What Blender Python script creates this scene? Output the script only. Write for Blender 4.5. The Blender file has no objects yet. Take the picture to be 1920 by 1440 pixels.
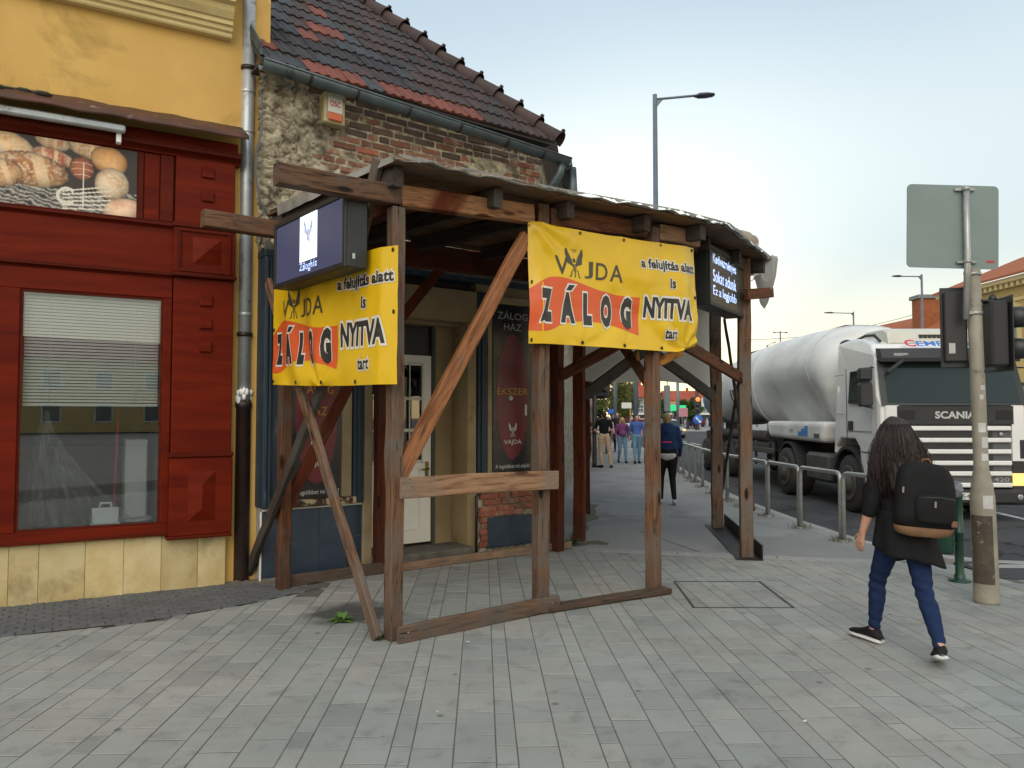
import bpy, bmesh, math, random
from mathutils import Vector, Matrix, noise, Euler
random.seed(7)
R = math.radians
scene = bpy.context.scene
COL = scene.collection

# ------------------------------------------------------------------ camera
cam = bpy.data.cameras.new('camera')
cam.sensor_width = 36.0
cam.lens = 36.0 * 1450.0 / 1920.0
cam.clip_end = 3000.0
cam_o = bpy.data.objects.new('camera', cam)
COL.objects.link(cam_o)
cam_o.location = (0, 0, 1.57)
cam_o.rotation_euler = (R(90) + math.atan(62 / 1450.0), 0, 0)
scene.camera = cam_o

# ------------------------------------------------------------------ sky, sun, exposure
SUN_AZ = R(190.0)    # behind the viewer (clockwise from +Y)
SUN_EL = R(40.0)
VEIL = (7.9, 1.5, 0.2)
world = bpy.data.worlds.new('World')
scene.world = world
world.use_nodes = True
wn = world.node_tree.nodes
wl = world.node_tree.links
wn.clear()
w_out = wn.new('ShaderNodeOutputWorld')
w_bg = wn.new('ShaderNodeBackground')
w_sky = wn.new('ShaderNodeTexSky')
w_sky.sky_type = 'NISHITA'
w_sky.sun_disc = False
w_sky.sun_elevation = SUN_EL
w_sky.sun_rotation = SUN_AZ
w_sky.altitude = 100
w_sky.air_density = 1.0
w_sky.dust_density = 1.0
w_sky.ozone_density = 1.6
w_gam = wn.new('ShaderNodeGamma')
w_gam.inputs['Gamma'].default_value = 0.15
w_hsv = wn.new('ShaderNodeHueSaturation')
w_hsv.inputs['Saturation'].default_value = 2.4
wl.new(w_sky.outputs['Color'], w_gam.inputs['Color'])
wl.new(w_gam.outputs['Color'], w_hsv.inputs['Color'])
# thin bright veil of high haze drifting over the sky, warm and pale towards the horizon
w_tc = wn.new('ShaderNodeTexCoord')
w_map = wn.new('ShaderNodeMapping')
w_map.inputs['Scale'].default_value = (1.0, 1.0, 1.6)
w_map.inputs['Location'].default_value = VEIL
w_nz = wn.new('ShaderNodeTexNoise')
w_nz.inputs['Scale'].default_value = 1.15
w_nz.inputs['Detail'].default_value = 1
w_nz.inputs['Roughness'].default_value = 0.3
w_rmp = wn.new('ShaderNodeValToRGB')
w_rmp.color_ramp.elements[0].position = 0.38
w_rmp.color_ramp.elements[0].color = (0.98, 0.99, 1.0, 1)
w_rmp.color_ramp.elements[1].position = 0.66
w_rmp.color_ramp.elements[1].color = (1.80, 1.64, 1.42, 1)
w_sep = wn.new('ShaderNodeSeparateXYZ')
w_hor = wn.new('ShaderNodeValToRGB')
w_hor.color_ramp.elements[0].position = 0.0
w_hor.color_ramp.elements[0].color = (2.15, 1.62, 1.05, 1)
w_he = w_hor.color_ramp.elements.new(0.2)
w_he.color = (1.42, 1.30, 1.14, 1)
w_hor.color_ramp.elements[2].position = 0.5
w_hor.color_ramp.elements[2].color = (1, 1, 1, 1)
w_hm = wn.new('ShaderNodeMixRGB')
w_hm.blend_type = 'MULTIPLY'
w_hm.inputs[0].default_value = 1.0
w_mul = wn.new('ShaderNodeMixRGB')
w_mul.blend_type = 'MULTIPLY'
w_mul.inputs[0].default_value = 1.0
wl.new(w_tc.outputs['Generated'], w_map.inputs['Vector'])
wl.new(w_map.outputs['Vector'], w_nz.inputs['Vector'])
wl.new(w_nz.outputs['Fac'], w_rmp.inputs['Fac'])
wl.new(w_tc.outputs['Generated'], w_sep.inputs[0])
wl.new(w_sep.outputs[2], w_hor.inputs['Fac'])
wl.new(w_hsv.outputs['Color'], w_hm.inputs[1])
wl.new(w_hor.outputs['Color'], w_hm.inputs[2])
wl.new(w_hm.outputs['Color'], w_mul.inputs[1])
wl.new(w_rmp.outputs['Color'], w_mul.inputs[2])
w_tint = wn.new('ShaderNodeMixRGB')
w_tint.blend_type = 'MULTIPLY'
w_tint.inputs[0].default_value = 1.0
w_tint.inputs[2].default_value = (0.955, 1.0, 1.005, 1)
wl.new(w_mul.outputs['Color'], w_tint.inputs[1])
wl.new(w_tint.outputs['Color'], w_bg.inputs['Color'])
w_bg.inputs['Strength'].default_value = 0.15
wl.new(w_bg.outputs['Background'], w_out.inputs['Surface'])

sun = bpy.data.lights.new('sun', 'SUN')
sun.energy = 0.45
sun.angle = R(50)
sun.color = (1.0, 0.91, 0.79)
sun_o = bpy.data.objects.new('sun', sun)
COL.objects.link(sun_o)
sdir = Vector((math.sin(SUN_AZ) * math.cos(SUN_EL), math.cos(SUN_AZ) * math.cos(SUN_EL), math.sin(SUN_EL)))
sun_o.rotation_euler = (-sdir).to_track_quat('-Z', 'Y').to_euler()
sun_o.location = sdir * 60

scene.view_settings.view_transform = 'Standard'
scene.view_settings.look = 'None'
scene.view_settings.gamma = 1.0
scene.view_settings.use_curve_mapping = False
scene.view_settings.exposure = 1.97
scene.cycles.max_bounces = 8
scene.cycles.use_denoising = True

# ------------------------------------------------------------------ helpers
def C(h, k=1.0):
    """sRGB hex -> linear, times k"""
    h = h.lstrip('#')
    out = []
    for i in (0, 2, 4):
        c = int(h[i:i + 2], 16) / 255.0
        c = c / 12.92 if c <= 0.04045 else ((c + 0.055) / 1.055) ** 2.4
        out.append(c * k)
    return tuple(out)

class NT:
    def __init__(s, name):
        s.m = bpy.data.materials.new(name)
        s.m.use_nodes = True
        s.t = s.m.node_tree
        s.b = s.t.nodes['Principled BSDF']
    def n(s, ty, **kw):
        nd = s.t.nodes.new(ty)
        for k, v in kw.items():
            if k.startswith('i_'):
                key = k[2:]
                key = int(key) if key.isdigit() else key.replace('_', ' ')
                nd.inputs[key].default_value = v
            else:
                setattr(nd, k, v)
        return nd
    def l(s, a, b):
        s.t.links.new(a, b)
    def ramp(s, fac, stops):
        r = s.n('ShaderNodeValToRGB')
        els = r.color_ramp.elements
        while len(els) < len(stops):
            els.new(0.5)
        for e, (p, c) in zip(els, stops):
            e.position = p
            e.color = (c[0], c[1], c[2], 1) if not isinstance(c, (int, float)) else (c, c, c, 1)
        s.l(fac, r.inputs['Fac'])
        return r.outputs['Color']
    def mix(s, fac, a, b, mode='MIX'):
        m = s.n('ShaderNodeMixRGB', blend_type=mode)
        for sock, v in ((m.inputs[0], fac), (m.inputs[1], a), (m.inputs[2], b)):
            if hasattr(v, 'node'):
                s.l(v, sock)
            elif isinstance(v, (int, float)):
                sock.default_value = v if sock.type == 'VALUE' else (v, v, v, 1)
            else:
                sock.default_value = (v[0], v[1], v[2], 1)
        return m.outputs[0]
    def math(s, op, a, b=0.0, clamp=False):
        m = s.n('ShaderNodeMath', operation=op, use_clamp=clamp)
        for sock, v in ((m.inputs[0], a), (m.inputs[1], b)):
            if hasattr(v, 'node'):
                s.l(v, sock)
            else:
                sock.default_value = v
        return m.outputs[0]
    def coords(s, scale=(1, 1, 1), rnd=True, kind='Object'):
        tc = s.n('ShaderNodeTexCoord')
        v = tc.outputs[kind]
        if rnd:
            oi = s.n('ShaderNodeObjectInfo')
            k = s.math('MULTIPLY', oi.outputs['Random'], 37.0)
            cx = s.n('ShaderNodeCombineXYZ')
            s.l(k, cx.inputs[0]); s.l(k, cx.inputs[1]); s.l(k, cx.inputs[2])
            a = s.n('ShaderNodeVectorMath', operation='ADD')
            s.l(v, a.inputs[0]); s.l(cx.outputs[0], a.inputs[1])
            v = a.outputs[0]
        mp = s.n('ShaderNodeMapping')
        mp.inputs['Scale'].default_value = scale
        s.l(v, mp.inputs['Vector'])
        return mp.outputs[0]
    def noise(s, vec, scale, detail=5, rough=0.55, dist=0.0):
        n = s.n('ShaderNodeTexNoise', i_Scale=scale, i_Detail=detail, i_Roughness=rough, i_Distortion=dist)
        s.l(vec, n.inputs['Vector'])
        return n.outputs['Fac']
    def bump(s, height, strength=0.3, dist=0.01):
        b = s.n('ShaderNodeBump', i_Strength=strength, i_Distance=dist)
        s.l(height, b.inputs['Height'])
        s.l(b.outputs[0], s.b.inputs['Normal'])
    def objvar(s, amt):
        oi = s.n('ShaderNodeObjectInfo')
        return s.math('ADD', s.math('MULTIPLY', oi.outputs['Random'], 2 * amt), 1 - amt)

MATS = {}
def M(name, c1, c2=None, scale=6, rough=0.7, bump=0.15, bscale=60, bdist=0.004, metal=0.0, var=0.1, stain=None, stain_scale=2.0,
      stain_lo=0.5, stain_hi=0.7, spec=0.5, rnd=True, lo=0.3, hi=0.7, coat=0.0, sx=(1, 1, 1), chips=None, chip_scale=30, chip_lo=0.70):
    """mottled surface: two colours, optional stain, fine relief, a shade of its own for each object"""
    if name in MATS:
        return MATS[name]
    t = NT(name)
    v = t.coords(sx, rnd)
    c2 = c2 or tuple(x * 0.75 for x in c1)
    col = t.ramp(t.noise(v, scale, 6, 0.6), [(lo, c2), (hi, c1)])
    if stain is not None:
        f = t.ramp(t.noise(v, stain_scale, 7, 0.65, 0.4), [(stain_lo, 0.0), (stain_hi, 1.0)])
        col = t.mix(f, col, stain)
    if chips is not None:
        vc = t.coords((1, 1, 1), rnd)
        col = t.mix(t.ramp(t.noise(vc, chip_scale, 8, 0.75), [(chip_lo, 0.0), (chip_lo + 0.03, 0.9)]), col, chips)
    if var:
        col = t.mix(1.0, col, t.objvar(var), 'MULTIPLY')
    t.l(col, t.b.inputs['Base Color'])
    t.b.inputs['Metallic'].default_value = metal
    t.b.inputs['Specular IOR Level'].default_value = spec
    t.b.inputs['Coat Weight'].default_value = coat
    rn = t.noise(v, scale * 3, 4)
    rr = t.math('ADD', t.math('MULTIPLY', rn, 0.24), rough - 0.12, True)
    t.l(rr, t.b.inputs['Roughness'])
    if bump:
        t.bump(t.noise(v, bscale, 5, 0.65), bump, bdist)
    MATS[name] = t.m
    return t.m

def M_flat(name, c, rough=0.5, metal=0.0, emit=None, es=0.0, spec=0.5):
    if name in MATS:
        return MATS[name]
    t = NT(name)
    t.b.inputs['Base Color'].default_value = (*c, 1)
    t.b.inputs['Roughness'].default_value = rough
    t.b.inputs['Metallic'].default_value = metal
    t.b.inputs['Specular IOR Level'].default_value = spec
    if emit:
        t.b.inputs['Emission Color'].default_value = (*emit, 1)
        t.b.inputs['Emission Strength'].default_value = es
    MATS[name] = t.m
    return t.m

def M_wood(name, base, dark, grey, greyamt=0.5, rough=0.75, knots=True, grain=1.0, scorch=None):
    """sawn timber, grain along local X, weathered to grey in patches, knots"""
    if name in MATS:
        return MATS[name]
    t = NT(name)
    v = t.coords((1, 1, 1))
    # bend the grain lines a little
    mp = t.n('ShaderNodeMapping'); mp.inputs['Scale'].default_value = (0.9, 11, 11)
    wob = t.n('ShaderNodeTexNoise', i_Scale=1.6, i_Detail=2)
    t.l(v, wob.inputs['Vector'])
    sub = t.n('ShaderNodeVectorMath', operation='SCALE'); sub.inputs['Scale'].default_value = 0.09
    t.l(wob.outputs['Color'], sub.inputs[0])
    add = t.n('ShaderNodeVectorMath', operation='ADD')
    t.l(v, add.inputs[0]); t.l(sub.outputs[0], add.inputs[1])
    t.l(add.outputs[0], mp.inputs['Vector'])
    g1 = t.noise(mp.outputs[0], 3.0 * grain, 5, 0.6, 0.6)
    mp2 = t.n('ShaderNodeMapping'); mp2.inputs['Scale'].default_value = (1.5, 60, 60)
    t.l(add.outputs[0], mp2.inputs['Vector'])
    g2 = t.noise(mp2.outputs[0], 2.5 * grain, 3, 0.6)
    gr = t.math('ADD', t.math('MULTIPLY', g1, 0.65), t.math('MULTIPLY', g2, 0.35))
    col = t.ramp(gr, [(0.36, dark), (0.52, base), (0.68, tuple(min(1, x * 1.25) for x in base))])
    gf = t.ramp(t.noise(v, 1.7, 6, 0.6, 0.5), [(0.62 - 0.35 * greyamt, 0.0), (0.80 - 0.35 * greyamt, 1.0)])
    gcol = t.mix(g2, tuple(x * 0.72 for x in grey), grey)
    col = t.mix(gf, col, gcol)
    if knots:
        mpk = t.n('ShaderNodeMapping'); mpk.inputs['Scale'].default_value = (1.3, 4.2, 4.2)
        t.l(v, mpk.inputs['Vector'])
        vo = t.n('ShaderNodeTexVoronoi', i_Scale=1.5)
        t.l(mpk.outputs[0], vo.inputs['Vector'])
        kf = t.ramp(vo.outputs['Distance'], [(0.10, 1.0), (0.17, 0.0)])
        col = t.mix(kf, col, tuple(x * 0.55 for x in dark))
    st = t.ramp(t.noise(v, 3.3, 5, 0.7), [(0.58, 0.0), (0.75, 0.75)])
    col = t.mix(st, col, tuple(x * 0.4 for x in dark))
    if scorch:
        sf = t.ramp(t.noise(v, 1.4, 3, 0.5, 1.0), [(0.47, 0.0), (0.62, 1.0)])
        col = t.mix(sf, col, scorch)
    # damp, dirty feet and handled edges
    geo = t.n('ShaderNodeNewGeometry'); spz = t.n('ShaderNodeSeparateXYZ'); t.l(geo.outputs['Position'], spz.inputs[0])
    dz = t.math('ADD', spz.outputs[2], t.math('MULTIPLY', t.noise(v, 4.0, 5, 0.7), 1.1))
    df_ = t.ramp(dz, [(0.42, 0.75), (1.0, 0.0)])
    col = t.mix(df_, col, t.mix(g2, tuple(x * 0.35 for x in grey), tuple(x * 0.7 for x in grey)))
    # drying cracks along the grain
    mp3 = t.n('ShaderNodeMapping'); mp3.inputs['Scale'].default_value = (0.55, 26, 26)
    t.l(add.outputs[0], mp3.inputs['Vector'])
    ck = t.ramp(t.noise(mp3.outputs[0], 2.2, 2, 0.5), [(0.285, 0.85), (0.32, 0.0)])
    col = t.mix(ck, col, tuple(x * 0.25 for x in dark))
    col = t.mix(1.0, col, t.objvar(0.22), 'MULTIPLY')
    t.l(col, t.b.inputs['Base Color'])
    t.b.inputs['Roughness'].default_value = rough
    t.b.inputs['Specular IOR Level'].default_value = 0.25
    t.bump(gr, 0.45, 0.004)
    MATS[name] = t.m
    return t.m

def M_glass(name, tint=(0.9, 0.95, 0.95), rough=0.02, alpha=0.25):
    """thin pane: mirror-like coat over a mostly see-through sheet"""
    if name in MATS:
        return MATS[name]
    t = NT(name)
    tr = t.n('ShaderNodeBsdfTransparent'); tr.inputs[0].default_value = (*tint, 1)
    gl = t.n('ShaderNodeBsdfGlossy'); gl.inputs['Roughness'].default_value = rough
    fr = t.n('ShaderNodeFresnel', i_IOR=1.5)
    fa = t.math('ADD', t.math('MULTIPLY', fr.outputs[0], 1.0), alpha, True)
    mx = t.n('ShaderNodeMixShader')
    t.l(fa, mx.inputs[0]); t.l(tr.outputs[0], mx.inputs[1]); t.l(gl.outputs[0], mx.inputs[2])
    out = [n for n in t.t.nodes if n.type == 'OUTPUT_MATERIAL'][0]
    t.l(mx.outputs[0], out.inputs['Surface'])
    MATS[name] = t.m
    return t.m

class MB:
    """collects geometry for ONE mesh object"""
    def __init__(s):
        s.v = []; s.f = []; s.mi = []; s.cm = 0; s.sm = []; s.smooth = False
    def add(s, vs, fs, smooth=None):
        o = len(s.v)
        s.v += [tuple(p) for p in vs]
        sm = s.smooth if smooth is None else smooth
        for f in fs:
            s.f.append([i + o for i in f]); s.mi.append(s.cm); s.sm.append(sm)
        return s
    def box(s, x0, x1, y0, y1, z0, z1, c=0.0):
        if x0 > x1: x0, x1 = x1, x0
        if y0 > y1: y0, y1 = y1, y0
        if z0 > z1: z0, z1 = z1, z0
        c = min(c, (x1 - x0) * .45, (y1 - y0) * .45, (z1 - z0) * .45)
        if c <= 0:
            vs = [(x, y, z) for z in (z0, z1) for y in (y0, y1) for x in (x0, x1)]
            return s.add(vs, [(0, 2, 3, 1), (4, 5, 7, 6), (0, 1, 5, 4), (2, 6, 7, 3), (0, 4, 6, 2), (1, 3, 7, 5)], False)
        X = (x0, x1); Y = (y0, y1); Z = (z0, z1)
        vs = []; idx = {}
        for a in (0, 1):
            for b in (0, 1):
                for d in (0, 1):
                    sx, sy, sz = (c if a == 0 else -c), (c if b == 0 else -c), (c if d == 0 else -c)
                    idx[a, b, d, 0] = len(vs); vs.append((X[a], Y[b] + sy, Z[d] + sz))
                    idx[a, b, d, 1] = len(vs); vs.append((X[a] + sx, Y[b], Z[d] + sz))
                    idx[a, b, d, 2] = len(vs); vs.append((X[a] + sx, Y[b] + sy, Z[d]))
        fs = []
        i = lambda a, b, d, k: idx[a, b, d, k]
        fs += [(i(0,0,0,0), i(0,0,1,0), i(0,1,1,0), i(0,1,0,0)), (i(1,0,0,0), i(1,1,0,0), i(1,1,1,0), i(1,0,1,0)),
               (i(0,0,0,1), i(1,0,0,1), i(1,0,1,1), i(0,0,1,1)), (i(0,1,0,1), i(0,1,1,1), i(1,1,1,1), i(1,1,0,1)),
               (i(0,0,0,2), i(0,1,0,2), i(1,1,0,2), i(1,0,0,2)), (i(0,0,1,2), i(1,0,1,2), i(1,1,1,2), i(0,1,1,2))]
        for a in (0, 1):
            for b in (0, 1):
                fs.append((i(a,b,0,0), i(a,b,1,0), i(a,b,1,1), i(a,b,0,1)) if (a + b) % 2 else (i(a,b,0,0), i(a,b,0,1), i(a,b,1,1), i(a,b,1,0)))
                fs.append((i(a,0,b,0), i(a,0,b,2), i(a,1,b,2), i(a,1,b,0)) if (a + b) % 2 else (i(a,0,b,0), i(a,1,b,0), i(a,1,b,2), i(a,0,b,2)))
                fs.append((i(0,a,b,1), i(0,a,b,2), i(1,a,b,2), i(1,a,b,1)) if (a + b) % 2 == 0 else (i(0,a,b,1), i(1,a,b,1), i(1,a,b,2), i(0,a,b,2)))
        for a in (0, 1):
            for b in (0, 1):
                for d in (0, 1):
                    fs.append((i(a,b,d,0), i(a,b,d,1), i(a,b,d,2)))
        return s.add(vs, fs, False)
    def hexa(s, p):
        """8 corners: bottom 4 ccw, top 4 ccw"""
        return s.add(p, [(3, 2, 1, 0), (4, 5, 6, 7), (0, 1, 5, 4), (1, 2, 6, 5), (2, 3, 7, 6), (3, 0, 4, 7)], False)
    def prism(s, poly, a, b, axis='y', smooth=False):
        """polygon in the other two axes, extruded along axis from a to b"""
        n = len(poly)
        def mk(p, t):
            return {'x': (t, p[0], p[1]), 'y': (p[0], t, p[1]), 'z': (p[0], p[1], t)}[axis]
        vs = [mk(p, a) for p in poly] + [mk(p, b) for p in poly]
        fs = [tuple(range(n))[::-1], tuple(range(n, 2 * n))]
        s.add(vs, fs, False)
        o = len(s.v) - 2 * n
        for i in range(n):
            j = (i + 1) % n
            s.f.append([o + i, o + j, o + n + j, o + n + i]); s.mi.append(s.cm); s.sm.append(smooth)
        return s
    def tube(s, pts, r, n=10, cap=True, smooth=True):
        pts = [Vector(p) for p in pts]
        rs = r if isinstance(r, (list, tuple)) else [r] * len(pts)
        vs = []; fs = []
        up = None
        for k, p in enumerate(pts):
            d = (pts[min(k + 1, len(pts) - 1)] - pts[max(k - 1, 0)])
            d.normalize()
            if up is None:
                up = d.orthogonal().normalized()
            else:
                up = (up - d * up.dot(d))
                up = up.normalized() if up.length > 1e-5 else d.orthogonal().normalized()
            w = d.cross(up)
            for i in range(n):
                a = 2 * math.pi * i / n
                vs.append(p + (up * math.cos(a) + w * math.sin(a)) * rs[k])
        for k in range(len(pts) - 1):
            for i in range(n):
                j = (i + 1) % n
                fs.append((k * n + i, k * n + j, (k + 1) * n + j, (k + 1) * n + i))
        s.add(vs, fs, smooth)
        if cap:
            o = len(s.v) - len(vs)
            s.f.append([o + i for i in range(n)][::-1]); s.mi.append(s.cm); s.sm.append(False)
            e = o + (len(pts) - 1) * n
            s.f.append([e + i for i in range(n)]); s.mi.append(s.cm); s.sm.append(False)
        return s
    def lathe(s, prof, c=(0, 0, 0), n=20, axis='z', smooth=True):
        """prof: (radius, height) pairs"""
        vs = []; fs = []
        for r, h in prof:
            for i in range(n):
                a = 2 * math.pi * i / n
                q = (r * math.cos(a), r * math.sin(a))
                p = {'z': (q[0], q[1], h), 'x': (h, q[0], q[1]), 'y': (q[1], h, q[0])}[axis]
                vs.append((p[0] + c[0], p[1] + c[1], p[2] + c[2]))
        for k in range(len(prof) - 1):
            for i in range(n):
                j = (i + 1) % n
                fs.append((k * n + i, k * n + j, (k + 1) * n + j, (k + 1) * n + i))
        fs.append(tuple(range(n))[::-1]); fs.append(tuple((len(prof) - 1) * n + i for i in range(n)))
        return s.add(vs, fs, smooth)
    def loft(s, rings, smooth=True, cap=True):
        n = len(rings[0]); vs = [p for r in rings for p in r]; fs = []
        for k in range(len(rings) - 1):
            for i in range(n):
                j = (i + 1) % n
                fs.append((k * n + i, k * n + j, (k + 1) * n + j, (k + 1) * n + i))
        if cap:
            fs.append(tuple(range(n))[::-1]); fs.append(tuple((len(rings) - 1) * n + i for i in range(n)))
        return s.add(vs, fs, smooth)
    def grid(s, nx, ny, fn, smooth=True, flip=False):
        vs = [fn(i / nx, j / ny) for j in range(ny + 1) for i in range(nx + 1)]
        fs = []
        for j in range(ny):
            for i in range(nx):
                a = j * (nx + 1) + i
                q = (a, a + 1, a + nx + 2, a + nx + 1)
                fs.append(q[::-1] if flip else q)
        return s.add(vs, fs, smooth)
    def ball(s, c, r, n=12, m=8, smooth=True):
        rx, ry, rz = r if isinstance(r, (tuple, list)) else (r, r, r)
        rings = []
        for j in range(m + 1):
            t = math.pi * (0.02 + 0.96 * j / m)
            rings.append([(c[0] + rx * math.sin(t) * math.cos(2 * math.pi * i / n), c[1] + ry * math.sin(t) * math.sin(2 * math.pi * i / n),
                           c[2] - rz * math.cos(t)) for i in range(n)])
        return s.loft(rings, smooth)
    def mesh(s, name, mats):
        me = bpy.data.meshes.new(name)
        me.from_pydata(s.v, [], s.f)
        for m in (mats if isinstance(mats, (list, tuple)) else [mats]):
            me.materials.append(m)
        me.polygons.foreach_set('material_index', s.mi)
        me.polygons.foreach_set('use_smooth', s.sm)
        me.update()
        return me
    def build(s, name, mats, parent=None, mw=None, fix=True):
        me = s.mesh(name, mats)
        if fix:
            bm = bmesh.new(); bm.from_mesh(me)
            bmesh.ops.recalc_face_normals(bm, faces=bm.faces)
            bm.to_mesh(me); bm.free()
        return link(name, me, parent, mw)

def link(name, me, parent=None, mw=None):
    o = bpy.data.objects.new(name, me)
    COL.objects.link(o)
    if parent is not None:
        o.parent = parent
    if mw is not None:
        o.matrix_basis = mw
    return o

def thing(name, label, cat, loc=(0, 0, 0), rotz=0.0, group=None):
    o = bpy.data.objects.new(name, None)
    o.empty_display_size = 0.2
    COL.objects.link(o)
    o.location = loc
    o.rotation_euler = (0, 0, rotz)
    return tag(o, label, cat, group)

def tag(o, label, cat, group=None):
    o['label'] = label; o['category'] = cat
    if group: o['group'] = group
    return o

def struct(o):
    o['kind'] = 'structure'
    return o

def box(name, m, parent, x0, x1, y0, y1, z0, z1, c=0.004):
    return MB().box(x0, x1, y0, y1, z0, z1, c).build(name, m, parent, fix=False)

def frame_rot(ang):
    """facade whose run makes ang degrees with +Y: local x = along, local -y = outward, z = up"""
    return R(90 - ang)

def beam_matrix(p0, p1, up=(0, 0, 1)):
    p0 = Vector(p0); p1 = Vector(p1)
    x = (p1 - p0).normalized()
    u = Vector(up)
    if abs(x.dot(u)) > 0.98:
        u = Vector((0, 1, 0)) if abs(x.y) < 0.9 else Vector((1, 0, 0))
    y = u.cross(x).normalized()
    z = x.cross(y)
    m = Matrix((x, y, z)).transposed().to_4x4()
    m.translation = p0
    return m

def beam(name, m, parent, p0, p1, w, h, up=(0, 0, 1), c=0.006, rough=0.0):
    """squared timber from p0 to p1 (centre line); w across, h along up"""
    L = (Vector(p1) - Vector(p0)).length
    mb = MB()
    n = max(1, int(L / 0.25)) if rough else 1
    if n == 1:
        mb.box(0, L, -w / 2, w / 2, -h / 2, h / 2, c)
    else:
        rings = []
        sd = random.random() * 50
        cc = c
        for k in range(n + 1):
            x = L * k / n
            dy = noise.noise(Vector((sd, k * 0.7, 0))) * rough
            dz = noise.noise(Vector((sd, k * 0.7, 9))) * rough
            a, b = w / 2, h / 2
            rings.append([(x, dy + q[0], dz + q[1]) for q in
                          ((-a + cc, -b), (a - cc, -b), (a, -b + cc), (a, b - cc), (a - cc, b), (-a + cc, b), (-a, b - cc), (-a, -b + cc))])
        mb.loft(rings, smooth=False)
    return mb.build(name, m, parent, beam_matrix(p0, p1, up))

_txt = {}
def text_raw(s, offset=0.0, bold=0.0):
    key = (s, round(offset, 4))
    if key in _txt:
        return _txt[key]
    cu = bpy.data.curves.new('txt', 'FONT')
    cu.body = s
    cu.size = 1.0
    cu.offset = offset
    cu.resolution_u = 3
    ob = bpy.data.objects.new('txt', cu)
    COL.objects.link(ob)
    dg = bpy.context.evaluated_depsgraph_get()
    me = bpy.data.meshes.new_from_object(ob.evaluated_get(dg))
    bpy.data.objects.remove(ob); bpy.data.curves.remove(cu)
    r = ([tuple(v.co)[:2] for v in me.vertices], [tuple(p.vertices) for p in me.polygons])
    bpy.data.meshes.remove(me)
    _txt[key] = r
    return r

def text_fit(s, x0, z0, x1, z1, off=0.0, extra=0.0):
    """lettering fitted into the box x0..x1, z0..z1; off emboldens, extra grows an outline round the fitted letters"""
    v, f = text_raw(s, off)
    ax = min(p[0] for p in v); bx = max(p[0] for p in v); az = min(p[1] for p in v); bz = max(p[1] for p in v)
    if extra:
        v, f = text_raw(s, off + extra)
    return [(x0 + (p[0] - ax) / (bx - ax) * (x1 - x0), z0 + (p[1] - az) / (bz - az) * (z1 - z0)) for p in v], f

def flat_to_mesh(name, items, mat, parent, fn, cut=0.0):
    """items: list of (verts2d, faces); fn(x,z)->local point; cut: grid size so that the print follows a wavy sheet"""
    bm = bmesh.new()
    for v, f in items:
        vs = [bm.verts.new((p[0], p[1], 0)) for p in v]
        for q in f:
            try:
                bm.faces.new([vs[i] for i in q])
            except ValueError:
                pass
    if cut:
        xs = [v.co.x for v in bm.verts]; zs = [v.co.y for v in bm.verts]
        for ax, lo, hi in ((0, min(xs), max(xs)), (1, min(zs), max(zs))):
            k = math.floor(lo / cut) + 1
            while k * cut < hi:
                co = [0, 0, 0]; no = [0, 0, 0]
                co[ax] = k * cut; no[ax] = 1
                bmesh.ops.bisect_plane(bm, geom=bm.verts[:] + bm.edges[:] + bm.faces[:], plane_co=co, plane_no=no)
                k += 1
    for v in bm.verts:
        v.co = fn(v.co.x, v.co.y)
    me = bpy.data.meshes.new(name)
    bm.to_mesh(me); bm.free()
    me.materials.append(mat)
    return link(name, me, parent)

def poly(pts):
    return (list(pts), [tuple(range(len(pts)))])

def rect(x0, z0, x1, z1):
    return poly([(x0, z0), (x1, z0), (x1, z1), (x0, z1)])

def ellipse(cx, cz, rx, rz, n=40):
    return poly([(cx + rx * math.cos(2 * math.pi * i / n), cz + rz * math.sin(2 * math.pi * i / n)) for i in range(n)])

def remesh_blob(name, mb, voxel, mat, parent=None, smooth=4, mw=None):
    """joins the overlapping solids collected in mb into one continuous skin"""
    me = mb.mesh(name + '_src', mat)
    bm = bmesh.new(); bm.from_mesh(me)
    bmesh.ops.recalc_face_normals(bm, faces=bm.faces)
    bm.to_mesh(me); bm.free()
    ob = bpy.data.objects.new(name + '_src', me)
    COL.objects.link(ob)
    r = ob.modifiers.new('r', 'REMESH'); r.mode = 'VOXEL'; r.voxel_size = voxel; r.use_smooth_shade = True
    if smooth:
        q = ob.modifiers.new('s', 'SMOOTH'); q.factor = 0.5; q.iterations = smooth
    dg = bpy.context.evaluated_depsgraph_get()
    out = bpy.data.meshes.new_from_object(ob.evaluated_get(dg))
    bpy.data.objects.remove(ob)
    out.name = name
    out.materials.clear(); out.materials.append(mat)
    for p in out.polygons:
        p.use_smooth = True
    return link(name, out, parent, mw)

def capsule(mb, p0, p1, r0, r1=None, n=12, flat=1.0, fdir=None):
    """tapered limb with round ends; flat<1 squeezes it along fdir"""
    r1 = r0 if r1 is None else r1
    p0 = Vector(p0); p1 = Vector(p1)
    d = (p1 - p0)
    L = d.length
    d = d / L if L > 1e-6 else Vector((0, 0, 1))
    a = d.orthogonal().normalized() if fdir is None else (Vector(fdir) - d * Vector(fdir).dot(d)).normalized()
    b = d.cross(a)
    rings = []
    for k in range(5):
        t = -math.pi / 2 + math.pi / 2 * k / 4 + (0.06 if k == 0 else 0)
        rings.append((p0 + d * (r0 * math.sin(t)), r0 * math.cos(t)))
    for k in range(5):
        t = math.pi / 2 * k / 4 - (0.06 if k == 4 else 0)
        rings.append((p1 + d * (r1 * math.sin(t)), r1 * math.cos(t)))
    mb.loft([[tuple(c + (a * math.cos(2 * math.pi * i / n) * flat + b * math.sin(2 * math.pi * i / n)) * max(r, 0.0008)) for i in range(n)] for c, r in rings])

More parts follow.
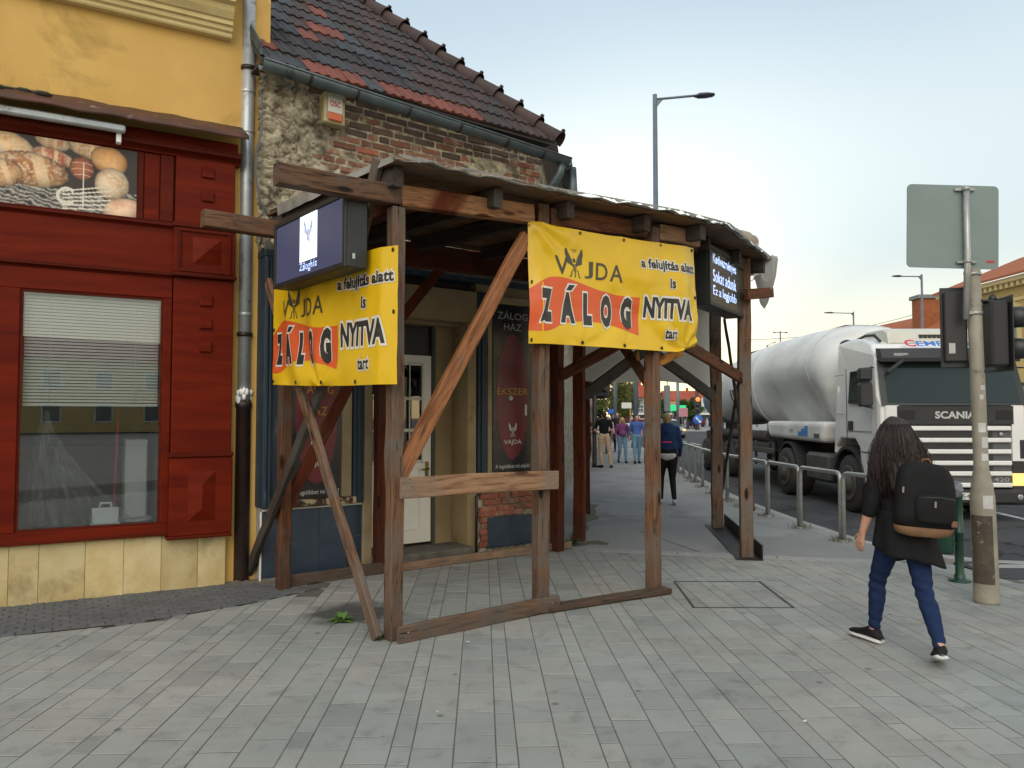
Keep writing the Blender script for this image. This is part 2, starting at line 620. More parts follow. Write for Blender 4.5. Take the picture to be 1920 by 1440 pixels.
def copy_tree(o, parent=None):
    c = o.copy()
    COL.objects.link(c)
    c.parent = parent
    for ch in o.children:
        copy_tree(ch, c)
    return c

# ================================================================== GROUND
def point_in(poly_, x, y):
    c = False
    n = len(poly_)
    for i in range(n):
        x0, y0 = poly_[i]; x1, y1 = poly_[(i + 1) % n]
        if (y0 > y) != (y1 > y) and x < (x1 - x0) * (y - y0) / (y1 - y0) + x0:
            c = not c
    return c

def sheet(name, pts, z, m, thick=0.0):
    mb = MB()
    if thick:
        mb.prism(pts, z - thick, z, 'z')
    else:
        mb.add([(p[0], p[1], z) for p in pts], [tuple(range(len(pts)))])
    o = mb.build(name, m, None)
    return struct(o)

def asphalt(name, c1, c2, grit=900, crack=True, rough=0.8):
    t = NT(name)
    v = t.coords((1, 1, 1), False)
    col = t.ramp(t.noise(v, 0.7, 7, 0.65), [(0.3, c2), (0.7, c1)])
    gr = t.noise(v, grit / 6, 4, 0.8)
    col = t.mix(0.65, col, t.ramp(gr, [(0.3, 0.55), (0.7, 1.4)]), 'MULTIPLY')
    pt = t.ramp(t.noise(v, 0.35, 5, 0.6, 1.5), [(0.52, 0.0), (0.56, 1.0)])
    col = t.mix(t.math('MULTIPLY', pt, 0.35), col, tuple(x * 0.6 for x in c2))
    if crack:
        vo = t.n('ShaderNodeTexVoronoi', feature='DISTANCE_TO_EDGE', i_Scale=0.32)
        w = t.n('ShaderNodeTexNoise', i_Scale=1.4, i_Detail=6)
        t.l(v, w.inputs['Vector'])
        a = t.n('ShaderNodeVectorMath', operation='ADD')
        t.l(v, a.inputs[0]); t.l(w.outputs['Color'], a.inputs[1])
        t.l(a.outputs[0], vo.inputs['Vector'])
        col = t.mix(t.ramp(vo.outputs['Distance'], [(0.003, 0.8), (0.009, 0.0)]), col, tuple(x * 0.25 for x in c2))
    t.l(col, t.b.inputs['Base Color'])
    t.b.inputs['Roughness'].default_value = rough
    t.b.inputs['Specular IOR Level'].default_value = 0.12
    t.bump(gr, 0.5, 0.006)
    return t.m

m_road = asphalt('road_asphalt', (0.085, 0.088, 0.092), (0.05, 0.052, 0.056), rough=0.8)
m_walk = asphalt('walk_asphalt', (0.33, 0.33, 0.325), (0.27, 0.27, 0.265), rough=0.92, crack=False)
m_patch = asphalt('patch_asphalt', (0.10, 0.10, 0.104), (0.07, 0.07, 0.072), crack=False)
m_kerb = M('kerb_stone', (0.36, 0.355, 0.34), (0.27, 0.265, 0.25), 14, 0.8, 0.3, 90)
m_bed = M('joint_sand', (0.13, 0.125, 0.11), (0.085, 0.082, 0.073), 20, 0.95, 0.4, 120)
m_line = M('road_paint', (0.62, 0.62, 0.60), (0.4, 0.4, 0.39), 18, 0.6, 0.1, stain=(0.15, 0.15, 0.15), stain_scale=9, stain_lo=0.52, stain_hi=0.62)

ROAD_Z = -0.12
kerb_line = [(17.4, 140), (8.5, 56), (5.05, 21.9), (4.62, 17.2), (4.42, 14.5), (4.42, 12.3), (4.44, 11.0), (4.52, 9.9), (4.7, 9.15),
             (5.0, 8.72), (5.45, 8.5), (6.2, 8.42), (9.0, 8.4), (40.0, 8.3)]
# the sheet that reaches the horizon
mb = MB(); mb.add([(-900, -900, -0.16), (900, -900, -0.16), (900, 1800, -0.16), (-900, 1800, -0.16)], [(0, 1, 2, 3)])
struct(mb.build('ground', M('ground_earth', (0.30, 0.29, 0.27), (0.22, 0.215, 0.2), 0.2, 0.9, 0.2, 4, rnd=False), None))
# carriageway with the side road
sheet('road', [(40, 8.25)] + [(60, 8.2), (60, 19), (19, 19), (16.0, 20.5), (15.2, 23), (22.0, 80), (30, 142), (17.3, 141)] + kerb_line[1:][:-1], ROAD_Z, m_road, 0.03)
# far pavement
sheet('far_pavement', [(60, 19.1), (60, 140), (30.3, 141), (22.2, 80), (15.4, 23.1), (16.15, 20.7), (19.1, 19.1)], 0.0, m_walk, 0.15)
# lane markings
def strip(name, a, b, w, z, m):
    a = Vector(a); b = Vector(b); n = Vector((-(b - a).y, (b - a).x)).normalized() * w / 2
    mb = MB(); mb.add([(*(a + n), z), (*(a - n), z), (*(b - n), z), (*(b + n), z)], [(0, 1, 2, 3)])
    return struct(mb.build(name, m, None))
for k in range(9):
    y0 = 10.6 + k * 6.0
    sx = lambda y: 8.15 + (y - 9) * 0.085
    strip('lane_marking', (sx(y0), y0), (sx(y0 + 4.2), y0 + 4.2), 0.13, ROAD_Z + 0.005, m_line)
strip('lane_marking', (10.9, 10.2), (13.6, 50), 0.13, ROAD_Z + 0.005, m_line)

# kerb stones: each a part of the kerb
kerb = struct(bpy.data.objects.new('kerb', None)); COL.objects.link(kerb)
def along(pts, step):
    out = []; acc = 0.0
    for (a, b) in zip(pts[:-1], pts[1:]):
        a = Vector(a); b = Vector(b); L = (b - a).length; d = (b - a) / L
        t = step - acc if out else 0.0
        while t <= L:
            out.append((a + d * t)); t += step
        acc = (acc + L) % step if False else L - (t - step)
    return out
near = [p for p in kerb_line if p[1] < 60]
near = [tuple(Vector((5.05, 21.9)).lerp(Vector((8.5, 56)), 0.35))] + [p for p in near if p[1] < 50] 
ks = along(near, 0.8)
for i in range(min(len(ks) - 1, 60)):
    a, b = ks[i], ks[i + 1]
    d = (b - a).normalized(); n = Vector((d.y, -d.x))      # towards the pavement is -x side
    side = -1 if n.x > 0 or n.y > 0 else 1
    L = (b - a).length - 0.012
    mb = MB().box(0, L, -0.0, 0.16, ROAD_Z - 0.02, 0.004 - random.random() * 0.006, 0.012)
    mw = Matrix.Translation((a.x, a.y, 0)) @ Matrix.Rotation(math.atan2(d.y, d.x), 4, 'Z')
    mw = mw @ Matrix.Translation((0, -0.16, 0))
    mb.build('kerb_stone', m_kerb, kerb, mw, fix=False)

# asphalt walk along the street, behind the paved corner
edge_far = [(17.3, 141), (8.4, 56), (4.92, 21.9), (4.48, 17.2), (4.27, 14.5), (4.26, 12.3), (4.28, 11.0), (4.36, 9.9), (4.53, 9.1), (4.76, 8.64)]
sheet('asphalt_walk', [(-3, 9.9), (0.4, 9.45), (1.0, 9.3), (3.08, 8.76), (4.3, 8.5)] + edge_far[::-1] + [(12, 141), (-3, 30)], 0.0, m_walk, 0.14)
# narrow concrete edging between asphalt and pavers
mb = MB()
for i, (a, b) in enumerate((((0.9, 9.24), (1.9, 8.98)), ((1.91, 8.977), (2.95, 8.705)), ((2.96, 8.702), (4.2, 8.43)))):
    a = Vector(a); b = Vector(b); n = Vector((-(b - a).y, (b - a).x)).normalized() * 0.1
    mb.prism([tuple(a + n), tuple(a - n), tuple(b - n), tuple(b + n)], -0.06, 0.006, 'z')
struct(mb.build('concrete_edging', m_kerb, None))
strip('walk_seam', (1.2, 12.4), (4.2, 12.0), 0.02, 0.004, m_bed)
strip('walk_seam', (1.6, 15.9), (4.3, 15.6), 0.02, 0.004, m_bed)
strip('walk_seam', (1.9, 22.4), (4.7, 22.2), 0.02, 0.004, m_bed)
strip('walk_seam', (2.2, 8.95), (1.75, 10.8), 0.012, 0.004, m_bed)

# ---- paved corner
PAVED = [(-8, -4), (12, -4), (12, 7.4), (5.3, 7.35), (4.75, 7.6), (4.72, 8.1), (4.7, 8.32), (4.3, 8.4), (3.08, 8.66), (1.01, 9.2), (0.4, 9.38), (0.2, 9.36),
         (-2.3, 7.36), (-1.75, 7.15), (-2.2, 6.58), (-2.88, 5.95), (-3.65, 5.59), (-4.6, 5.05), (-8, 3.0)]
mb = MB(); mb.add([(p[0], p[1], -0.0026) for p in PAVED], [tuple(range(len(PAVED)))])
paving = struct(mb.build('paving', m_bed, None))
sheet('asphalt_patch', [(12, 7.42), (12, 8.38), (6.2, 8.24), (5.45, 8.33), (5.0, 8.5), (4.78, 8.45), (4.76, 7.64), (5.3, 7.39)], 0.0, m_patch, 0.1)
strip('concrete_edging', (4.85, 8.2), (9.0, 8.12), 0.2, 0.005, m_kerb)

def paver_material():
    t = NT('paver_concrete')
    tc = t.n('ShaderNodeTexCoord'); geo = t.n('ShaderNodeNewGeometry')
    oi = t.n('ShaderNodeObjectInfo')
    at = t.n('ShaderNodeAttribute', attribute_name='rnd')
    r = t.math('FRACT', t.math('ADD', oi.outputs['Random'], at.outputs['Fac']))
    pos = t.n('ShaderNodeMapping'); t.l(geo.outputs['Position'], pos.inputs['Vector'])
    v = pos.outputs[0]
    # each slab has its own shade
    base = t.ramp(r, [(0.0, (0.255, 0.257, 0.245)), (0.10, (0.29, 0.29, 0.275)), (0.6, (0.315, 0.314, 0.295)), (0.9, (0.335, 0.332, 0.31)), (1.0, (0.30, 0.295, 0.275))])
    big = t.ramp(t.noise(v, 0.55, 5, 0.6), [(0.3, 0.80), (0.7, 1.1)])
    col = t.mix(1.0, base, big, 'MULTIPLY')
    blot = t.ramp(t.noise(v, 5.5, 6, 0.7, 0.5), [(0.30, 0.72), (0.46, 0.98), (0.75, 1.06)])
    col = t.mix(1.0, col, blot, 'MULTIPLY')
    warm = t.ramp(t.noise(v, 0.8, 3), [(0.4, (0.95, 1.0, 0.99)), (0.65, (1.03, 1.0, 0.96))])
    col = t.mix(1.0, col, warm, 'MULTIPLY')
    # chewing gum and spots
    vo = t.n('ShaderNodeTexVoronoi', i_Scale=3.6); t.l(v, vo.inputs['Vector'])
    gsel = t.math('GREATER_THAN', vo.outputs['Color'], 0.5)
    gf = t.ramp(vo.outputs['Distance'], [(0.060, 0.8), (0.085, 0.0)])
    vs = t.n('ShaderNodeSeparateColor'); t.l(vo.outputs['Color'], vs.inputs[0])
    gsel = t.math('GREATER_THAN', vs.outputs[0], 0.40)
    col = t.mix(t.math('MULTIPLY', gf, gsel), col, (0.12, 0.118, 0.11))
    vo2 = t.n('ShaderNodeTexVoronoi', i_Scale=9.0); t.l(v, vo2.inputs['Vector'])
    vs2 = t.n('ShaderNodeSeparateColor'); t.l(vo2.outputs['Color'], vs2.inputs[0])
    col = t.mix(t.math('MULTIPLY', t.ramp(vo2.outputs['Distance'], [(0.05, 0.8), (0.08, 0.0)]), t.math('GREATER_THAN', vs2.outputs[1], 0.88)), col, (0.16, 0.155, 0.15))
    gr = t.noise(v, 220, 4, 0.8)
    col = t.mix(0.5, col, t.ramp(gr, [(0.3, 0.78), (0.7, 1.18)]), 'MULTIPLY')
    # damp stain by the weed
    sep = t.n('ShaderNodeVectorMath', operation='DISTANCE'); t.l(v, sep.inputs[0]); sep.inputs[1].default_value = (-1.28, 6.27, 0)
    sd = t.math('ADD', sep.outputs['Value'], t.math('MULTIPLY', t.noise(v, 7, 4), 0.35))
    col = t.mix(t.ramp(sd, [(0.42, 0.85), (0.60, 0.0)]), col, (0.045, 0.045, 0.043))
    t.l(col, t.b.inputs['Base Color'])
    t.b.inputs['Roughness'].default_value = 0.85
    t.b.inputs['Specular IOR Level'].default_value = 0.25
    t.bump(gr, 0.3, 0.003)
    return t.m
m_paver = paver_material()

GAP = 0.006
def paver_mesh(w, l):
    mb = MB(); c = 0.0018; h = 0.03
    a, b = w / 2, l / 2
    vs = [(-a, -b, -h), (a, -b, -h), (a, b, -h), (-a, b, -h), (-a, -b, -c), (a, -b, -c), (a, b, -c), (-a, b, -c),
          (-a + c, -b + c, 0), (a - c, -b + c, 0), (a - c, b - c, 0), (-a + c, b - c, 0)]
    fs = []
    for k in (0, 4):
        for i in range(4):
            j = (i + 1) % 4
            fs.append((k + i, k + j, k + 4 + j, k + 4 + i))
    fs.append((8, 9, 10, 11))
    mb.add(vs, fs)
    return vs, fs, mb.mesh('paver', m_paver)
pw = paver_mesh(0.20 - GAP, 0.30 - GAP - 0.003)
pn = paver_mesh(0.10 - GAP, 0.20 - GAP - 0.003)
PROT = R(2.2)      # the courses run slightly left of the view axis
cp, sp_ = math.cos(PROT), math.sin(PROT)
slots = []; cutters = []
col_x = -9.0 + 0.168
k = 0
while col_x < 12.5:
    ty = (k % 3)
    w = 0.10 if ty == 2 else 0.20
    l = 0.20 if ty == 2 else 0.30
    off = [0.0, 0.145, 0.07][ty] + random.uniform(-0.01, 0.01)
    n0 = int(-5 / l)
    for j in range(n0, int(10.5 / l)):
        lx = col_x + w / 2; ly = j * l + off
        x = lx * cp - ly * sp_; y = lx * sp_ + ly * cp
        hx, hy = w / 2, l / 2
        cs_ = [(x + a * cp - b * sp_, y + a * sp_ + b * cp) for a, b in ((-hx, -hy), (hx, -hy), (hx, hy), (-hx, hy))]
        ins = sum(point_in(PAVED, *q) for q in cs_)
        if ins == 4:
            slots.append((x, y, ty == 2))
        elif ins and y > 2:
            cutters.append((x, y, w - GAP, l - GAP))
    col_x += w
    k += 1
HATCH = [(1.49, 7.06), (1.57, 6.47), (2.23, 6.47), (2.21, 7.42)]
def in_view(x, y, mrg=0.0):
    return y > 3.3 - mrg and abs(x) < 0.67 * y + 0.15 + mrg
def px_area(s):
    x, y, nar = s
    return (0.02 if nar else 0.06) / (y ** 3) if in_view(x, y) and not (1.5 < x < 2.25 and 99 < y) else 0
slots.sort(key=px_area, reverse=True)
rest = MB(); rest_r = []
cnt = 0
for x, y, nar in slots:
    v, f, me = pn if nar else pw
    dz = random.uniform(-0.0008, 0.0014)
    rot = PROT + random.uniform(-0.004, 0.004)
    tx, ty_ = random.uniform(-0.002, 0.002), random.uniform(-0.002, 0.002)
    mw = Matrix.Translation((x, y, dz)) @ Euler((tx, ty_, rot)).to_matrix().to_4x4()
    if cnt < 300 and in_view(x, y):
        link('paver', me, paving, mw); cnt += 1
    elif y > -1.5 and abs(x) < 0.75 * max(y, 0) + 4.5:
        rest.add([mw @ Vector(q) for q in v], f)
        rv = random.random()
        rest_r += [rv] * sum(len(q) for q in f)
# slabs cut along the edge of the paving
for x, y, w, l in cutters:
    pl = [(x + a * cp - b * sp_, y + a * sp_ + b * cp) for a, b in ((-w / 2, -l / 2), (w / 2, -l / 2), (w / 2, l / 2), (-w / 2, l / 2))]
    for (ax, ay), (bx, by) in zip(PAVED, PAVED[1:] + PAVED[:1]):
        # only edges that pass near the slab
        d2 = ((bx - ax) ** 2 + (by - ay) ** 2)
        t_ = max(0, min(1, ((x - ax) * (bx - ax) + (y - ay) * (by - ay)) / d2))
        if math.hypot(x - ax - t_ * (bx - ax), y - ay - t_ * (by - ay)) > 0.2:
            continue
        sd_ = lambda p: (bx - ax) * (p[1] - ay) - (by - ay) * (p[0] - ax)
        out = []
        for p, q in zip(pl, pl[1:] + pl[:1]):
            a_, b_ = sd_(p), sd_(q)
            if a_ >= 0: out.append(p)
            if a_ * b_ < 0:
                k_ = a_ / (a_ - b_); out.append((p[0] + (q[0] - p[0]) * k_, p[1] + (q[1] - p[1]) * k_))
        pl = out
        if len(pl) < 3: break
    if len(pl) >= 3:
        n0 = len(rest.f)
        rest.prism(pl, -0.03, random.uniform(-0.002, 0.001), 'z')
        rv = random.random()
        rest_r += [rv] * sum(len(q) for q in rest.f[n0:])
me = rest.mesh('paver_field', m_paver)
ca = me.attributes.new('rnd', 'FLOAT', 'CORNER')
ca.data.foreach_set('value', rest_r)
pf = link('paver_field', me, paving)
pf['kind'] = 'stuff'

# dark sett strip along the yellow house
STRIP = [(-8, 3.2), (-4.6, 5.1), (-3.65, 5.63), (-2.9, 5.99), (-2.22, 6.62), (-1.8, 7.16), (-2.32, 7.4), (-2.7, 7.36), (-4.25, 6.44), (-8, 4.3)]
mb = MB(); mb.add([(p[0], p[1], -0.004) for p in STRIP], [tuple(range(len(STRIP)))])
setts = struct(mb.build('sett_strip', m_bed, None))
m_sett = M('sett_stone', (0.125, 0.13, 0.135), (0.085, 0.088, 0.092), 3, 0.8, 0.4, 60, rnd=False, var=0)
mb = MB()
a60 = R(30.0)
for i in range(-70, 40):
    for j in range(-20, 30):
        u = i * 0.115 + (0.05 if j % 2 else 0); w = j * 0.085
        x = -2.7 + u * math.cos(a60) + w * math.sin(a60); y = 7.0 + u * math.sin(a60) - w * math.cos(a60)
        if point_in(STRIP, x, y) and x > -5:
            jj = lambda: random.uniform(-0.006, 0.006)
            z = random.uniform(0.0, 0.006)
            p = []
            for sx_, sy_, zz in ((-1, -1, -0.02), (1, -1, -0.02), (1, 1, -0.02), (-1, 1, -0.02), (-.9, -.88, z), (.9, -.88, z), (.9, .88, z), (-.9, .88, z)):
                du, dw = sx_ * 0.0525 + jj(), sy_ * 0.038 + jj()
                p.append((x + du * math.cos(a60) + dw * math.sin(a60), y + du * math.sin(a60) - dw * math.cos(a60), zz))
            mb.hexa(p)
st = mb.build('sett_field', m_sett, setts); st['kind'] = 'stuff'

# dirt banked up against the house foot
m_dirt = M('street_dirt', (0.15, 0.13, 0.10), (0.09, 0.08, 0.065), 25, 0.95, 0.6, 80)
def dirt(x0, y0, x1, y1, w, h, n=26):
    mb = MB()
    a = Vector((x0, y0)); b = Vector((x1, y1)); d = (b - a).normalized(); nn = Vector((d.y, -d.x))
    def fn(i, j):
        q = a.lerp(b, i) + nn * (j * w * (0.6 + 0.6 * noise.noise(Vector((i * 6, x0, 1)))))
        z = h * (1 - j) ** 1.5 * (0.5 + noise.noise(Vector((i * 14, j * 4, y0)))) * math.sin(math.pi * min(1, max(0, i))) + 0.004 * (1 - j)
        return (q.x, q.y, max(z, 0.001) - 0.002 * (j > 0.97))
    mb.grid(n, 5, fn)
    o = mb.build('dirt', m_dirt, None); o['kind'] = 'stuff'
    o['label'] = 'dry dirt and litter banked up against the house foot'; o['category'] = 'dirt'
    return o
dirt(-2.72, 7.42, -2.2, 7.45, 0.2, 0.05)
dirt(-0.1, 9.16, 1.1, 9.9, 0.35, 0.05)
dirt(0.7, 9.7, 1.35, 14.0, 0.35, 0.05)

# scraps of paper blown over the paving
mb = MB(); rg = random.Random(11)
for k in range(13):
    y = rg.uniform(3.6, 8.6); x = rg.uniform(-0.6, 0.6) * y; s_ = rg.uniform(0.004, 0.010); a = rg.uniform(0, 6.28)
    if not point_in(PAVED, x, y): continue
    mb.add([(x + s_ * math.cos(a + q) * (1 + rg.random()), y + s_ * math.sin(a + q), 0.004 + 0.006 * rg.random()) for q in (0, 1.6, 3.1, 4.7)], [(0, 1, 2, 3)])
o = mb.build('paper_scraps', M_flat('scrap_white', (0.55, 0.55, 0.53), 0.8), None); o['kind'] = 'stuff'; o['label'] = 'tiny pale scraps scattered over the paving'; o['category'] = 'litter'

# paver-filled access cover
hm = M('steel_edge', (0.06, 0.06, 0.058), (0.04, 0.038, 0.035), 20, 0.6, 0.2, metal=0.5)
mb = MB()
pts = [(1.47, 7.16), (1.55, 6.46), (2.28, 6.45), (2.3, 7.42), (1.5, 7.36)]
hc = [(1.50, 6.45), (2.32, 6.44), (2.36, 7.45), (1.55, 7.46)]
for a, b in zip(hc, hc[1:] + hc[:1]):
    a = Vector(a); b = Vector(b); n = Vector((-(b - a).y, (b - a).x)).normalized() * 0.011
    e = (b - a).normalized() * 0.012
    mb.prism([tuple(a - e + n), tuple(a - e - n), tuple(b + e * 0.0 - n), tuple(b + e * 0.0 + n)], 0.0, 0.003, 'z')
tag(mb.build('access_cover_frame', hm, None), 'thin dark steel frame of the paver-filled access cover set in the pavement', 'access cover')

# ================================================================== YELLOW SHOP HOUSE (left)
m_yel = M('yellow_plaster', C('#d4ae63', 0.98), C('#c69d54', 0.98), 1.3, 0.85, 0.25, 45, 0.004, stain=C('#9a8040', 0.8), stain_scale=1.9, stain_lo=0.55, stain_hi=0.85, var=0, rnd=False)
m_cream = M('cornice_plaster', C('#e2d4a0', 0.95), C('#cbb67c', 0.9), 1.2, 0.85, 0.2, 50, stain=C('#9a8655', 0.8), stain_scale=2.5, stain_lo=0.55, stain_hi=0.85, var=0, sx=(0.4, 1, 1))
m_red = M('red_varnish', C('#84270b', 0.72), C('#691a06', 0.66), 1.5, 0.5, 0.2, 20, 0.002, sx=(0.6, 1, 6), var=0.07, spec=0.12, chips=C('#a5745a', 0.7), chip_scale=9, chip_lo=0.735, stain=C('#5f1509', 0.7), stain_scale=0.9)
m_red2 = M('red_varnish_trim', C('#74240e', 0.66), C('#5a1a09', 0.6), 2, 0.5, 0.15, 20, 0.002, sx=(0.6, 1, 6), var=0.1, spec=0.12, chips=C('#9a7058', 0.7), chip_scale=12, chip_lo=0.70)
m_trav = M('travertine', C('#d2c294', 0.9), C('#b9a26b', 0.9), 2.2, 0.7, 0.25, 30, 0.003, stain=C('#9a8a62', 0.8), stain_scale=3.0, var=0.12, lo=0.35, hi=0.6)
m_tin = M('rusty_tin', C('#6b4334', 0.7), C('#4a3229', 0.7), 4, 0.6, 0.25, 18, 0.006, stain=C('#a39a90', 0.7), stain_scale=6, stain_lo=0.62, stain_hi=0.72, var=0.05)
m_steel = M('galvanised', C('#c3c8ca', 0.95), C('#a9b0b2', 0.95), 5, 0.4, 0.05, 20, metal=0.35, var=0.05, stain=C('#6d6f6c', 0.8), stain_scale=5, stain_lo=0.55)
m_iron = M('brown_iron', C('#3b2a24', 0.8), C('#2a1f1c', 0.8), 6, 0.5, 0.2, 30, var=0.05, stain=C('#7a6c60', 0.7), stain_scale=12, stain_lo=0.66, stain_hi=0.7)
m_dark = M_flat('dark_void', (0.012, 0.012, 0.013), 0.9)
m_blind = M_flat('blind_white', (0.86, 0.88, 0.87), 0.6)
m_pane = M_glass('shop_glass', (0.92, 0.95, 0.95), 0.01, 0.07)

LR = frame_rot(60)
LO = (-2.701, 7.354, 0)
yh = thing('shop_house', 'yellow plastered house with red wooden bakery shopfront and pale stone base', 'building', LO, LR)
# main wall (around the shop opening), local x along the facade, -y outwards
mb = MB()
mb.box(-6, 0.36, 0.06, 0.4, 3.9, 6.2)
mb.box(-6, -2.6, 0.06, 0.4, 0, 3.9)
mb.box(-0.5, 0.36, 0.06, 0.4, 0, 3.9)
mb.box(-6, -0.5, 0.06, 0.4, 0, 0.5)
mb.box(-6, 0.36, 5.0, 5.3, 0, 6.2)
mb.build('wall', m_yel, yh)
# cornice with return end
mb = MB()
prof = [(0.06, 5.225), (-0.02, 5.225), (-0.03, 5.240), (-0.03, 5.265), (-0.055, 5.280), (-0.06, 5.315), (-0.085, 5.325), (-0.085, 5.365), (-0.105, 5.375),
        (-0.14, 5.435), (-0.15, 5.485), (-0.2, 5.505), (-0.2, 5.565), (-0.24, 5.605), (-0.27, 5.685), (-0.27, 5.725), (0.06, 5.725)]
mb.prism(prof, -6, -0.02, 'x')
mb.build('cornice', m_cream, yh)
mb = MB(); mb.prism([(-0.3, 5.73), (0.06, 5.785), (0.06, 5.765), (-0.3, 5.71)], -6, 0.06, 'x')
mb.build('cornice_flashing', m_steel, yh)
# tin ledge over the shop fascia
mb = MB()
mb.grid(40, 4, lambda i, j: (-3.4 + i * 3.5, 0.055 - j * 0.36, 4.40 - 0.20 * j - 0.035 * i * 0 + 0.016 * noise.noise(Vector((i * 14, j * 3, 2)))))
mb.grid(40, 1, lambda i, j: (-3.4 + i * 3.5, -0.305, 4.20 - 0.035 * j + 0.016 * noise.noise(Vector((i * 14, 3, 2)))))
lo = mb.build('tin_ledge', m_tin, yh)
so = lo.modifiers.new('t', 'SOLIDIFY'); so.thickness = 0.006
mb = MB()
for i in range(60):
    x = random.uniform(-3.0, -1.55); y = random.uniform(-0.15, 0.04)
    r = random.uniform(0.015, 0.05)
    mb.ball((x, y, 4.34 + y * 0.3 + r * 0.3), (r * 1.6, r, r * 0.5), 6, 4, False)
o = mb.build('moss_clumps', M('moss', (0.07, 0.07, 0.045), (0.04, 0.04, 0.03), 30, 0.95, 0.5, 80), yh); o['kind'] = 'stuff'
# awning bar
mb = MB(); mb.box(-3.4, -0.93, -0.23, -0.16, 4.07, 4.135, 0.012)
ab = mb.build('awning_bar', m_steel, yh)
for x in (-0.98, -2.4):
    box('bracket', m_blind, ab, x - 0.02, x + 0.02, -0.17, -0.10, 3.99, 4.07)

# red shopfront
sf = MB().box(-3.4, -0.5, -0.03, 0.06, 2.885, 3.30, 0.004).build('fascia_board', m_red, yh)
box('fascia_board', m_red, yh, -3.4, -0.5, -0.01, 0.06, 3.30, 4.03)
# mouldings
def mould(x0, x1, z0, z1, out, name='moulding', m=None):
    h = z1 - z0
    mb = MB()
    mb.prism([(0.05, z0), (-out * 0.4, z0), (-out * 0.5, z0 + h * .2), (-out * 0.85, z0 + h * .45), (-out, z0 + h * .5), (-out, z0 + h * .85), (-out * 1.05, z0 + h * .87), (-out * 1.05, z1), (0.05, z1)], x0, x1, 'x')
    return mb.build(name, m or m_red2, yh)
mould(-3.4, -0.505, 3.29, 3.36, 0.07)
mould(-3.4, 0.075, 3.985, 4.08, 0.11)
mould(-3.4, -0.505, 2.845, 2.895, 0.06)
box('cornice_board', m_red, yh, -3.4, 0.05, -0.05, 0.06, 4.08, 4.19)
mb = MB(); mb.add([(-0.215, -0.052, 4.10), (-0.16, -0.052, 4.155), (-0.215, -0.075, 4.10)], [])
mb.prism([(-0.30, 4.14), (-0.21, 4.085), (-0.12, 4.14), (-0.21, 4.185)], -0.065, -0.045, 'y')
mb.build('diamond', m_red2, yh)
# panel right of the bread picture
for x0, x1, mm, o in ((-0.815, -0.765, m_red2, 0.02), (-0.76, -0.63, m_red, 0.012), (-0.625, -0.515, m_red2, 0.03)):
    box('panel', mm, yh, x0, x1, -o - 0.01, 0.0, 3.37, 3.98)
# window frames
box('window_sill', m_red, yh, -3.4, -0.505, -0.045, 0.06, 0.505, 0.60, 0.006)
box('window_sill', m_red2, yh, -3.4, -0.505, -0.06, -0.0455, 0.50, 0.53, 0.004)
box('window_head', m_red, yh, -3.4, -0.505, -0.025, 0.06, 2.66, 2.845, 0.006)
box('window_frame', m_red, yh, -0.575, -0.505, -0.028, 0.06, 0.6, 2.66, 0.006)
box('window_frame', m_red, yh, -1.83, -1.685, -0.028, 0.06, 0.6, 2.66, 0.006)
box('window_frame', m_red, yh, -3.4, -3.1, -0.028, 0.06, 0.6, 2.66, 0.006)
for x0, x1 in ((-1.685, -0.575), (-3.1, -1.83)):
    w = MB()
    b = 0.022
    for q in ((x0, x0 + b, 0.6, 2.66), (x1 - b, x1, 0.6, 2.66), (x0 + b, x1 - b, 0.6, 0.6 + b), (x0 + b, x1 - b, 2.66 - b, 2.66)):
        w.box(q[0], q[1], -0.012, 0.04, q[2], q[3])
    wo = w.build('window', m_red2, yh)
    MB().box(x0 + b * .8, x1 - b * .8, 0.008, 0.014, 0.6 + b * .8, 2.66 - b * .8).build('pane', m_pane, wo, fix=False)
    # venetian blind behind
    bl = MB()
    z = 2.62
    while z > 1.72:
        bl.box(x0 + 0.03, x1 - 0.03, 0.09, 0.098, z - 0.023, z - 0.003)
        z -= 0.028
    bl.box(x0 + 0.03, x1 - 0.03, 0.085, 0.105, z - 0.03, z - 0.005)
    o = bl.build('blind_slats', m_blind, wo); o['kind'] = 'stuff'
    cords = MB()
    for q in (0.2, 0.8):
        cords.tube([(x0 + (x1 - x0) * q, 0.086, 2.62), (x0 + (x1 - x0) * q, 0.086, 1.7)], 0.003, 5)
    cords.build('blind_cord', m_blind, wo)
# shop interior
mb = MB()
mb.box(-5.9, -0.45, 2.6, 2.7, 0.3, 3.2)
mb.box(-5.9, -5.8, 0.4, 2.6, 0.3, 3.2)
mb.box(-0.55, -0.45, 0.4, 2.6, 0.3, 3.2)
mb.box(-5.9, -0.45, 0.4, 2.7, 0.2, 0.3)
mb.box(-5.9, -0.45, 0.4, 2.7, 3.2, 3.3)
mb.build('shop_interior', M('interior_wall', (0.22, 0.22, 0.21), (0.15, 0.15, 0.15), 2, 0.8, 0), yh)
box('counter', M_flat('counter_brown', (0.12, 0.055, 0.02), 0.5), yh, -2.8, -0.6, 2.0, 2.5, 0.3, 1.25)
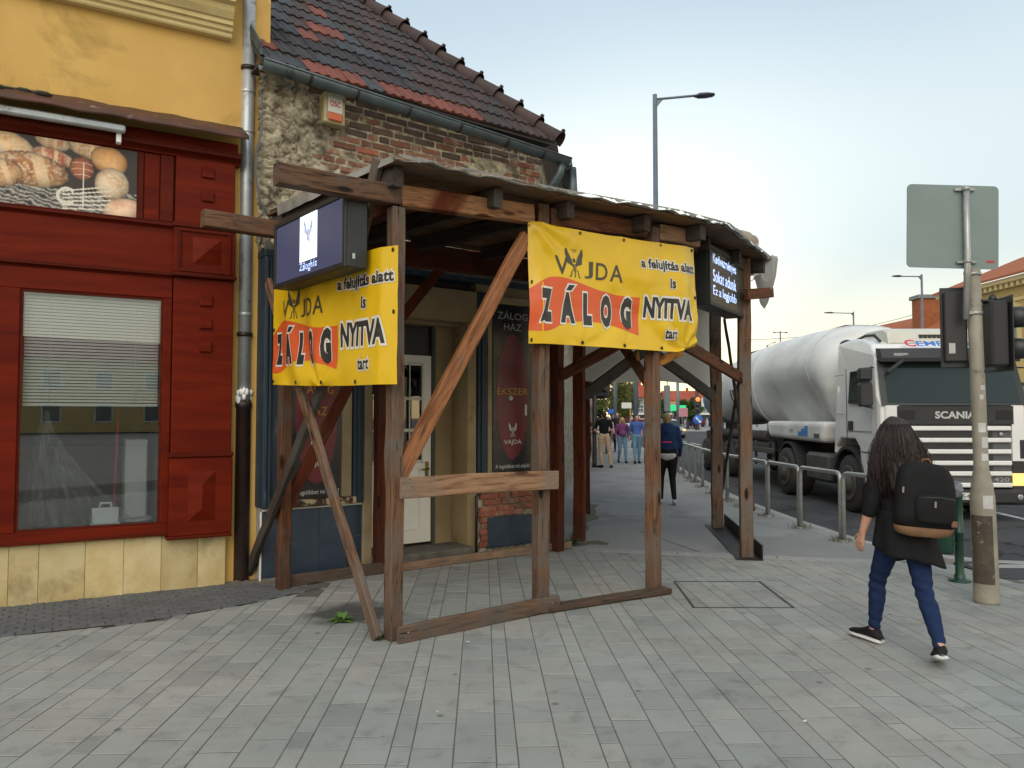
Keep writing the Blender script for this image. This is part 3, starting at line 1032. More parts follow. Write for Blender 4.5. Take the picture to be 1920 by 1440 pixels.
# pilaster
PX0, PX1 = -0.5, 0.025
box('pilaster', m_red, yh, PX0, PX1, -0.06, 0.06, 1.24, 2.86, 0.006)
box('pilaster', m_red, yh, PX0, PX1, -0.06, 0.06, 3.36, 3.985, 0.006)
pb = box('pilaster_base', m_red, yh, PX0 - 0.01, PX1 + 0.008, -0.10, 0.06, 0.49, 1.20, 0.008)
box('cap', m_red2, pb, PX0 - 0.02, PX1 + 0.015, -0.115, 0.05, 1.2005, 1.245, 0.01)
box('foot', m_red2, pb, PX0 - 0.03, PX1 + 0.012, -0.108, 0.05, 0.46, 0.4895, 0.008)
pk = box('pilaster_block', m_red, yh, PX0 - 0.01, PX1 + 0.01, -0.085, 0.06, 2.905, 3.32, 0.008)
box('cap', m_red2, pk, PX0 - 0.02, PX1 + 0.02, -0.10, 0.05, 3.3205, 3.362, 0.01)
box('foot', m_red2, pk, PX0 - 0.02, PX1 + 0.02, -0.11, 0.05, 2.862, 2.9045, 0.01)
# frame strips round the block
for q in ((PX0, PX1, 3.285, 3.315), (PX0, PX1, 2.91, 2.94)):
    box('strip', m_red2, pk, q[0] + 0.03, q[1] - 0.03, -0.098, -0.086, q[2], q[3], 0.003)
for q in ((PX0 + 0.03, PX0 + 0.055), (PX1 - 0.055, PX1 - 0.03)):
    box('strip', m_red2, pk, q[0], q[1], -0.098, -0.086, 2.941, 3.284, 0.003)
def pyramid(par, cx, cz, w, h, y, d=0.045, ridge=True):
    a, b = w / 2, h / 2
    rr = max(0, b - a)
    mb = MB()
    vs = [(cx - a, y, cz - b), (cx + a, y, cz - b), (cx + a, y, cz + b), (cx - a, y, cz + b), (cx, y - d, cz - rr), (cx, y - d, cz + rr)]
    if rr < 0.01:
        mb.add(vs[:5], [(0, 1, 4), (1, 2, 4), (2, 3, 4), (3, 0, 4), (3, 2, 1, 0)])
    else:
        mb.add(vs, [(0, 1, 4), (1, 2, 5, 4), (2, 3, 5), (3, 0, 4, 5), (3, 2, 1, 0)])
    return mb.build('pyramid', m_red, par)
pyramid(pb, -0.235, 0.845, 0.235, 0.45, -0.1005)
pyramid(pk, -0.22, 3.115, 0.25, 0.25, -0.0855)
for z in (3.865, 3.64, 2.655, 2.44, 2.225):
    box('square_boss', m_red, yh, -0.275, -0.165, -0.082, -0.0605, z - 0.05, z + 0.05, 0.006)
# plinth slabs
xs = [-3.4, -3.05, -2.72, -2.39, -2.055, -1.72, -1.505, -1.16, -0.86, -0.555, -0.245, 0.0]
for a, b in zip(xs[:-1], xs[1:]):
    box('plinth_slab', m_trav, yh, a + 0.001, b - 0.001, 0.0 - random.uniform(0, 0.003), 0.06, -0.02, 0.492, 0.004)

# bread picture (flat print): painted grid of colours
def hashn(x, y, s=1.0, o=4):
    return noise.fractal(Vector((x * s, y * s, 3.3)), 1.0, 2.0, o)
def bread_colour(x, y):
    """x 0..1.62, y 0..1 (height units); returns linear rgb of the printed photograph"""
    col = Vector((0.03, 0.022, 0.015))
    n = hashn(x, y, 9)
    # cloth and straw at the bottom
    if y < 0.3 + 0.05 * math.sin(x * 5):
        st = abs(math.sin((x * 0.6 + y * 2.2) * 24 + n * 2.5))
        col = Vector((0.40, 0.37, 0.32)) * (0.05 + 0.9 * st ** 3)
    def loaf(cx, cy, rx, ry, rot, c1, c2, sc=0.0, flour=0.0):
        nonlocal col
        dx, dy = x - cx, y - cy
        c, s = math.cos(rot), math.sin(rot)
        u = (dx * c + dy * s) / rx; v = (-dx * s + dy * c) / ry
        d = u * u + v * v + 0.08 * n
        if d < 1:
            sh = max(0.0, 1 - d) ** 0.45 * (0.72 + 0.4 * (v * 0.5 + 0.5) - 0.1 * u)
            k = Vector(c1).lerp(Vector(c2), min(1, max(0, 0.5 + 0.9 * hashn(x, y, 6))))
            if sc:
                w = math.sin(u * sc + v * 1.2)
                if w > 0.55:
                    k = k.lerp(Vector((0.72, 0.58, 0.40)), 0.8)
            if flour:
                f = hashn(x + 3, y, 26, 3)
                if f > 0.10:
                    k = k.lerp(Vector((0.72, 0.66, 0.58)), min(1, (f - 0.10) * 5) * flour * 0.75)
            k = Vector((k.x, k.y * 0.88, k.z * 0.72)); col = k * (0.06 + 1.1 * sh)
    loaf(1.05, 0.93, 0.30, 0.14, -0.3, (0.45, 0.25, 0.12), (0.6, 0.42, 0.25), 9, 0.8)
    loaf(0.62, 0.96, 0.22, 0.12, -0.2, (0.5, 0.28, 0.15), (0.6, 0.5, 0.4), 12, 0.9)
    loaf(0.62, 0.74, 0.26, 0.12, -0.25, (0.40, 0.13, 0.08), (0.66, 0.5, 0.40), 10, 0.7)
    loaf(1.32, 0.80, 0.24, 0.20, -0.3, (0.62, 0.32, 0.10), (0.8, 0.56, 0.3), 0, 0.1)
    loaf(0.10, 0.82, 0.30, 0.19, -0.3, (0.62, 0.36, 0.16), (0.9, 0.72, 0.5), 5, 0.9)
    loaf(0.36, 0.52, 0.46, 0.24, -0.12, (0.28, 0.11, 0.04), (0.62, 0.40, 0.20), 6, 0.9)
    loaf(0.02, 0.42, 0.26, 0.20, 0.1, (0.30, 0.12, 0.04), (0.6, 0.4, 0.22), 7, 0.6)
    loaf(0.98, 0.63, 0.155, 0.17, 0.0, (0.26, 0.08, 0.04), (0.38, 0.14, 0.07), 0, 0.0)
    dx, dy = (x - 0.98) / 0.155, (y - 0.63) / 0.17
    if dx * dx + dy * dy < 0.8 and abs(math.sin(dy * 6 + dx * 1.5 * dx)) < 0.22:
        col = Vector((0.55, 0.36, 0.22))
    loaf(1.36, 0.46, 0.22, 0.24, 0.1, (0.55, 0.42, 0.30), (0.72, 0.62, 0.5), 0, 1.2)
    loaf(1.50, 0.10, 0.26, 0.17, 0.25, (0.62, 0.40, 0.30), (0.85, 0.68, 0.58), 0, 0.5)
    # wheat ribbon
    r = abs(math.hypot((x - 0.80) * 1.0, y - 0.20) - 0.11)
    if r < 0.022 and x < 0.88:
        col = Vector((0.6, 0.57, 0.5))
    for k in range(6):
        if abs(y - (0.03 + 0.055 * k + (x - 0.9) * (0.10 + 0.03 * k))) < 0.010 and 0.75 < x < 1.35:
            col = Vector((0.62, 0.58, 0.48))
    if abs(x - 1.00) < 0.006 and y > 0.05 and y < 0.72:
        col = Vector((0.7, 0.7, 0.68))
    return col
BX0, BX1, BZ0, BZ1 = -2.9, -0.82, 3.37, 3.975
nx, ny = 300, 88
mb = MB()
mb.grid(nx, ny, lambda i, j: (BX0 + i * (BX1 - BX0), -0.024, BZ0 + j * (BZ1 - BZ0)), smooth=False)
t = NT('bread_print')
at = t.n('ShaderNodeAttribute', attribute_name='print')
t.l(at.outputs['Color'], t.b.inputs['Base Color']); t.b.inputs['Roughness'].default_value = 0.35
me = mb.mesh('bread_picture', t.m)
ca = me.color_attributes.new('print', 'FLOAT_COLOR', 'POINT')
buf = []
for v in me.vertices:
    x = (v.co.x - (-1.86)) / 0.605 * 0.98
    y = (v.co.z - BZ0) / (BZ1 - BZ0)
    q = bread_colour(x if x >= -0.02 else (0.9 + x * -1.0) % 1.6, y)
    buf += [min(1, q[0] * 1.15), min(1, q[1] * 1.15), min(1, q[2] * 1.15), 1]
ca.data.foreach_set('color', buf)
bp = link('bread_picture', me, yh)
mb = MB().box(BX0 + 0.001, BX1 - 0.001, -0.0235, -0.011, BZ0, BZ1)
mb.build('picture_board', m_blind, yh, fix=False)

# things inside the shop window
m_film = NT('plastic_film')
v = m_film.coords((6, 6, 1.2), False)
f = m_film.ramp(m_film.noise(v, 2.5, 4), [(0.35, 0.10), (0.7, 0.5)])
tr = m_film.n('ShaderNodeBsdfTransparent'); df = m_film.n('ShaderNodeBsdfDiffuse'); df.inputs[0].default_value = (0.5, 0.54, 0.54, 1)
mx = m_film.n('ShaderNodeMixShader'); m_film.l(f, mx.inputs[0]); m_film.l(tr.outputs[0], mx.inputs[1]); m_film.l(df.outputs[0], mx.inputs[2])
m_film.l(mx.outputs[0], [n for n in m_film.t.nodes if n.type == 'OUTPUT_MATERIAL'][0].inputs['Surface'])
m_film = m_film.m
def film_fn(i, j):
    # hung from one peg, spreading to the floor
    z = 1.62 - j * 1.02
    x0 = -1.50 - 0.17 * j ** 0.7; x1 = -1.46 + 0.72 * j ** 1.5
    x = x0 + i * (x1 - x0)
    y = 0.22 + 0.05 * math.sin(i * 30 + j * 2) * j + 0.14 * j
    return (x, y, z)
mb = MB(); mb.grid(50, 24, film_fn)
o = mb.build('plastic_sheet', m_film, None)
o.matrix_basis = Matrix.Translation(LO) @ Matrix.Rotation(LR, 4, 'Z')
tag(o, 'clear plastic sheet hanging from a peg behind the shop window', 'plastic sheet')
mop = thing('mop', 'red-handled mop standing behind the shop window', 'mop', Matrix.Translation(LO) @ Matrix.Rotation(LR, 4, 'Z') @ Vector((-0.93, 0.5, 0.3)), LR)
MB().tube([(0, 0, 0.12), (0.03, 0.03, 1.35)], 0.012, 8).build('handle', M_flat('mop_red', (0.5, 0.02, 0.05), 0.4), mop)
MB().lathe([(0.09, 0.0), (0.1, 0.05), (0.04, 0.12), (0.015, 0.16)], n=12).build('mop_head', m_blind, mop)
bu = thing('bucket', 'dark bucket with white rim beside the mop in the shop', 'bucket', Matrix.Translation(LO) @ Matrix.Rotation(LR, 4, 'Z') @ Vector((-0.74, 0.62, 0.3)), LR)
MB().lathe([(0.11, 0), (0.15, 0.28), (0.14, 0.28), (0.10, 0.01)], n=18).build('pail', M_flat('pail_dark', (0.05, 0.07, 0.08), 0.4), bu)
MB().lathe([(0.15, 0.275), (0.16, 0.28), (0.16, 0.3), (0.145, 0.3)], n=18).build('rim', m_blind, bu)
ds = thing('dustpan', 'white plastic dustpan lying on the shop window floor', 'dustpan', Matrix.Translation(LO) @ Matrix.Rotation(LR, 4, 'Z') @ Vector((-1.0, 0.30, 0.505)), LR)
mb = MB(); mb.box(-0.11, 0.11, -0.02, 0.02, 0.10, 0.24, 0.01); mb.box(-0.12, 0.12, -0.1, 0.06, 0.09, 0.1)
mb.build('pan', m_blind, ds)
MB().tube([(-0.05, 0, 0.23), (-0.04, 0, 0.28), (0.04, 0, 0.28), (0.05, 0, 0.23)], 0.012, 8).build('handle', m_blind, ds)
ca_ = thing('cabinet', 'narrow white cabinet standing at the right end of the shop window', 'cabinet', Matrix.Translation(LO) @ Matrix.Rotation(LR, 4, 'Z') @ Vector((-0.72, 0.75, 0.3)), LR)
MB().box(-0.1, 0.1, 0, 0.4, 0, 1.05, 0.006).build('carcass', m_blind, ca_, fix=False)
MB().box(-0.09, 0.09, -0.016, -0.001, 0.04, 1.0, 0.004).build('door', m_blind, ca_, fix=False)

# rain pipe
rp = thing('rain_pipe', 'silver rain pipe with brown iron foot beside the red pilaster', 'drainpipe', (-2.60, 7.49, 0), 0)
MB().lathe([(0.063, 1.72), (0.063, 5.9)], n=20).build('pipe', m_steel, rp)
for z in (2.55, 3.42, 4.35, 4.75):
    MB().lathe([(0.0655, z), (0.0675, z + 0.01), (0.0675, z + 0.03), (0.0645, z + 0.035)], n=20).build('joint', m_steel, rp)
for z in (2.35, 4.98):
    c = MB().lathe([(0.066, z), (0.075, z), (0.075, z + 0.04), (0.066, z + 0.04)], n=20)
    c.box(-0.02, 0.02, 0.06, 0.16, z + 0.008, z + 0.032)
    c.build('clamp', m_iron, rp)
MB().lathe([(0.06, -0.02), (0.072, 0.0), (0.072, 1.66), (0.08, 1.665), (0.08, 1.70), (0.066, 1.73)], n=20).build('iron_foot', m_iron, rp)
mb = MB()
for k in range(22):
    a = random.uniform(0, 6.28)
    mb.ball((0.066 * math.cos(a), 0.066 * math.sin(a), 1.72 + random.uniform(-0.01, 0.12)), (0.022, 0.022, 0.03), 6, 4)
mb.build('sealant', m_blind, rp)

# ================================================================== BRICK HOUSE
BR = frame_rot(52.5)
BO = (-2.347, 7.472, 0)
BMX = Matrix.Translation(BO) @ Matrix.Rotation(BR, 4, 'Z')
def Bw(u, out, h):
    return BMX @ Vector((u, -out, h))
SIDE = 52.5 - 6.5                     # the street wall turns away by this many degrees
sa = R(90 - SIDE)                     # its run in local x,y
sd = Vector((math.cos(R(SIDE)), math.sin(R(SIDE)), 0))      # local direction of the street wall
CORNER = Vector((3.40, 0.0, 0))

bh = thing('brick_house', 'low brick corner house with worn tiled roof and crumbling plaster', 'building', BO, BR)
m_mortar = M('old_render', C('#cfc4a8', 0.82), C('#7f725d', 0.7), 9, 0.95, 0.9, 45, 0.02, lo=0.36, hi=0.6, stain=C('#5f5546', 0.6), stain_scale=2.8, stain_lo=0.5, stain_hi=0.75, var=0, rnd=False)
m_brick = M('old_brick', C('#9a6a55', 0.72), C('#835646', 0.7), 8, 0.92, 0.6, 60, 0.006, stain=C('#b3a084', 0.7), stain_scale=6, stain_lo=0.47, stain_hi=0.72, var=0.3)
m_brick_dk = M('dark_brick', C('#7d6558', 0.62), C('#5f5048', 0.6), 6, 0.95, 0.5, 60, 0.006, stain=C('#8a7d6c', 0.7), stain_scale=6, stain_lo=0.6, stain_hi=0.8, var=0.3)
m_brick_br = M('fresh_brick', C('#b06a52', 0.78), C('#965845', 0.74), 9, 0.9, 0.4, 60, 0.005, var=0.2, stain=C('#c0ac8c', 0.7), stain_scale=7, stain_lo=0.5, stain_hi=0.75)
m_stone = M('rubble_stone', C('#b0a68c', 0.8), C('#857c69', 0.75), 6, 0.95, 0.6, 40, 0.012, var=0.25)
m_blue = M('blue_paint', C('#2b4152', 0.7), C('#1e303f', 0.7), 5, 0.55, 0.25, 40, 0.003, sx=(3, 3, 0.7), var=0.08, stain=C('#5a6b74', 0.6), stain_scale=5, stain_lo=0.6, stain_hi=0.72)
m_creamw = M('cream_paint', C('#bba885', 0.72), C('#a08c69', 0.7), 3, 0.7, 0.2, 40, var=0.05, stain=C('#7a4a2a', 0.6), stain_scale=5, stain_lo=0.62, stain_hi=0.68)
m_beige = M('beige_plaster', C('#b9a37b', 0.7), C('#a08a63', 0.68), 2, 0.85, 0.2, 40, var=0, stain=C('#6b5636', 0.6), stain_scale=2.2, stain_lo=0.6, stain_hi=0.8)
m_tile_blue = M('slate_blue_tile', C('#3a4a5e', 0.8), C('#2a394b', 0.8), 7, 0.45, 0.12, 25, var=0.1)
m_grout = M('grout', (0.32, 0.31, 0.29), (0.2, 0.2, 0.19), 20, 0.9, 0.2)
m_white = M('white_door_paint', C('#efece3', 0.95), C('#e2ded2', 0.95), 2, 0.5, 0.1, 30, var=0, stain=C('#8f8a7c', 0.7), stain_scale=4, stain_lo=0.66, stain_hi=0.8)
m_zinc = M('zinc', C('#6d7a7d', 0.8), C('#566265', 0.8), 5, 0.5, 0.1, 25, metal=0.55, var=0.06, stain=C('#3c4446', 0.7), stain_scale=4, stain_lo=0.55)
m_conc = M('step_concrete', C('#7d776b', 0.75), C('#5d584f', 0.7), 6, 0.9, 0.4, 50, var=0)

# house body behind the facade skin
def plan(out_off, far=9.0):
    c = CORNER + Vector((0.0, -out_off, 0))
    return [(-0.2, 0.16 - out_off), (c.x - 0.1, c.y + 0.16), (c.x - 0.1 + sd.x * far, c.y + 0.16 + sd.y * far), (c.x - 0.1 + sd.x * far - 5.5, c.y + 0.16 + sd.y * far + 3), (-0.2, 6.5)]
mb = MB()
mb.prism([(-0.2, 0.16), (3.3, 0.16), (3.3, 6), (-0.2, 6.5)], 3.0, 4.99, 'z')
mb.prism([(-0.2, 0.16), (1.06, 0.16), (1.06, 6), (-0.2, 6.5)], 0.0, 3.0, 'z')
mb.prism([(2.42, 0.16), (3.3, 0.16), (3.3, 6), (2.42, 6)], 0.0, 3.0, 'z')
mb.prism([(1.06, 0.75), (2.42, 0.75), (2.42, 6), (1.06, 6)], 0.0, 3.0, 'z')
mb.build('core_wall', M('core', (0.12, 0.11, 0.1), (0.09, 0.085, 0.08), 3, 0.9, 0.1), bh)
# street side wall
mb = MB()
q0 = CORNER; q1 = CORNER + sd * 8.6
nn = Vector((sd.y, -sd.x, 0))
mb.prism([(q0.x - 0.05, q0.y + 0.17), (q0.x, q0.y + 0.02), (q1.x, q1.y), (q1.x - 0.5, q1.y + 0.3)], 0, 4.97, 'z')
mb.build('street_wall', m_mortar, bh)

# upper wall skin: render that is proud of the brickwork where it still sticks
def plaster_here(u, h):
    """>0 where render covers the bricks"""
    n = noise.fractal(Vector((u * 1.5, h * 2.2, 4.7)), 1.0, 2.1, 4) * 0.9
    v = n - 0.03
    if u < 0.62:
        v += 0.55 * (0.62 - u) / 0.3
    if h < 3.95 - 0.12 * u and u < 2.2:
        v += 0.5 * (3.95 - 0.12 * u - h)
    if 2.25 < u < 3.05 and 3.9 < h < 4.62:
        v += 0.25
    if h > 4.45 and u > 0.6 and u < 2.2:
        v -= 0.35
    if u > 3.05 or (0.7 < u < 1.5 and 3.9 < h < 4.5):
        v -= 0.5
    return v
def skin(i, j):
    u = -0.16 + i * (3.40 + 0.16); h = 3.2 + j * (4.97 - 3.2)
    p = plaster_here(u, h) + 0.10 * noise.fractal(Vector((u * 13, h * 13, 2.0)), 1.0, 2.0, 3)
    k = max(0.0, min(1.0, 0.5 + p * 5.0))
    rough_ = noise.fractal(Vector((u * 6, h * 6, 1.0)), 0.9, 2.0, 6)
    base = 0.012 + 0.034 * k + (0.007 + 0.011 * k) * rough_
    if u < 0.6:
        e = min(1, (0.6 - u) * 4)
        wx = u + 0.05 * noise.noise(Vector((u * 9, h * 9, 1.0))); wh = h + 0.05 * noise.noise(Vector((u * 9, h * 9, 5.0)))
        cr, cpt = noise.voronoi(Vector((wx * 7, wh * 9, 3.0)))
        cell = noise.cell(cpt[0] * 7.3)
        base += e * (0.010 + 0.030 * noise.fractal(Vector((u * 3.4, h * 3.4, 8.0)), 0.6, 2.1, 8) + 0.016 * cell)
        base -= e * 0.03 * max(0, 0.10 - (cr[1] - cr[0])) / 0.10
    return (u, -base, h)
mb = MB(); mb.grid(290, 144, skin)
uw = mb.build('upper_wall', m_mortar, bh)

def rough_block(w, h, d, seed, rr=0.007):
    mb = MB(); c = 0.009
    mb.box(-w / 2, w / 2, -d, 0.02, -h / 2, h / 2, c)
    for k, v in enumerate(mb.v):
        n = Vector((noise.noise(Vector((v[0] * 9, v[2] * 9, seed))), noise.noise(Vector((v[0] * 9, v[2] * 9, seed + 5))), noise.noise(Vector((v[0] * 9, v[2] * 9, seed + 9)))))
        mb.v[k] = (v[0] + n.x * rr, v[1] + n.y * rr * 0.8, v[2] + n.z * rr)
    return mb
brick_meshes = {}
def brick_mesh(kind, half, var):
    key = (kind, half, var)
    if key not in brick_meshes:
        w = 0.118 if half else 0.250
        mm = {'o': m_brick, 'd': m_brick_dk, 'b': m_brick_br}[kind]
        brick_meshes[key] = rough_block(w, 0.066, 0.022, var * 3.1 + (20 if half else 0)).mesh('brick', mm)
    return brick_meshes[key]
row = 0
nb = 0
h = 3.40
while h < 4.95:
    u = 0.36 + (0.068 if row % 2 else 0.0) + random.uniform(-0.03, 0.03)
    while u < 3.38:
        half = (random.random() < 0.33)
        w = 0.132 if half else 0.264
        if u + w > 3.40:
            half = True; w = 0.132
            if u + w > 3.44:
                break
        cu = u + w / 2
        if plaster_here(cu, h) < 0.16:
            dark_share = 0.9 * max(0, min(1, (h - 4.45) / 0.35)) + (0.12 if u < 1.7 else 0.0)  # share of darker bricks, rising towards the top of the wall
            r = random.random()
            kind = 'd' if r < dark_share else ('b' if (u > 2.2 and random.random() < 0.6) or random.random() < 0.06 else 'o')
            out = random.uniform(-0.008, 0.010)
            mw = Matrix.Translation((cu, -out, h - 0.02 * math.sin(u * 1.2))) @ Matrix.Rotation(random.uniform(-0.02, 0.02), 4, 'Y')
            link('brick', brick_mesh(kind, half, random.randrange(4)), bh, mw); nb += 1
        u += w
    h += 0.083
    row += 1
# rubble stones on the left end
for k in range(26):
    u = random.uniform(-0.12, 0.42); hh = random.uniform(3.25, 4.75)
    mb = MB()
    rx, rz = random.uniform(0.035, 0.10), random.uniform(0.03, 0.07)
    bm_ = bmesh.new()
    for _ in range(11):
        d_ = Vector((random.gauss(0, 1), random.gauss(0, 1), random.gauss(0, 1))).normalized()
        bm_.verts.new((d_.x * rx, d_.y * 0.045, d_.z * rz))
    bmesh.ops.convex_hull(bm_, input=bm_.verts)
    mb.add([tuple(v.co) for v in bm_.verts], [], False)
    bm_.verts.index_update()
    mb.f += [[v.index for v in f.verts] for f in bm_.faces]; mb.mi += [0] * len(bm_.faces); mb.sm += [False] * len(bm_.faces)
    bm_.free()
    mb.build('stone', m_stone, bh, Matrix.Translation((u, -0.012 - random.random() * 0.02, hh)) @ Matrix.Rotation(random.uniform(-.4, .4), 4, 'Y'))

# ---- lower storey, left bay
mw_ = m_mortar
box('pier', m_grout, bh, -0.06, 1.06, -0.0, 0.155, 0.0, 0.70, 0)
for i in range(4):
    for j in range(2):
        x0 = -0.055 + i * 0.287
        box('wall_tile', m_tile_blue, bh, x0 + 0.003, x0 + 0.284, -0.012, 0.0, 0.03 + j * 0.318 + 0.003, 0.03 + j * 0.318 + 0.315, 0.003)
box('tile_edge', m_white, bh, -0.055, 1.09, -0.016, 0.0, 0.668, 0.682, 0.002)
box('tile_edge', m_white, bh, -0.075, -0.061, -0.018, 0.0, 0.0, 0.66, 0.002)
box('pilaster', m_blue, bh, -0.075, 0.0, -0.07, 0.15, 0.70, 3.12, 0.006)
box('pilaster', m_blue, bh, 0.003, 0.115, -0.045, 0.15, 0.70, 3.12, 0.006)
for x in (-0.055, -0.02):
    box('strip', m_blue, bh, x - 0.012, x + 0.012, -0.09, -0.071, 0.70, 3.1, 0.004)
box('bay_panel', m_creamw, bh, 0.115, 1.06, 0.0, 0.15, 0.70, 3.12, 0)
box('window_frame', m_creamw, bh, 0.74, 0.86, -0.035, 0.0, 0.76, 3.0, 0.006)
box('window_frame', m_creamw, bh, 0.12, 0.195, -0.035, 0.0, 0.76, 3.0, 0.006)
box('window_sill', M('peeling_sill', C('#5a3a24', 0.7), C('#43291a', 0.7), 4, 0.7, 0.3, 40, stain=C('#cdbb98', 0.8), stain_scale=6, stain_lo=0.52, stain_hi=0.58), bh, 0.10, 0.90, -0.07, 0.0, 0.69, 0.758, 0.006)
box('pilaster', m_blue, bh, 0.868, 0.985, -0.06, 0.0, 0.70, 3.1, 0.006)
box('strip', m_blue, bh, 0.905, 0.935, -0.08, -0.061, 0.70, 3.1, 0.004)
box('jamb', m_creamw, bh, 0.987, 1.09, -0.045, 0.12, 0.0, 3.0, 0.006)

# ---- shop signs: dark board with red oval and lettering
m_navy = M('sign_navy', (0.008, 0.010, 0.018), (0.006, 0.007, 0.012), 5, 0.3, 0.0, var=0)
m_oval = M('sign_crimson', (0.16, 0.012, 0.022), (0.11, 0.008, 0.016), 2, 0.35, 0.0, var=0)
m_gold = M_flat('sign_gold', C('#c99a2e', 0.8), 0.5)
m_letw = M_flat('sign_white', (0.62, 0.62, 0.6), 0.5)
m_letg = M_flat('sign_grey', (0.36, 0.37, 0.38), 0.5)

def eagle(cx, z0, s, wing_only=False):
    """bird with raised wings on a pair of splayed legs, height s"""
    it = []
    P = lambda pts: it.append(poly([(cx + x * s, z0 + z * s) for x, z in pts]))
    for sg in (-1, 1):
        # feathers of the raised wing
        for k in range(7):
            a = k / 6.0
            bx, bz = 0.05 + 0.05 * a, 0.42 + 0.16 * a
            tx, tz = 0.33 - 0.02 * abs(a - .4), 0.52 + 0.44 * a
            w = 0.028
            pts = [(sg * bx, bz - w), (sg * tx, tz - w * .8), (sg * (tx + 0.015), tz + w * .2), (sg * (tx - .03), tz + w), (sg * bx, bz + w)]
            P(pts if sg > 0 else pts[::-1])
        pts = [(sg * 0.27, 0.98), (sg * 0.34, 1.0), (sg * 0.36, 0.8), (sg * 0.31, 0.62), (sg * 0.24, 0.5), (sg * 0.16, 0.42), (sg * 0.1, 0.45), (sg * 0.24, 0.66), (sg * 0.29, 0.82)]
        P(pts if sg < 0 else pts[::-1])
        pts = [(sg * 0.04, 0.26), (sg * 0.10, 0.24), (sg * 0.15, 0.03), (sg * 0.24, 0.0), (sg * 0.23, 0.03), (sg * 0.19, 0.055), (sg * 0.13, 0.26)]
        P(pts)
    # body in chevrons
    for k in range(4):
        z = 0.22 + k * 0.075
        w = 0.05 + 0.018 * k
        P([(0, z - 0.045), (w, z + 0.01), (w, z + 0.055), (0, z), (-w, z + 0.055), (-w, z + 0.01)])
    P([(-0.05, 0.53), (0.05, 0.53), (0.055, 0.60), (0.03, 0.66), (-0.02, 0.67), (-0.075, 0.64), (-0.05, 0.61)])
    P([(-0.02, 0.03), (0.0, 0.0), (0.02, 0.03), (0.02, 0.2), (-0.02, 0.2)])
    return it
def crown_lines(cx, z, s):
    return [rect(cx - 0.10 * s, z, cx + 0.10 * s, z + 0.02 * s), rect(cx - 0.06 * s, z - 0.05 * s, cx + 0.07 * s, z - 0.035 * s)]

def shop_sign(u0, u1, h0, h1, full, label):
    sg = thing('shop_sign', label, 'sign', Bw((u0 + u1) / 2, 0.036, h0), BR)
    w = (u1 - u0); H_ = h1 - h0
    box('board', m_navy, sg, -w / 2, w / 2, -0.012, 0.0, 0, H_, 0.003)
    on = lambda y: (lambda x, z: (x, y, z))
    k = H_
    flat_to_mesh('oval', [ellipse(0, 0.45 * k, w * 0.42, 0.378 * k, 56)], m_oval, sg, on(-0.0145))
    def T(s, cx, z, wd, ht, m, nm='lettering'):
        flat_to_mesh(nm, [text_fit(s, cx - wd / 2, z, cx + wd / 2, z + ht, 0.0)], m, sg, on(-0.017))
    T('ZÁLOG', 0, 0.915 * k, w * 0.80, 0.053 * k, m_letg)
    T('HÁZ', 0, 0.85 * k, w * 0.46, 0.05 * k, m_letg)
    if full:
        T('ÉKSZER', 0, 0.46 * k, w * 0.80, 0.05 * k, m_gold)
    else:
        T('ZÁLOG', 0, 0.53 * k, w * 0.66, 0.055 * k, m_gold)
        T('HÁZ', 0, 0.42 * k, w * 0.42, 0.055 * k, m_gold)
    flat_to_mesh('emblem', eagle(0, 0.205 * k, 0.085 * k), m_letw, sg, on(-0.017))
    T('VAJDA', 0, 0.155 * k, w * 0.46, 0.034 * k, m_letw)
    T('A legtöbbet mi adjuk!', 0, 0.012 * k, w * 0.90, 0.03 * k, m_letw)
    return sg
s1_ = shop_sign(0.20, 0.735, 0.77, 2.72, False, 'dark shop sign with red oval behind the leaning braces')
s2_ = shop_sign(2.645, 3.215, 0.93, 2.90, True, 'dark shop sign with red oval right of the white door')
# torn sticker and label on the second sign
mb = MB(); mb.lathe([(0.028, 0), (0.028, 0.004)], n=16, axis='y', c=(-0.03, -0.022, 0.865)); mb.build('round_sticker', m_letw, s2_)
box('paper_strip', m_letw, s2_, 0.185, 0.215, -0.018, -0.014, 0.66, 0.79, 0.001)

# ---- doorway
box('lintel', m_beige, bh, 1.06, 2.43, -0.03, 0.15, 2.66, 3.02, 0.006)
box('transom', M_flat('transom_dark', (0.02, 0.018, 0.017), 0.5), bh, 1.10, 2.0, 0.33, 0.36, 2.28, 2.66, 0)
box('soffit', m_beige, bh, 1.06, 2.42, 0.151, 0.75, 2.62, 2.66, 0)
box('reveal', m_beige, bh, 2.30, 2.42, -0.028, 0.75, 0.0, 2.655, 0.006)
box('reveal', m_beige, bh, 1.061, 1.09, 0.121, 0.75, 0.0, 2.655, 0.004)
box('doorway_panel', m_beige, bh, 2.06, 2.299, 0.30, 0.75, 0.1, 2.655, 0.006)
box('door_frame', M_flat('frame_dark', C('#4a4a42', 0.8), 0.6), bh, 2.015, 2.06, 0.28, 0.4, 0.1, 2.655, 0.004)  # door frame in one even dark grey
box('doorway_panel', m_dark, bh, 1.09, 2.06, 0.60, 0.75, 0.0, 2.66, 0)  # near-black sheet behind the door; its colour stands in for the unlit room
box('door_step', m_conc, bh, 1.07, 2.32, -0.16, 0.75, 0.0, 0.115, 0.012)
dr = MB()
DX0, DX1, DZ0, DZ1 = 1.10, 2.01, 0.15, 2.275
wx0, wx1, wz0, wz1 = 1.22, 1.89, 1.08, 2.16
dr.box(DX0, wx0, 0.30, 0.345, DZ0, DZ1); dr.box(wx1, DX1, 0.30, 0.345, DZ0, DZ1)
dr.box(wx0, wx1, 0.30, 0.345, wz1, DZ1); dr.box(wx0, wx1, 0.30, 0.345, DZ0, wz0)
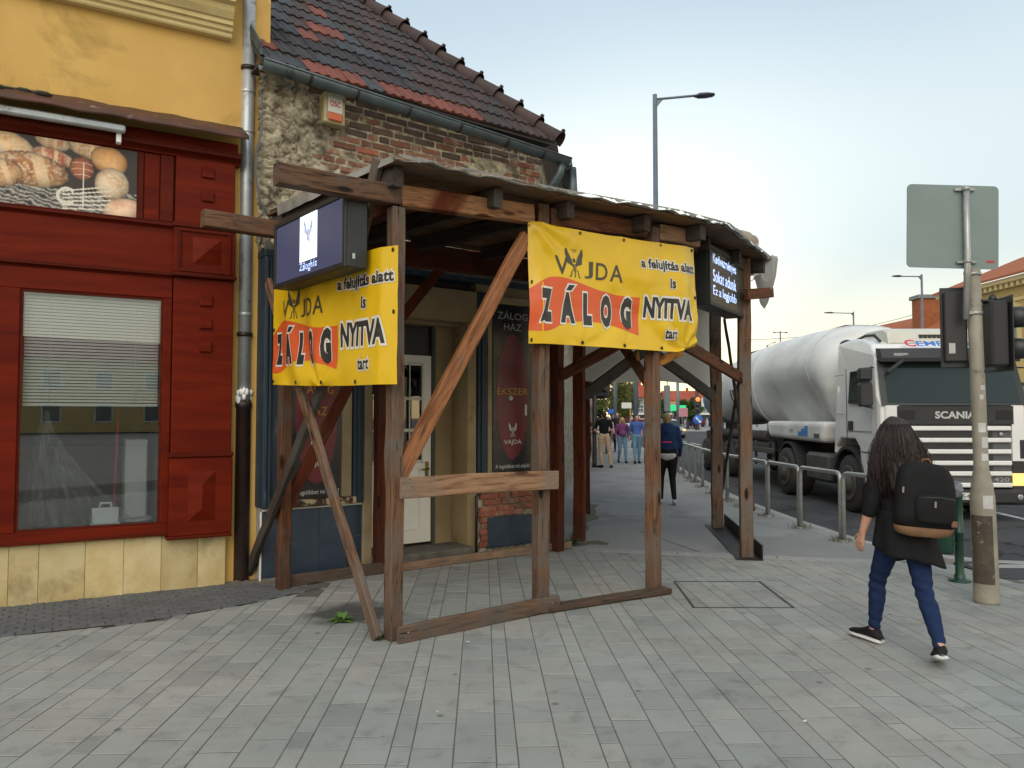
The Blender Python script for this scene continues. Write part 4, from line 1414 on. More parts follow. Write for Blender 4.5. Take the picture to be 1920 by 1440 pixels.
door = dr.build('door', m_white, bh)
mb = MB()
for q in ((1.24, 1.87, 0.30, 0.315), (1.24, 1.87, 0.985, 1.0)):
    mb.box(q[0], q[1], 0.288, 0.30, q[2], q[3])
for q in ((1.24, 1.255), (1.855, 1.87)):
    mb.box(q[0], q[1], 0.288, 0.30, 0.315, 0.985)
mb.build('panel_moulding', m_white, door)
for zc in (1.42, 1.78):
    box('glazing_bar', m_white, door, wx0, wx1, 0.302, 0.335, zc - 0.018, zc + 0.018, 0.003)
for z0, z1 in ((wz0, 1.402), (1.438, 1.762), (1.798, wz1)):
    box('pane', M_glass('door_glass', (0.25, 0.28, 0.28), 0.02, 0.10), door, wx0, wx1, 0.318, 0.324, z0, z1, 0)
for k in range(5):
    x = wx0 + (wx1 - wx0) * k / 4
    MB().tube([(x, 0.292, wz0 - 0.03), (x, 0.292, wz1 + 0.03)], 0.008, 6).build('bar', m_white, door)
for z in (wz0 - 0.02, 1.42, 1.78, wz1 + 0.02):
    MB().tube([(wx0 - 0.02, 0.284, z), (wx1 + 0.02, 0.284, z)], 0.006, 6).build('bar', m_white, door)
m_brass = M('brass', C('#8f7434', 0.8), C('#6b5526', 0.8), 10, 0.4, 0, metal=0.8)
hd = box('handle_plate', m_brass, door, 1.935, 1.975, 0.285, 0.299, 0.80, 1.06, 0.003)
MB().tube([(1.955, 0.29, 0.98), (1.955, 0.24, 0.98), (1.86, 0.24, 0.975)], 0.009, 8).build('handle', m_brass, hd)
MB().box(1.905, 1.93, 0.283, 0.30, 0.72, 0.735).build('bolt', m_brass, door, fix=False)

# ---- right bay
box('pier', m_mortar, bh, 2.43, 3.40, 0.0, 0.155, 0.0, 0.86, 0)
box('bay_panel', m_creamw, bh, 2.43, 3.40, 0.0, 0.155, 0.86, 3.121, 0)
box('pilaster', m_blue, bh, 2.43, 2.56, -0.05, 0.0, 0.70, 3.02, 0.006)
box('strip', m_blue, bh, 2.47, 2.50, -0.07, -0.051, 0.72, 3.0, 0.004)
box('window_frame', m_creamw, bh, 2.575, 2.64, -0.04, 0.0, 0.80, 3.0, 0.006)
box('window_frame', m_creamw, bh, 3.22, 3.30, -0.04, 0.0, 0.80, 3.0, 0.006)
box('window_frame', m_creamw, bh, 2.642, 3.218, -0.035, 0.0, 2.91, 3.0, 0.006)
box('window_sill', bpy.data.materials['peeling_sill'], bh, 2.60, 3.34, -0.08, 0.0, 0.80, 0.92, 0.006)
for i in range(2):
    box('wall_tile', m_tile_blue, bh, 2.58 + i * 0.335, 2.91 + i * 0.335, -0.03, 0.0, 0.05, 0.40, 0.003)
rows = ((0.445, (2.52, 2.66, 2.80, 2.93)), (0.50, (2.54, 2.80, 3.06, 3.22)), (0.575, (2.60, 2.86, 3.12)), (0.65, (2.54, 2.74, 3.0, 3.24)), (0.10, (2.47,)), (0.17, (2.49,)), (0.24, (2.47,)), (0.31, (2.50,)), (0.38, (2.48,)))
for z, us in rows:
    for u in us:
        link('brick', brick_mesh(random.choice('bbo'), z < 0.44 or random.random() < 0.3, random.randrange(4)), bh, Matrix.Translation((u + 0.06, -0.004, z)))
mb = MB()
mb.grid(26, 8, lambda i, j: (2.56 + i * 0.8, -0.035 - 0.02 * noise.noise(Vector((i * 7, j * 3, 2))), 0.70 + j * 0.09 + 0.01 * noise.noise(Vector((i * 9, j, 7)))))
mb.build('plaster_lump', m_white, bh)
# dark fascia and concrete band over the bays
box('fascia', m_blue, bh, -0.08, 3.40, -0.06, 0.15, 3.122, 3.18, 0.004)
box('concrete_band', m_conc, bh, -0.08, 3.40, -0.05, 0.15, 3.181, 3.27, 0.008)
# metal downspout stub by the door pier
MB().tube([(2.40, -0.06, 0.02), (2.40, -0.06, 0.66), (2.47, -0.05, 0.70)], 0.016, 8).build('thin_pipe', m_iron, bh)

# ---- roof
EA = 4.97; EO = 0.20; PIT = R(44)
cs, sn = math.cos(PIT), math.sin(PIT)
def RF(u, s, up=0.0):
    """roof front slope: s metres up the slope from the eave"""
    return Vector((u, -(EO - s * cs) - up * sn, EA + s * sn + up * cs))
HIPK = -0.42
SMAX = 4.7
mb = MB()
top = SMAX
hipx = 3.51 + HIPK * top
fr = [RF(-0.19, 0), RF(3.51, 0), RF(hipx, top), RF(-0.19, top)]
dn = Vector((0, 0, -0.05))
mb.add([tuple(p) for p in fr] + [tuple(p + dn) for p in fr], [(0, 1, 2, 3), (7, 6, 5, 4), (0, 4, 5, 1), (1, 5, 6, 2), (2, 6, 7, 3), (3, 7, 4, 0)])
roof = mb.build('roof', M('roof_underlay', (0.05, 0.045, 0.04), (0.035, 0.03, 0.03), 5, 0.9, 0.1), bh)
# street slope
rs = [RF(3.51, 0), RF(3.51, 0) + sd * 8.5 - Vector((0, 0, 0.0)), RF(hipx, top) + sd * 7.5, RF(hipx, top)]
tile_dk = M('tile_dark', C('#4f484a', 0.58), C('#363436', 0.55), 6, 0.75, 0.3, 40, 0.004, var=0.28, stain=C('#6f6660', 0.6), stain_scale=7, stain_lo=0.6, stain_hi=0.75)
tile_br = M('tile_brown', C('#5f4842', 0.58), C('#473835', 0.55), 6, 0.75, 0.3, 40, 0.004, var=0.2, stain=C('#4a4344', 0.6), stain_scale=5, stain_lo=0.5, stain_hi=0.7)
tile_rd = M('tile_red', C('#9c5644', 0.66), C('#7d4638', 0.62), 6, 0.75, 0.3, 40, 0.004, var=0.15, stain=C('#6a4a40', 0.6), stain_scale=6, stain_lo=0.6, stain_hi=0.75)
tile_bl = M('tile_blueish', C('#51545a', 0.6), C('#3f4146', 0.58), 6, 0.7, 0.3, 40, 0.004, var=0.2)
mb = MB(); mb.add([tuple(p) for p in rs], [(0, 1, 2, 3)])
mb.build('street_slope', tile_br, roof)
TW, TL = 0.212, 0.335
def tile_mesh(m, ribs=True):
    """interlocking tile, local x across, y up the slope, z out of the slope"""
    mb = MB()
    xs_ = [0.0, 0.018, 0.03, 0.055, 0.075, 0.085, 0.105, 0.125, 0.14, 0.165, 0.185, 0.196, 0.215]
    zs_ = [0.022, 0.022, 0.004, 0.004, 0.006, 0.016, 0.018, 0.016, 0.006, 0.004, 0.006, 0.02, 0.02]
    n = len(xs_)
    L = TL + 0.06
    vs = [(x, 0.0, z) for x, z in zip(xs_, zs_)] + [(x, L, z) for x, z in zip(xs_, zs_)] + [(x, 0.004, -0.016) for x in xs_]
    fs = []
    for i in range(n - 1):
        fs.append((i, i + 1, n + i + 1, n + i)); fs.append((2 * n + i, 2 * n + i + 1, i + 1, i))
    mb.add(vs, fs, False)
    return mb.mesh('roof_tile', m)
tmesh = {'d': tile_mesh(tile_dk), 'b': tile_mesh(tile_br), 'r': tile_mesh(tile_rd), 'l': tile_mesh(tile_bl)}
RM = Matrix(((1, 0, 0), (0, cs, -sn), (0, sn, cs))).to_4x4()
nt = 0
for r in range(0, 13):
    s = -0.03 + r * TL
    c = 0
    u = -0.17
    while u < 3.51 + HIPK * s - 0.12:
        uu = u
        rr = random.random()
        if r == 0:
            k = 'r' if (0.10 < uu < 0.85 or 1.10 < uu < 2.25) else ('l' if uu < 1.15 else 'b')
        elif (r, c) in ((2, 0), (3, 0), (3, 3), (4, 4), (4, 5), (1, 0)):
            k = 'r'
        else:
            k = 'l' if rr < 0.18 and uu < 1.6 else ('b' if rr < 0.3 + 0.2 * uu else 'd')
            if rr > 0.985: k = 'r'
        mw = Matrix.Translation(RF(uu, s, 0.012 + random.uniform(0, 0.006))) @ RM @ Euler((R(3.2) * -1 + random.uniform(-.008, .008), random.uniform(-.01, .01), random.uniform(-.012, .012))).to_matrix().to_4x4()
        link('roof_tile', tmesh[k], roof, mw); nt += 1
        u += TW; c += 1
# hip tiles: half-round with collars
hip0 = RF(3.53, 0.0, 0.03); hip1 = RF(3.51 + HIPK * top, top, 0.03)
hd_ = (hip1 - hip0).normalized()
side = hd_.cross(Vector((0, 0, 1))).normalized(); upv = side.cross(hd_)
mb = MB()
HL = 0.36
prof = [(0.0, 0.118), (0.035, 0.118), (0.045, 0.108), (0.34, 0.085), (0.38, 0.085)]
rings = []
for x, rad in prof:
    rings.append([(x, rad * math.cos(a), rad * math.sin(a)) for a in [R(-25 + 230 * i / 12) for i in range(13)]])
vs = [p for r_ in rings for p in r_]; fs = []
for k in range(len(rings) - 1):
    for i in range(12):
        fs.append((k * 13 + i, k * 13 + i + 1, (k + 1) * 13 + i + 1, (k + 1) * 13 + i))
mb.add(vs, fs, True)
mb.lathe([(0.02, 0), (0.03, 0.01), (0.022, 0.03)], c=(0.03, 0, 0.115), n=6)
hme = mb.mesh('hip_tile', tile_br)
n_h = int((hip1 - hip0).length / HL)
for k in range(n_h + 1):
    b = Matrix((hd_, side * -1, upv)).transposed().to_4x4()
    if upv.z < 0:
        b = Matrix((hd_, side, upv * -1)).transposed().to_4x4()
    ho = link('hip_tile', hme if k % 3 else hme, roof, Matrix.Translation(hip0 + hd_ * (k * HL)) @ b @ Matrix.Rotation(R(3) + random.uniform(-.02, .02), 4, 'Y'))
# verge flashing against the yellow house
a0, a1 = RF(-0.20, 0.05, 0.02), RF(-0.20, 3.4, 0.02)
mb = MB(); mb.hexa([a0, a0 + Vector((0.03, 0, 0)), a1 + Vector((0.03, 0, 0)), a1, a0 + Vector((0, 0, 0.13)), a0 + Vector((0.015, 0, 0.13)), a1 + Vector((0.015, 0, 0.13)), a1 + Vector((0, 0, 0.13))])
mb.build('flashing', m_zinc, roof)
# eaves: soffit board
box('eaves_board', M('eaves_wood', (0.05, 0.04, 0.033), (0.03, 0.026, 0.022), 4, 0.9, 0.3), bh, -0.19, 3.42, -0.19, 0.1, 4.925, 4.95, 0)

# gutter: half round, falling a little to the corner
def half_pipe(mb, a, b, r, th=0.004, n=10, lip=True):
    a = Vector(a); b = Vector(b)
    d = (b - a).normalized(); sx_ = d.cross(Vector((0, 0, 1))).normalized(); up = sx_.cross(d)
    pts = []
    for i in range(n + 1):
        t_ = math.pi + math.pi * i / n
        pts.append((r * math.cos(t_), r * math.sin(t_)))
    for i in range(n, -1, -1):
        t_ = math.pi + math.pi * i / n
        pts.append(((r - th) * math.cos(t_), (r - th) * math.sin(t_)))
    mb.loft([[tuple(p + sx_ * x + up * z) for x, z in pts] for p in (a, b)], smooth=True)
g0 = Vector((-0.215, -0.27, 4.91)); g1 = Vector((3.62, -0.27, 4.755))
mb = MB(); half_pipe(mb, g0, g1, 0.083)
mb.tube([g0 + Vector((0, -0.083, 0.0)), g1 + Vector((0, -0.083, 0.0))], 0.011, 8)
gut = mb.build('gutter', m_zinc, bh)
mb = MB(); half_pipe(mb, g1 + Vector((-0.02, 0.02, -0.005)), g1 + sd * 6 + Vector((0, 0, -0.06)), 0.083)
mb.build('street_gutter', m_zinc, bh)
for k, u in enumerate((0.25, 0.75, 1.35, 2.0, 2.65, 3.2)):
    q = g0.lerp(g1, (u + 0.215) / 3.835)
    mb = MB(); rr_ = []
    for x in (-0.014, 0.014):
        rr_.append([(q.x + x, q.y + 0.088 * math.cos(t_), q.z + 0.088 * math.sin(t_)) for t_ in [math.pi + math.pi * i / 8 for i in range(9)]] +
                   [(q.x + x, q.y + 0.083 * math.cos(t_), q.z + 0.083 * math.sin(t_)) for t_ in [math.pi + math.pi * i / 8 for i in range(8, -1, -1)]])
    mb.loft(rr_, smooth=False)
    mb.build('bracket', m_iron, gut)
mb = MB()
d0 = g1 + Vector((-0.10, 0.0, -0.06))
mb.tube([d0, d0 + Vector((-0.01, 0.02, -0.12)), d0 + Vector((-0.05, 0.12, -0.26)), d0 + Vector((-0.10, 0.30, -0.40)), d0 + Vector((-0.06, 0.34, -0.55)), d0 + Vector((-0.06, 0.34, -3.6))], 0.052, 14)
mb.build('downpipe', m_zinc, bh)
mb = MB(); e0 = g1 + sd * 0.12 + Vector((0.06, 0, -0.05))
mb.tube([e0, e0 + Vector((0.02, 0.0, -0.3)), e0 + Vector((0.0, 0.05, -1.4))], 0.06, 12)
mb.build('downpipe', m_zinc, bh)

# teal shutter on the street wall
m_teal = M('teal_shutter', C('#2f6f6a', 0.7), C('#235550', 0.7), 4, 0.5, 0.1, var=0.05)
mb = MB()
for k in range(14):
    p = CORNER + sd * (0.7 + k * 0.07)
    q = p + nn * 0.03
    mb.prism([(p.x, p.y), (q.x, q.y), ((q + sd * 0.045).x, (q + sd * 0.045).y), ((p + sd * 0.06).x, (p + sd * 0.06).y)], 0.45, 3.1, 'z')
o = mb.build('corrugated_shutter', m_teal, bh); o['kind'] = 'stuff'

# ---- alarm box under the gutter
al = thing('alarm_box', 'cream alarm siren box with orange lamp under the gutter', 'alarm', Bw(0.585, 0.06, 4.54), BR)
box('housing', M('alarm_cream', C('#cdbf95', 0.85), C('#b3a57c', 0.85), 4, 0.5, 0.05, var=0), al, -0.115, 0.115, -0.085, 0.06, 0.0, 0.31, 0.012)
box('front_plate', M_flat('alarm_white', (0.62, 0.6, 0.56), 0.4), al, -0.078, 0.078, -0.098, -0.086, 0.105, 0.285, 0.004)
box('lamp', M_flat('alarm_orange', (0.55, 0.12, 0.03), 0.3), al, -0.078, 0.078, -0.112, -0.086, 0.022, 0.100, 0.008)
flat_to_mesh('lettering', [text_fit('DSC', -0.055, 0.165, 0.055, 0.225, 0.02)], M_flat('alarm_red', (0.5, 0.06, 0.03), 0.5), al, lambda x, z: (x, -0.1005, z))

# loose cable down the wall joint
cb = MB()
pts = []
for k in range(30):
    t_ = k / 29
    pts.append(Bw(-0.17 + 0.03 * math.sin(t_ * 9) + (0.22 * max(0, t_ - 0.75) * 4 if t_ > 0.75 else 0), 0.10, 4.75 - 1.5 * t_))
cb.tube(pts, 0.008, 6)
cb.tube([p + Vector((0.012, -0.01, 0)) for p in pts[8:26]], 0.007, 6)
tag(cb.build('cable', M_flat('cable_grey', (0.10, 0.11, 0.12), 0.6), None), 'grey cables hanging down the crumbling wall joint', 'cable')

# ================================================================== TIMBER SHELTER OVER THE PAVEMENT
w_grey = M_wood('timber_weathered', C('#835f47', 0.66), C('#38271a', 0.48), C('#80746a', 0.64), 0.5)
w_light = M_wood('timber_pale', C('#ab8566', 0.8), C('#79543a', 0.7), C('#978a7b', 0.75), 0.35)
w_brown = M_wood('timber_brown', C('#7a4a2d', 0.65), C('#462716', 0.55), C('#75675a', 0.7), 0.25)
w_red = M_wood('timber_redbrown', C('#6e3015', 0.62), C('#3f180a', 0.55), C('#5d4a3e', 0.6), 0.05)
w_dark = M_wood('timber_dark', C('#4b413a', 0.7), C('#2e2621', 0.65), C('#5f5a55', 0.65), 0.45)
w_scorch = M_wood('timber_scorched', C('#b0805a', 0.8), C('#7a4c2c', 0.75), C('#9a8b7c', 0.75), 0.2, scorch=C('#6e2f12', 0.7))
w_grain = M_wood('timber_grained', C('#a8714c', 0.8), C('#6b3f24', 0.75), C('#97877a', 0.75), 0.15, grain=0.7)
w_ply = M_wood('plywood', C('#8a6848', 0.7), C('#5a3f2a', 0.65), C('#7d7468', 0.65), 0.3, knots=False)
w_new = M_wood('timber_new', C('#c98a3c', 0.8), C('#a0652a', 0.8), C('#a69a8c', 0.8), 0.0)

SO = Vector((-0.838, 5.523, 0))
sh = thing('timber_shelter', 'weathered timber pavement shelter with boarded roof wrapped round the house corner', 'shelter', SO)
def dirv(a):
    return Vector((math.sin(R(a)), math.cos(R(a)), 0)), Vector((math.cos(R(a)), -math.sin(R(a)), 0))
class FrameP:
    def __init__(s, o, a):
        s.o = Vector((o[0], o[1], 0)); s.d, s.n = dirv(a); s.a = a
    def __call__(s, u, h, out=0.0):
        return s.o + s.d * u + s.n * out + Vector((0, 0, h))
FFp = FrameP((-.838, 5.523), 51.9)
LFp = FrameP((-2.141, 7.128), 140.9)
P23p = FrameP((.216, 6.35), 57.5)
P3Rp = FrameP((1.27, 7.02), 38.3)
RRp = FrameP((2.63, 8.74), 7)
def SB(name, m, p0, p1, w, h, up=(0, 0, 1), c=0.007, rough=0.008):
    return beam(name, m, sh, Vector(p0) - SO, Vector(p1) - SO, w, h, up, c, rough)
def post(m, x, y, z0, z1, w, ang, d=None):
    dd, nn_ = dirv(ang)
    return SB('post', m, (x, y, z0), (x, y, z1), d or w, w, up=tuple(dd), rough=0.010)
post(w_grey, -0.838, 5.535, 0.0, 3.08, 0.102, 51.9)
post(w_grey, 0.235, 6.37, 0.0, 3.33, 0.108, 57)
post(w_grey, 1.275, 7.03, 0.0, 3.30, 0.11, 45)
post(w_brown, -2.10, 7.16, 0.0, 3.20, 0.105, 52)
post(w_red, -1.353, 7.986, 0.0, 3.25, 0.11, 52)
post(w_red, 0.532, 9.153, 0.0, 3.25, 0.128, 40)
post(w_red, 0.86, 9.90, 0.0, 3.25, 0.135, 20)
post(w_red, 1.20, 12.6, 0.0, 3.2, 0.14, 7)
post(w_grey, 2.629, 8.739, 0.012, 3.36, 0.135, 7)
post(w_grey, 2.909, 11.03, 0.012, 3.30, 0.15, 7)
# beams
SB('beam', w_grey, FFp(-0.89, 3.15, 0.0), FFp(0.02, 3.165, 0.0), 0.10, 0.14)
SB('beam', w_scorch, FFp(0.022, 3.165, 0.0), FFp(1.26, 3.235, 0.0), 0.10, 0.15)
SB('beam', w_grey, FFp(-0.75, 3.30, -2.06), FFp(-0.0, 3.30, -2.06), 0.12, 0.15)
SB('beam', w_brown, FFp(0.0, 3.30, -2.06), FFp(3.1, 3.32, -2.06), 0.12, 0.15)
SB('beam', w_brown, P23p(0.10, 3.24, 0.0), P23p(1.17, 3.27, 0.0), 0.09, 0.15)
SB('beam', w_light, P23p(1.33, 3.27, 0.0), P23p(1.84, 3.27, 0.0), 0.09, 0.15)
SB('beam', w_dark, P3Rp(0.12, 3.28, 0.0), P3Rp(2.1, 3.30, 0.0), 0.10, 0.14)
SB('beam', w_dark, RRp(0.09, 3.28, 0.0), RRp(4.2, 3.26, 0.0), 0.10, 0.14)
SB('beam', w_red, (0.56, 9.25, 3.28), (1.25, 13.4, 3.26), 0.10, 0.14)
SB('beam', w_dark, (0.92, 9.98, 3.2), (2.84, 11.0, 3.2), 0.09, 0.14)
SB('beam', w_red, LFp(0.1, 3.2, -0.05), LFp(1.95, 3.12, -0.05), 0.08, 0.12)
SB('beam', w_red, FFp(0.05, 3.02, -1.3), FFp(2.6, 3.05, -1.3), 0.08, 0.14)
# rafters running back to the house
inw = -FFp.n
for u, m in ((-0.06, w_dark), (0.82, w_dark)):
    SB('rafter', m, FFp(u, 3.262, 0.14), FFp(u, 3.36, -2.15), 0.085, 0.14)
for u, a in ((0.22, 0.16), (1.05, 0.18), (1.72, 0.20)):
    p = P23p(u, 3.285, a)
    q = p - (FFp.n * 0.75 + P3Rp.n * 0.25) * 2.3
    SB('rafter', w_dark, p, (q.x, q.y, 3.37), 0.085, 0.14)
for u in (0.95, 1.75, 2.45):
    p = P3Rp(u, 3.305, 0.15); q = p - (P3Rp.n * 0.8 + RRp.n * 0.2) * 2.0
    SB('rafter', w_dark, p, (q.x, q.y, 3.38), 0.085, 0.14)
for u in (1.2, 2.2, 3.2, 4.0):
    p = RRp(u, 3.32, 0.12); q = p - RRp.n * 2.05
    SB('rafter', w_dark, p, (q.x, q.y, 3.38), 0.085, 0.14)
# roof boards: strips between the outer and the inner edge
outer = [FFp(-0.14, 0, 0.22), FFp(1.36, 0, 0.24), P23p(1.25, 0, 0.27), P23p(2.0, 0, 0.20), P3Rp(2.55, 0, 0.14), RRp(4.3, 0, 0.14)]
inner = [FFp(-0.14, 0, -2.2), FFp(1.5, 0, -2.25), FFp(2.6, 0, -2.3), Vector((0.55, 9.3, 0)), Vector((0.72, 9.9, 0)), Vector((1.15, 13.2, 0))]
zo = [3.335, 3.36, 3.365, 3.36, 3.39, 3.40]
zi = [3.45, 3.45, 3.46, 3.46, 3.46, 3.46]
NB = 9
m_under = w_ply
for s_ in range(5):
    for k in range(NB):
        t0, t1 = k / NB, (k + 1) / NB - 0.004
        j0, j1 = (0.0 if s_ else 0.0), 0.0
        def P(i, t_, dz):
            o_, i_ = outer[i], inner[i]
            q = o_.lerp(i_, t_)
            return tuple(q + Vector((0, 0, zo[i] + (zi[i] - zo[i]) * t_ + dz)) - SO)
        mb = MB()
        dz = random.uniform(-0.004, 0.004)
        mb.hexa([P(s_, t0, dz), P(s_ + 1, t0, dz), P(s_ + 1, t1, dz), P(s_, t1, dz), P(s_, t0, dz + 0.022), P(s_ + 1, t0, dz + 0.022), P(s_ + 1, t1, dz + 0.022), P(s_, t1, dz + 0.022)])
        mb.build('roof_board', m_under, sh)
# tarpaulin on the roof
m_tarp = M('tarpaulin', C('#b0aea8', 0.8), C('#7d7b75', 0.75), 3, 0.6, 0.5, 16, 0.02, var=0, stain=C('#6c6a64', 0.7), stain_scale=4, stain_lo=0.55, stain_hi=0.75)
def poly_at(pl, zs, t_):
    n = len(pl) - 1
    x = min(t_ * n, n - 1e-6); i = int(x); f_ = x - i
    return pl[i].lerp(pl[i + 1], f_), zs[i] * (1 - f_) + zs[i + 1] * f_
def tarp_fn(i, j):
    o_, z0 = poly_at(outer, zo, i); n_, z1 = poly_at(inner, zi, i)
    t_ = -0.022 + j * 0.99
    q = o_.lerp(n_, t_)
    z = z0 + (z1 - z0) * t_ + 0.034
    w_ = noise.fractal(Vector((i * 17, j * 5, 3.0)), 1.0, 2.0, 4)
    edge = max(0.0, 1 - j * 11)
    z += abs(w_) * 0.05 * (0.35 + max(0, i - 0.35) * 1.6) - edge * (0.028 + 0.03 * noise.noise(Vector((i * 40, 0, 0))))
    q = q + FFp.n * edge * 0.02 * w_
    return tuple(q + Vector((0, 0, z)) - SO)
mb = MB(); mb.grid(110, 26, tarp_fn)
to = mb.build('tarpaulin', m_tarp, sh)
so = to.modifiers.new('t', 'SOLIDIFY'); so.thickness = 0.005; so.offset = 1
def lip_fn(i, j):
    o_, z0 = poly_at(outer, zo, i); n_, z1 = poly_at(inner, zi, i)
    q = o_.lerp(n_, -0.026)
    w_ = noise.fractal(Vector((i * 30, 2, 3.0)), 1.0, 2.0, 3)
    return tuple(q + Vector((0, 0, z0 + 0.036 - j * max(0.004, 0.014 + 0.04 * w_ + 0.03 * max(0, i - 0.3) + 0.02 * noise.noise(Vector((i * 160, 1, 1)))))) - SO)
mb = MB(); mb.grid(240, 3, lip_fn)
mb.build('tarpaulin_hem', m_tarp, sh)
# left edge fold and the crumpled hump
mb = MB()
def fold(i, j):
    q = FFp(-0.14, 0, 0.23).lerp(FFp(-0.14, 0, -1.9), i)
    z = 3.375 + 0.115 * i + 0.0 - j * (0.05 + 0.05 * i) + 0.012 * noise.noise(Vector((i * 9, j * 2, 1)))
    q = q - FFp.d * (0.012 + 0.03 * j * math.sin(i * 5) * 0.4)
    return tuple(q + Vector((0, 0, z)) - SO)
mb.grid(30, 4, fold)
mb.build('tarpaulin_fold', m_tarp, sh)
mb = MB()
hc_ = P3Rp(1.78, 3.45, 0.16)
def hump(i, j):
    a = i * math.pi; t_ = j
    q = hc_ + P3Rp.d * ((t_ - 0.5) * 0.42) + P3Rp.n * (0.10 * math.cos(a)) + Vector((0, 0, 0.12 * math.sin(a) * (1 - 0.5 * t_) + 0.10 * t_ * math.sin(a)))
    q += Vector((0.02, 0.02, 0.03)) * noise.fractal(Vector((i * 4, j * 4, 5)), 1, 2, 3)
    return tuple(q - SO)
mb.grid(14, 12, hump)
mb.build('tarpaulin_hump', M('kraft_tarp', C('#b5a58e', 0.8), C('#8f8272', 0.8), 6, 0.7, 0.4, 20, 0.01), sh)
# hanging plastic at the right end
m_plast = NT('milky_plastic')
v = m_plast.coords((1, 1, 1), False)
tl = m_plast.n('ShaderNodeBsdfTranslucent'); tl.inputs[0].default_value = (0.78, 0.76, 0.70, 1)
df = m_plast.n('ShaderNodeBsdfDiffuse'); df.inputs[0].default_value = (0.62, 0.60, 0.55, 1)
mx = m_plast.n('ShaderNodeMixShader', i_0=0.6); m_plast.l(tl.outputs[0], mx.inputs[1]); m_plast.l(df.outputs[0], mx.inputs[2])
m_plast.l(mx.outputs[0], [n for n in m_plast.t.nodes if n.type == 'OUTPUT_MATERIAL'][0].inputs['Surface'])
m_plast = m_plast.m
def flap(i, j):
    q = P3Rp(2.45, 3.43, 0.24).lerp(RRp(1.3, 3.43, 0.30), i)
    drop = j * (0.10 + 0.46 * math.sin(min(1, i * 1.4) * math.pi) ** 0.7)
    q = q + RRp.n * (0.07 * math.sin(j * 3.0) + 0.03 * noise.noise(Vector((i * 6, j * 6, 0)))) + Vector((0, 0, -drop + 0.01 * noise.noise(Vector((i * 9, j * 9, 3)))))
    return tuple(q - SO)
mb = MB(); mb.grid(22, 14, flap); mb.build('plastic_flap', m_plast, sh)
# canvas closing the upper part of the far end
def canvas(i, j):
    q = Vector((0.95, 10.3, 0)).lerp(Vector((3.1, 11.4, 0)), i)
    z = 3.2 - j * (1.14 + 0.02 * math.sin(i * 9))
    y = 0.05 * noise.fractal(Vector((i * 5, j * 3, 7)), 1, 2, 3)
    return tuple(Vector((q.x, q.y + y + 0.12, z)) - SO)
mb = MB(); mb.grid(30, 12, canvas); mb.build('canvas_drop', m_plast, sh)

# braces
SB('brace', w_grain, FFp(1.215, 3.05, -0.005), FFp(0.045, 1.15, -0.005), 0.06, 0.12, up=tuple(FFp.d))
SB('brace', w_dark, LFp(1.32, 2.19, 0.05), LFp(-0.60, 0.06, 0.05), 0.05, 0.105, up=tuple(LFp.d))
SB('brace', w_grey, LFp(2.06, 3.41, 0.14), LFp(1.26, 2.12, 0.05), 0.05, 0.105, up=tuple(LFp.d))
SB('brace', w_grey, LFp(-0.05, 2.82, 0.105), LFp(2.03, 0.02, 0.105), 0.045, 0.10, up=tuple(LFp.d))
def Bp(u, h, out):
    return Bw(u, out, h)
SB('brace', w_red, Bp(0.95, 2.42, 0.36), Bp(-0.02, 0.62, 0.36), 0.05, 0.11)
SB('brace', w_red, Bp(1.08, 2.45, 0.45), Bp(1.75, 3.25, 0.45), 0.05, 0.10)
SB('brace', w_brown, (0.59, 9.12, 2.06), (1.30, 8.55, 2.45), 0.05, 0.13)
SB('brace', w_brown, (1.24, 7.12, 1.90), (0.98, 7.95, 2.55), 0.05, 0.10)
SB('brace', w_dark, (0.91, 9.92, 1.84), (1.82, 10.5, 2.48), 0.05, 0.15)
SB('brace', w_dark, (2.86, 10.98, 1.86), (1.96, 10.5, 2.42), 0.05, 0.15)
SB('brace', w_brown, P3Rp(0.50, 2.28, 0.06), P3Rp(2.36, 1.97, -0.02), 0.045, 0.125)
SB('brace', w_brown, P3Rp(2.02, 2.93, 0.10), P3Rp(2.66, 3.03, 0.16), 0.05, 0.12)
SB('gusset', w_new, (1.18, 7.28, 2.19), (1.22, 7.4, 2.0), 0.02, 0.08)
SB('gusset', w_new, (1.36, 7.12, 2.08), (1.62, 7.35, 2.2), 0.02, 0.09)
SB('rod', w_dark, RRp(2.12, 2.95, 0.10), RRp(0.10, 0.52, 0.10), 0.03, 0.07)
SB('rod', w_dark, RRp(0.45, 2.80, 0.14), RRp(3.1, 0.20, 0.14), 0.03, 0.07)
# boards on the front
SB('rail', w_light, FFp(0.0, 1.075, 0.10), FFp(1.455, 1.062, 0.10), 0.035, 0.15)
SB('kick_board', w_grey, FFp(-0.02, 0.055, 0.10), FFp(1.46, 0.066, 0.10), 0.04, 0.125)
SB('sill_plank', w_grey, P23p(0.02, 0.03, 0.07), P23p(1.32, 0.03, 0.10), 0.13, 0.045)
SB('sill_plank', w_grey, Bp(-0.03, 0.055, 0.36), Bp(1.05, 0.055, 0.34), 0.05, 0.11)
SB('sill_plank', w_light, Bp(1.06, 0.045, 0.36), Bp(3.55, 0.045, 0.38), 0.05, 0.085)
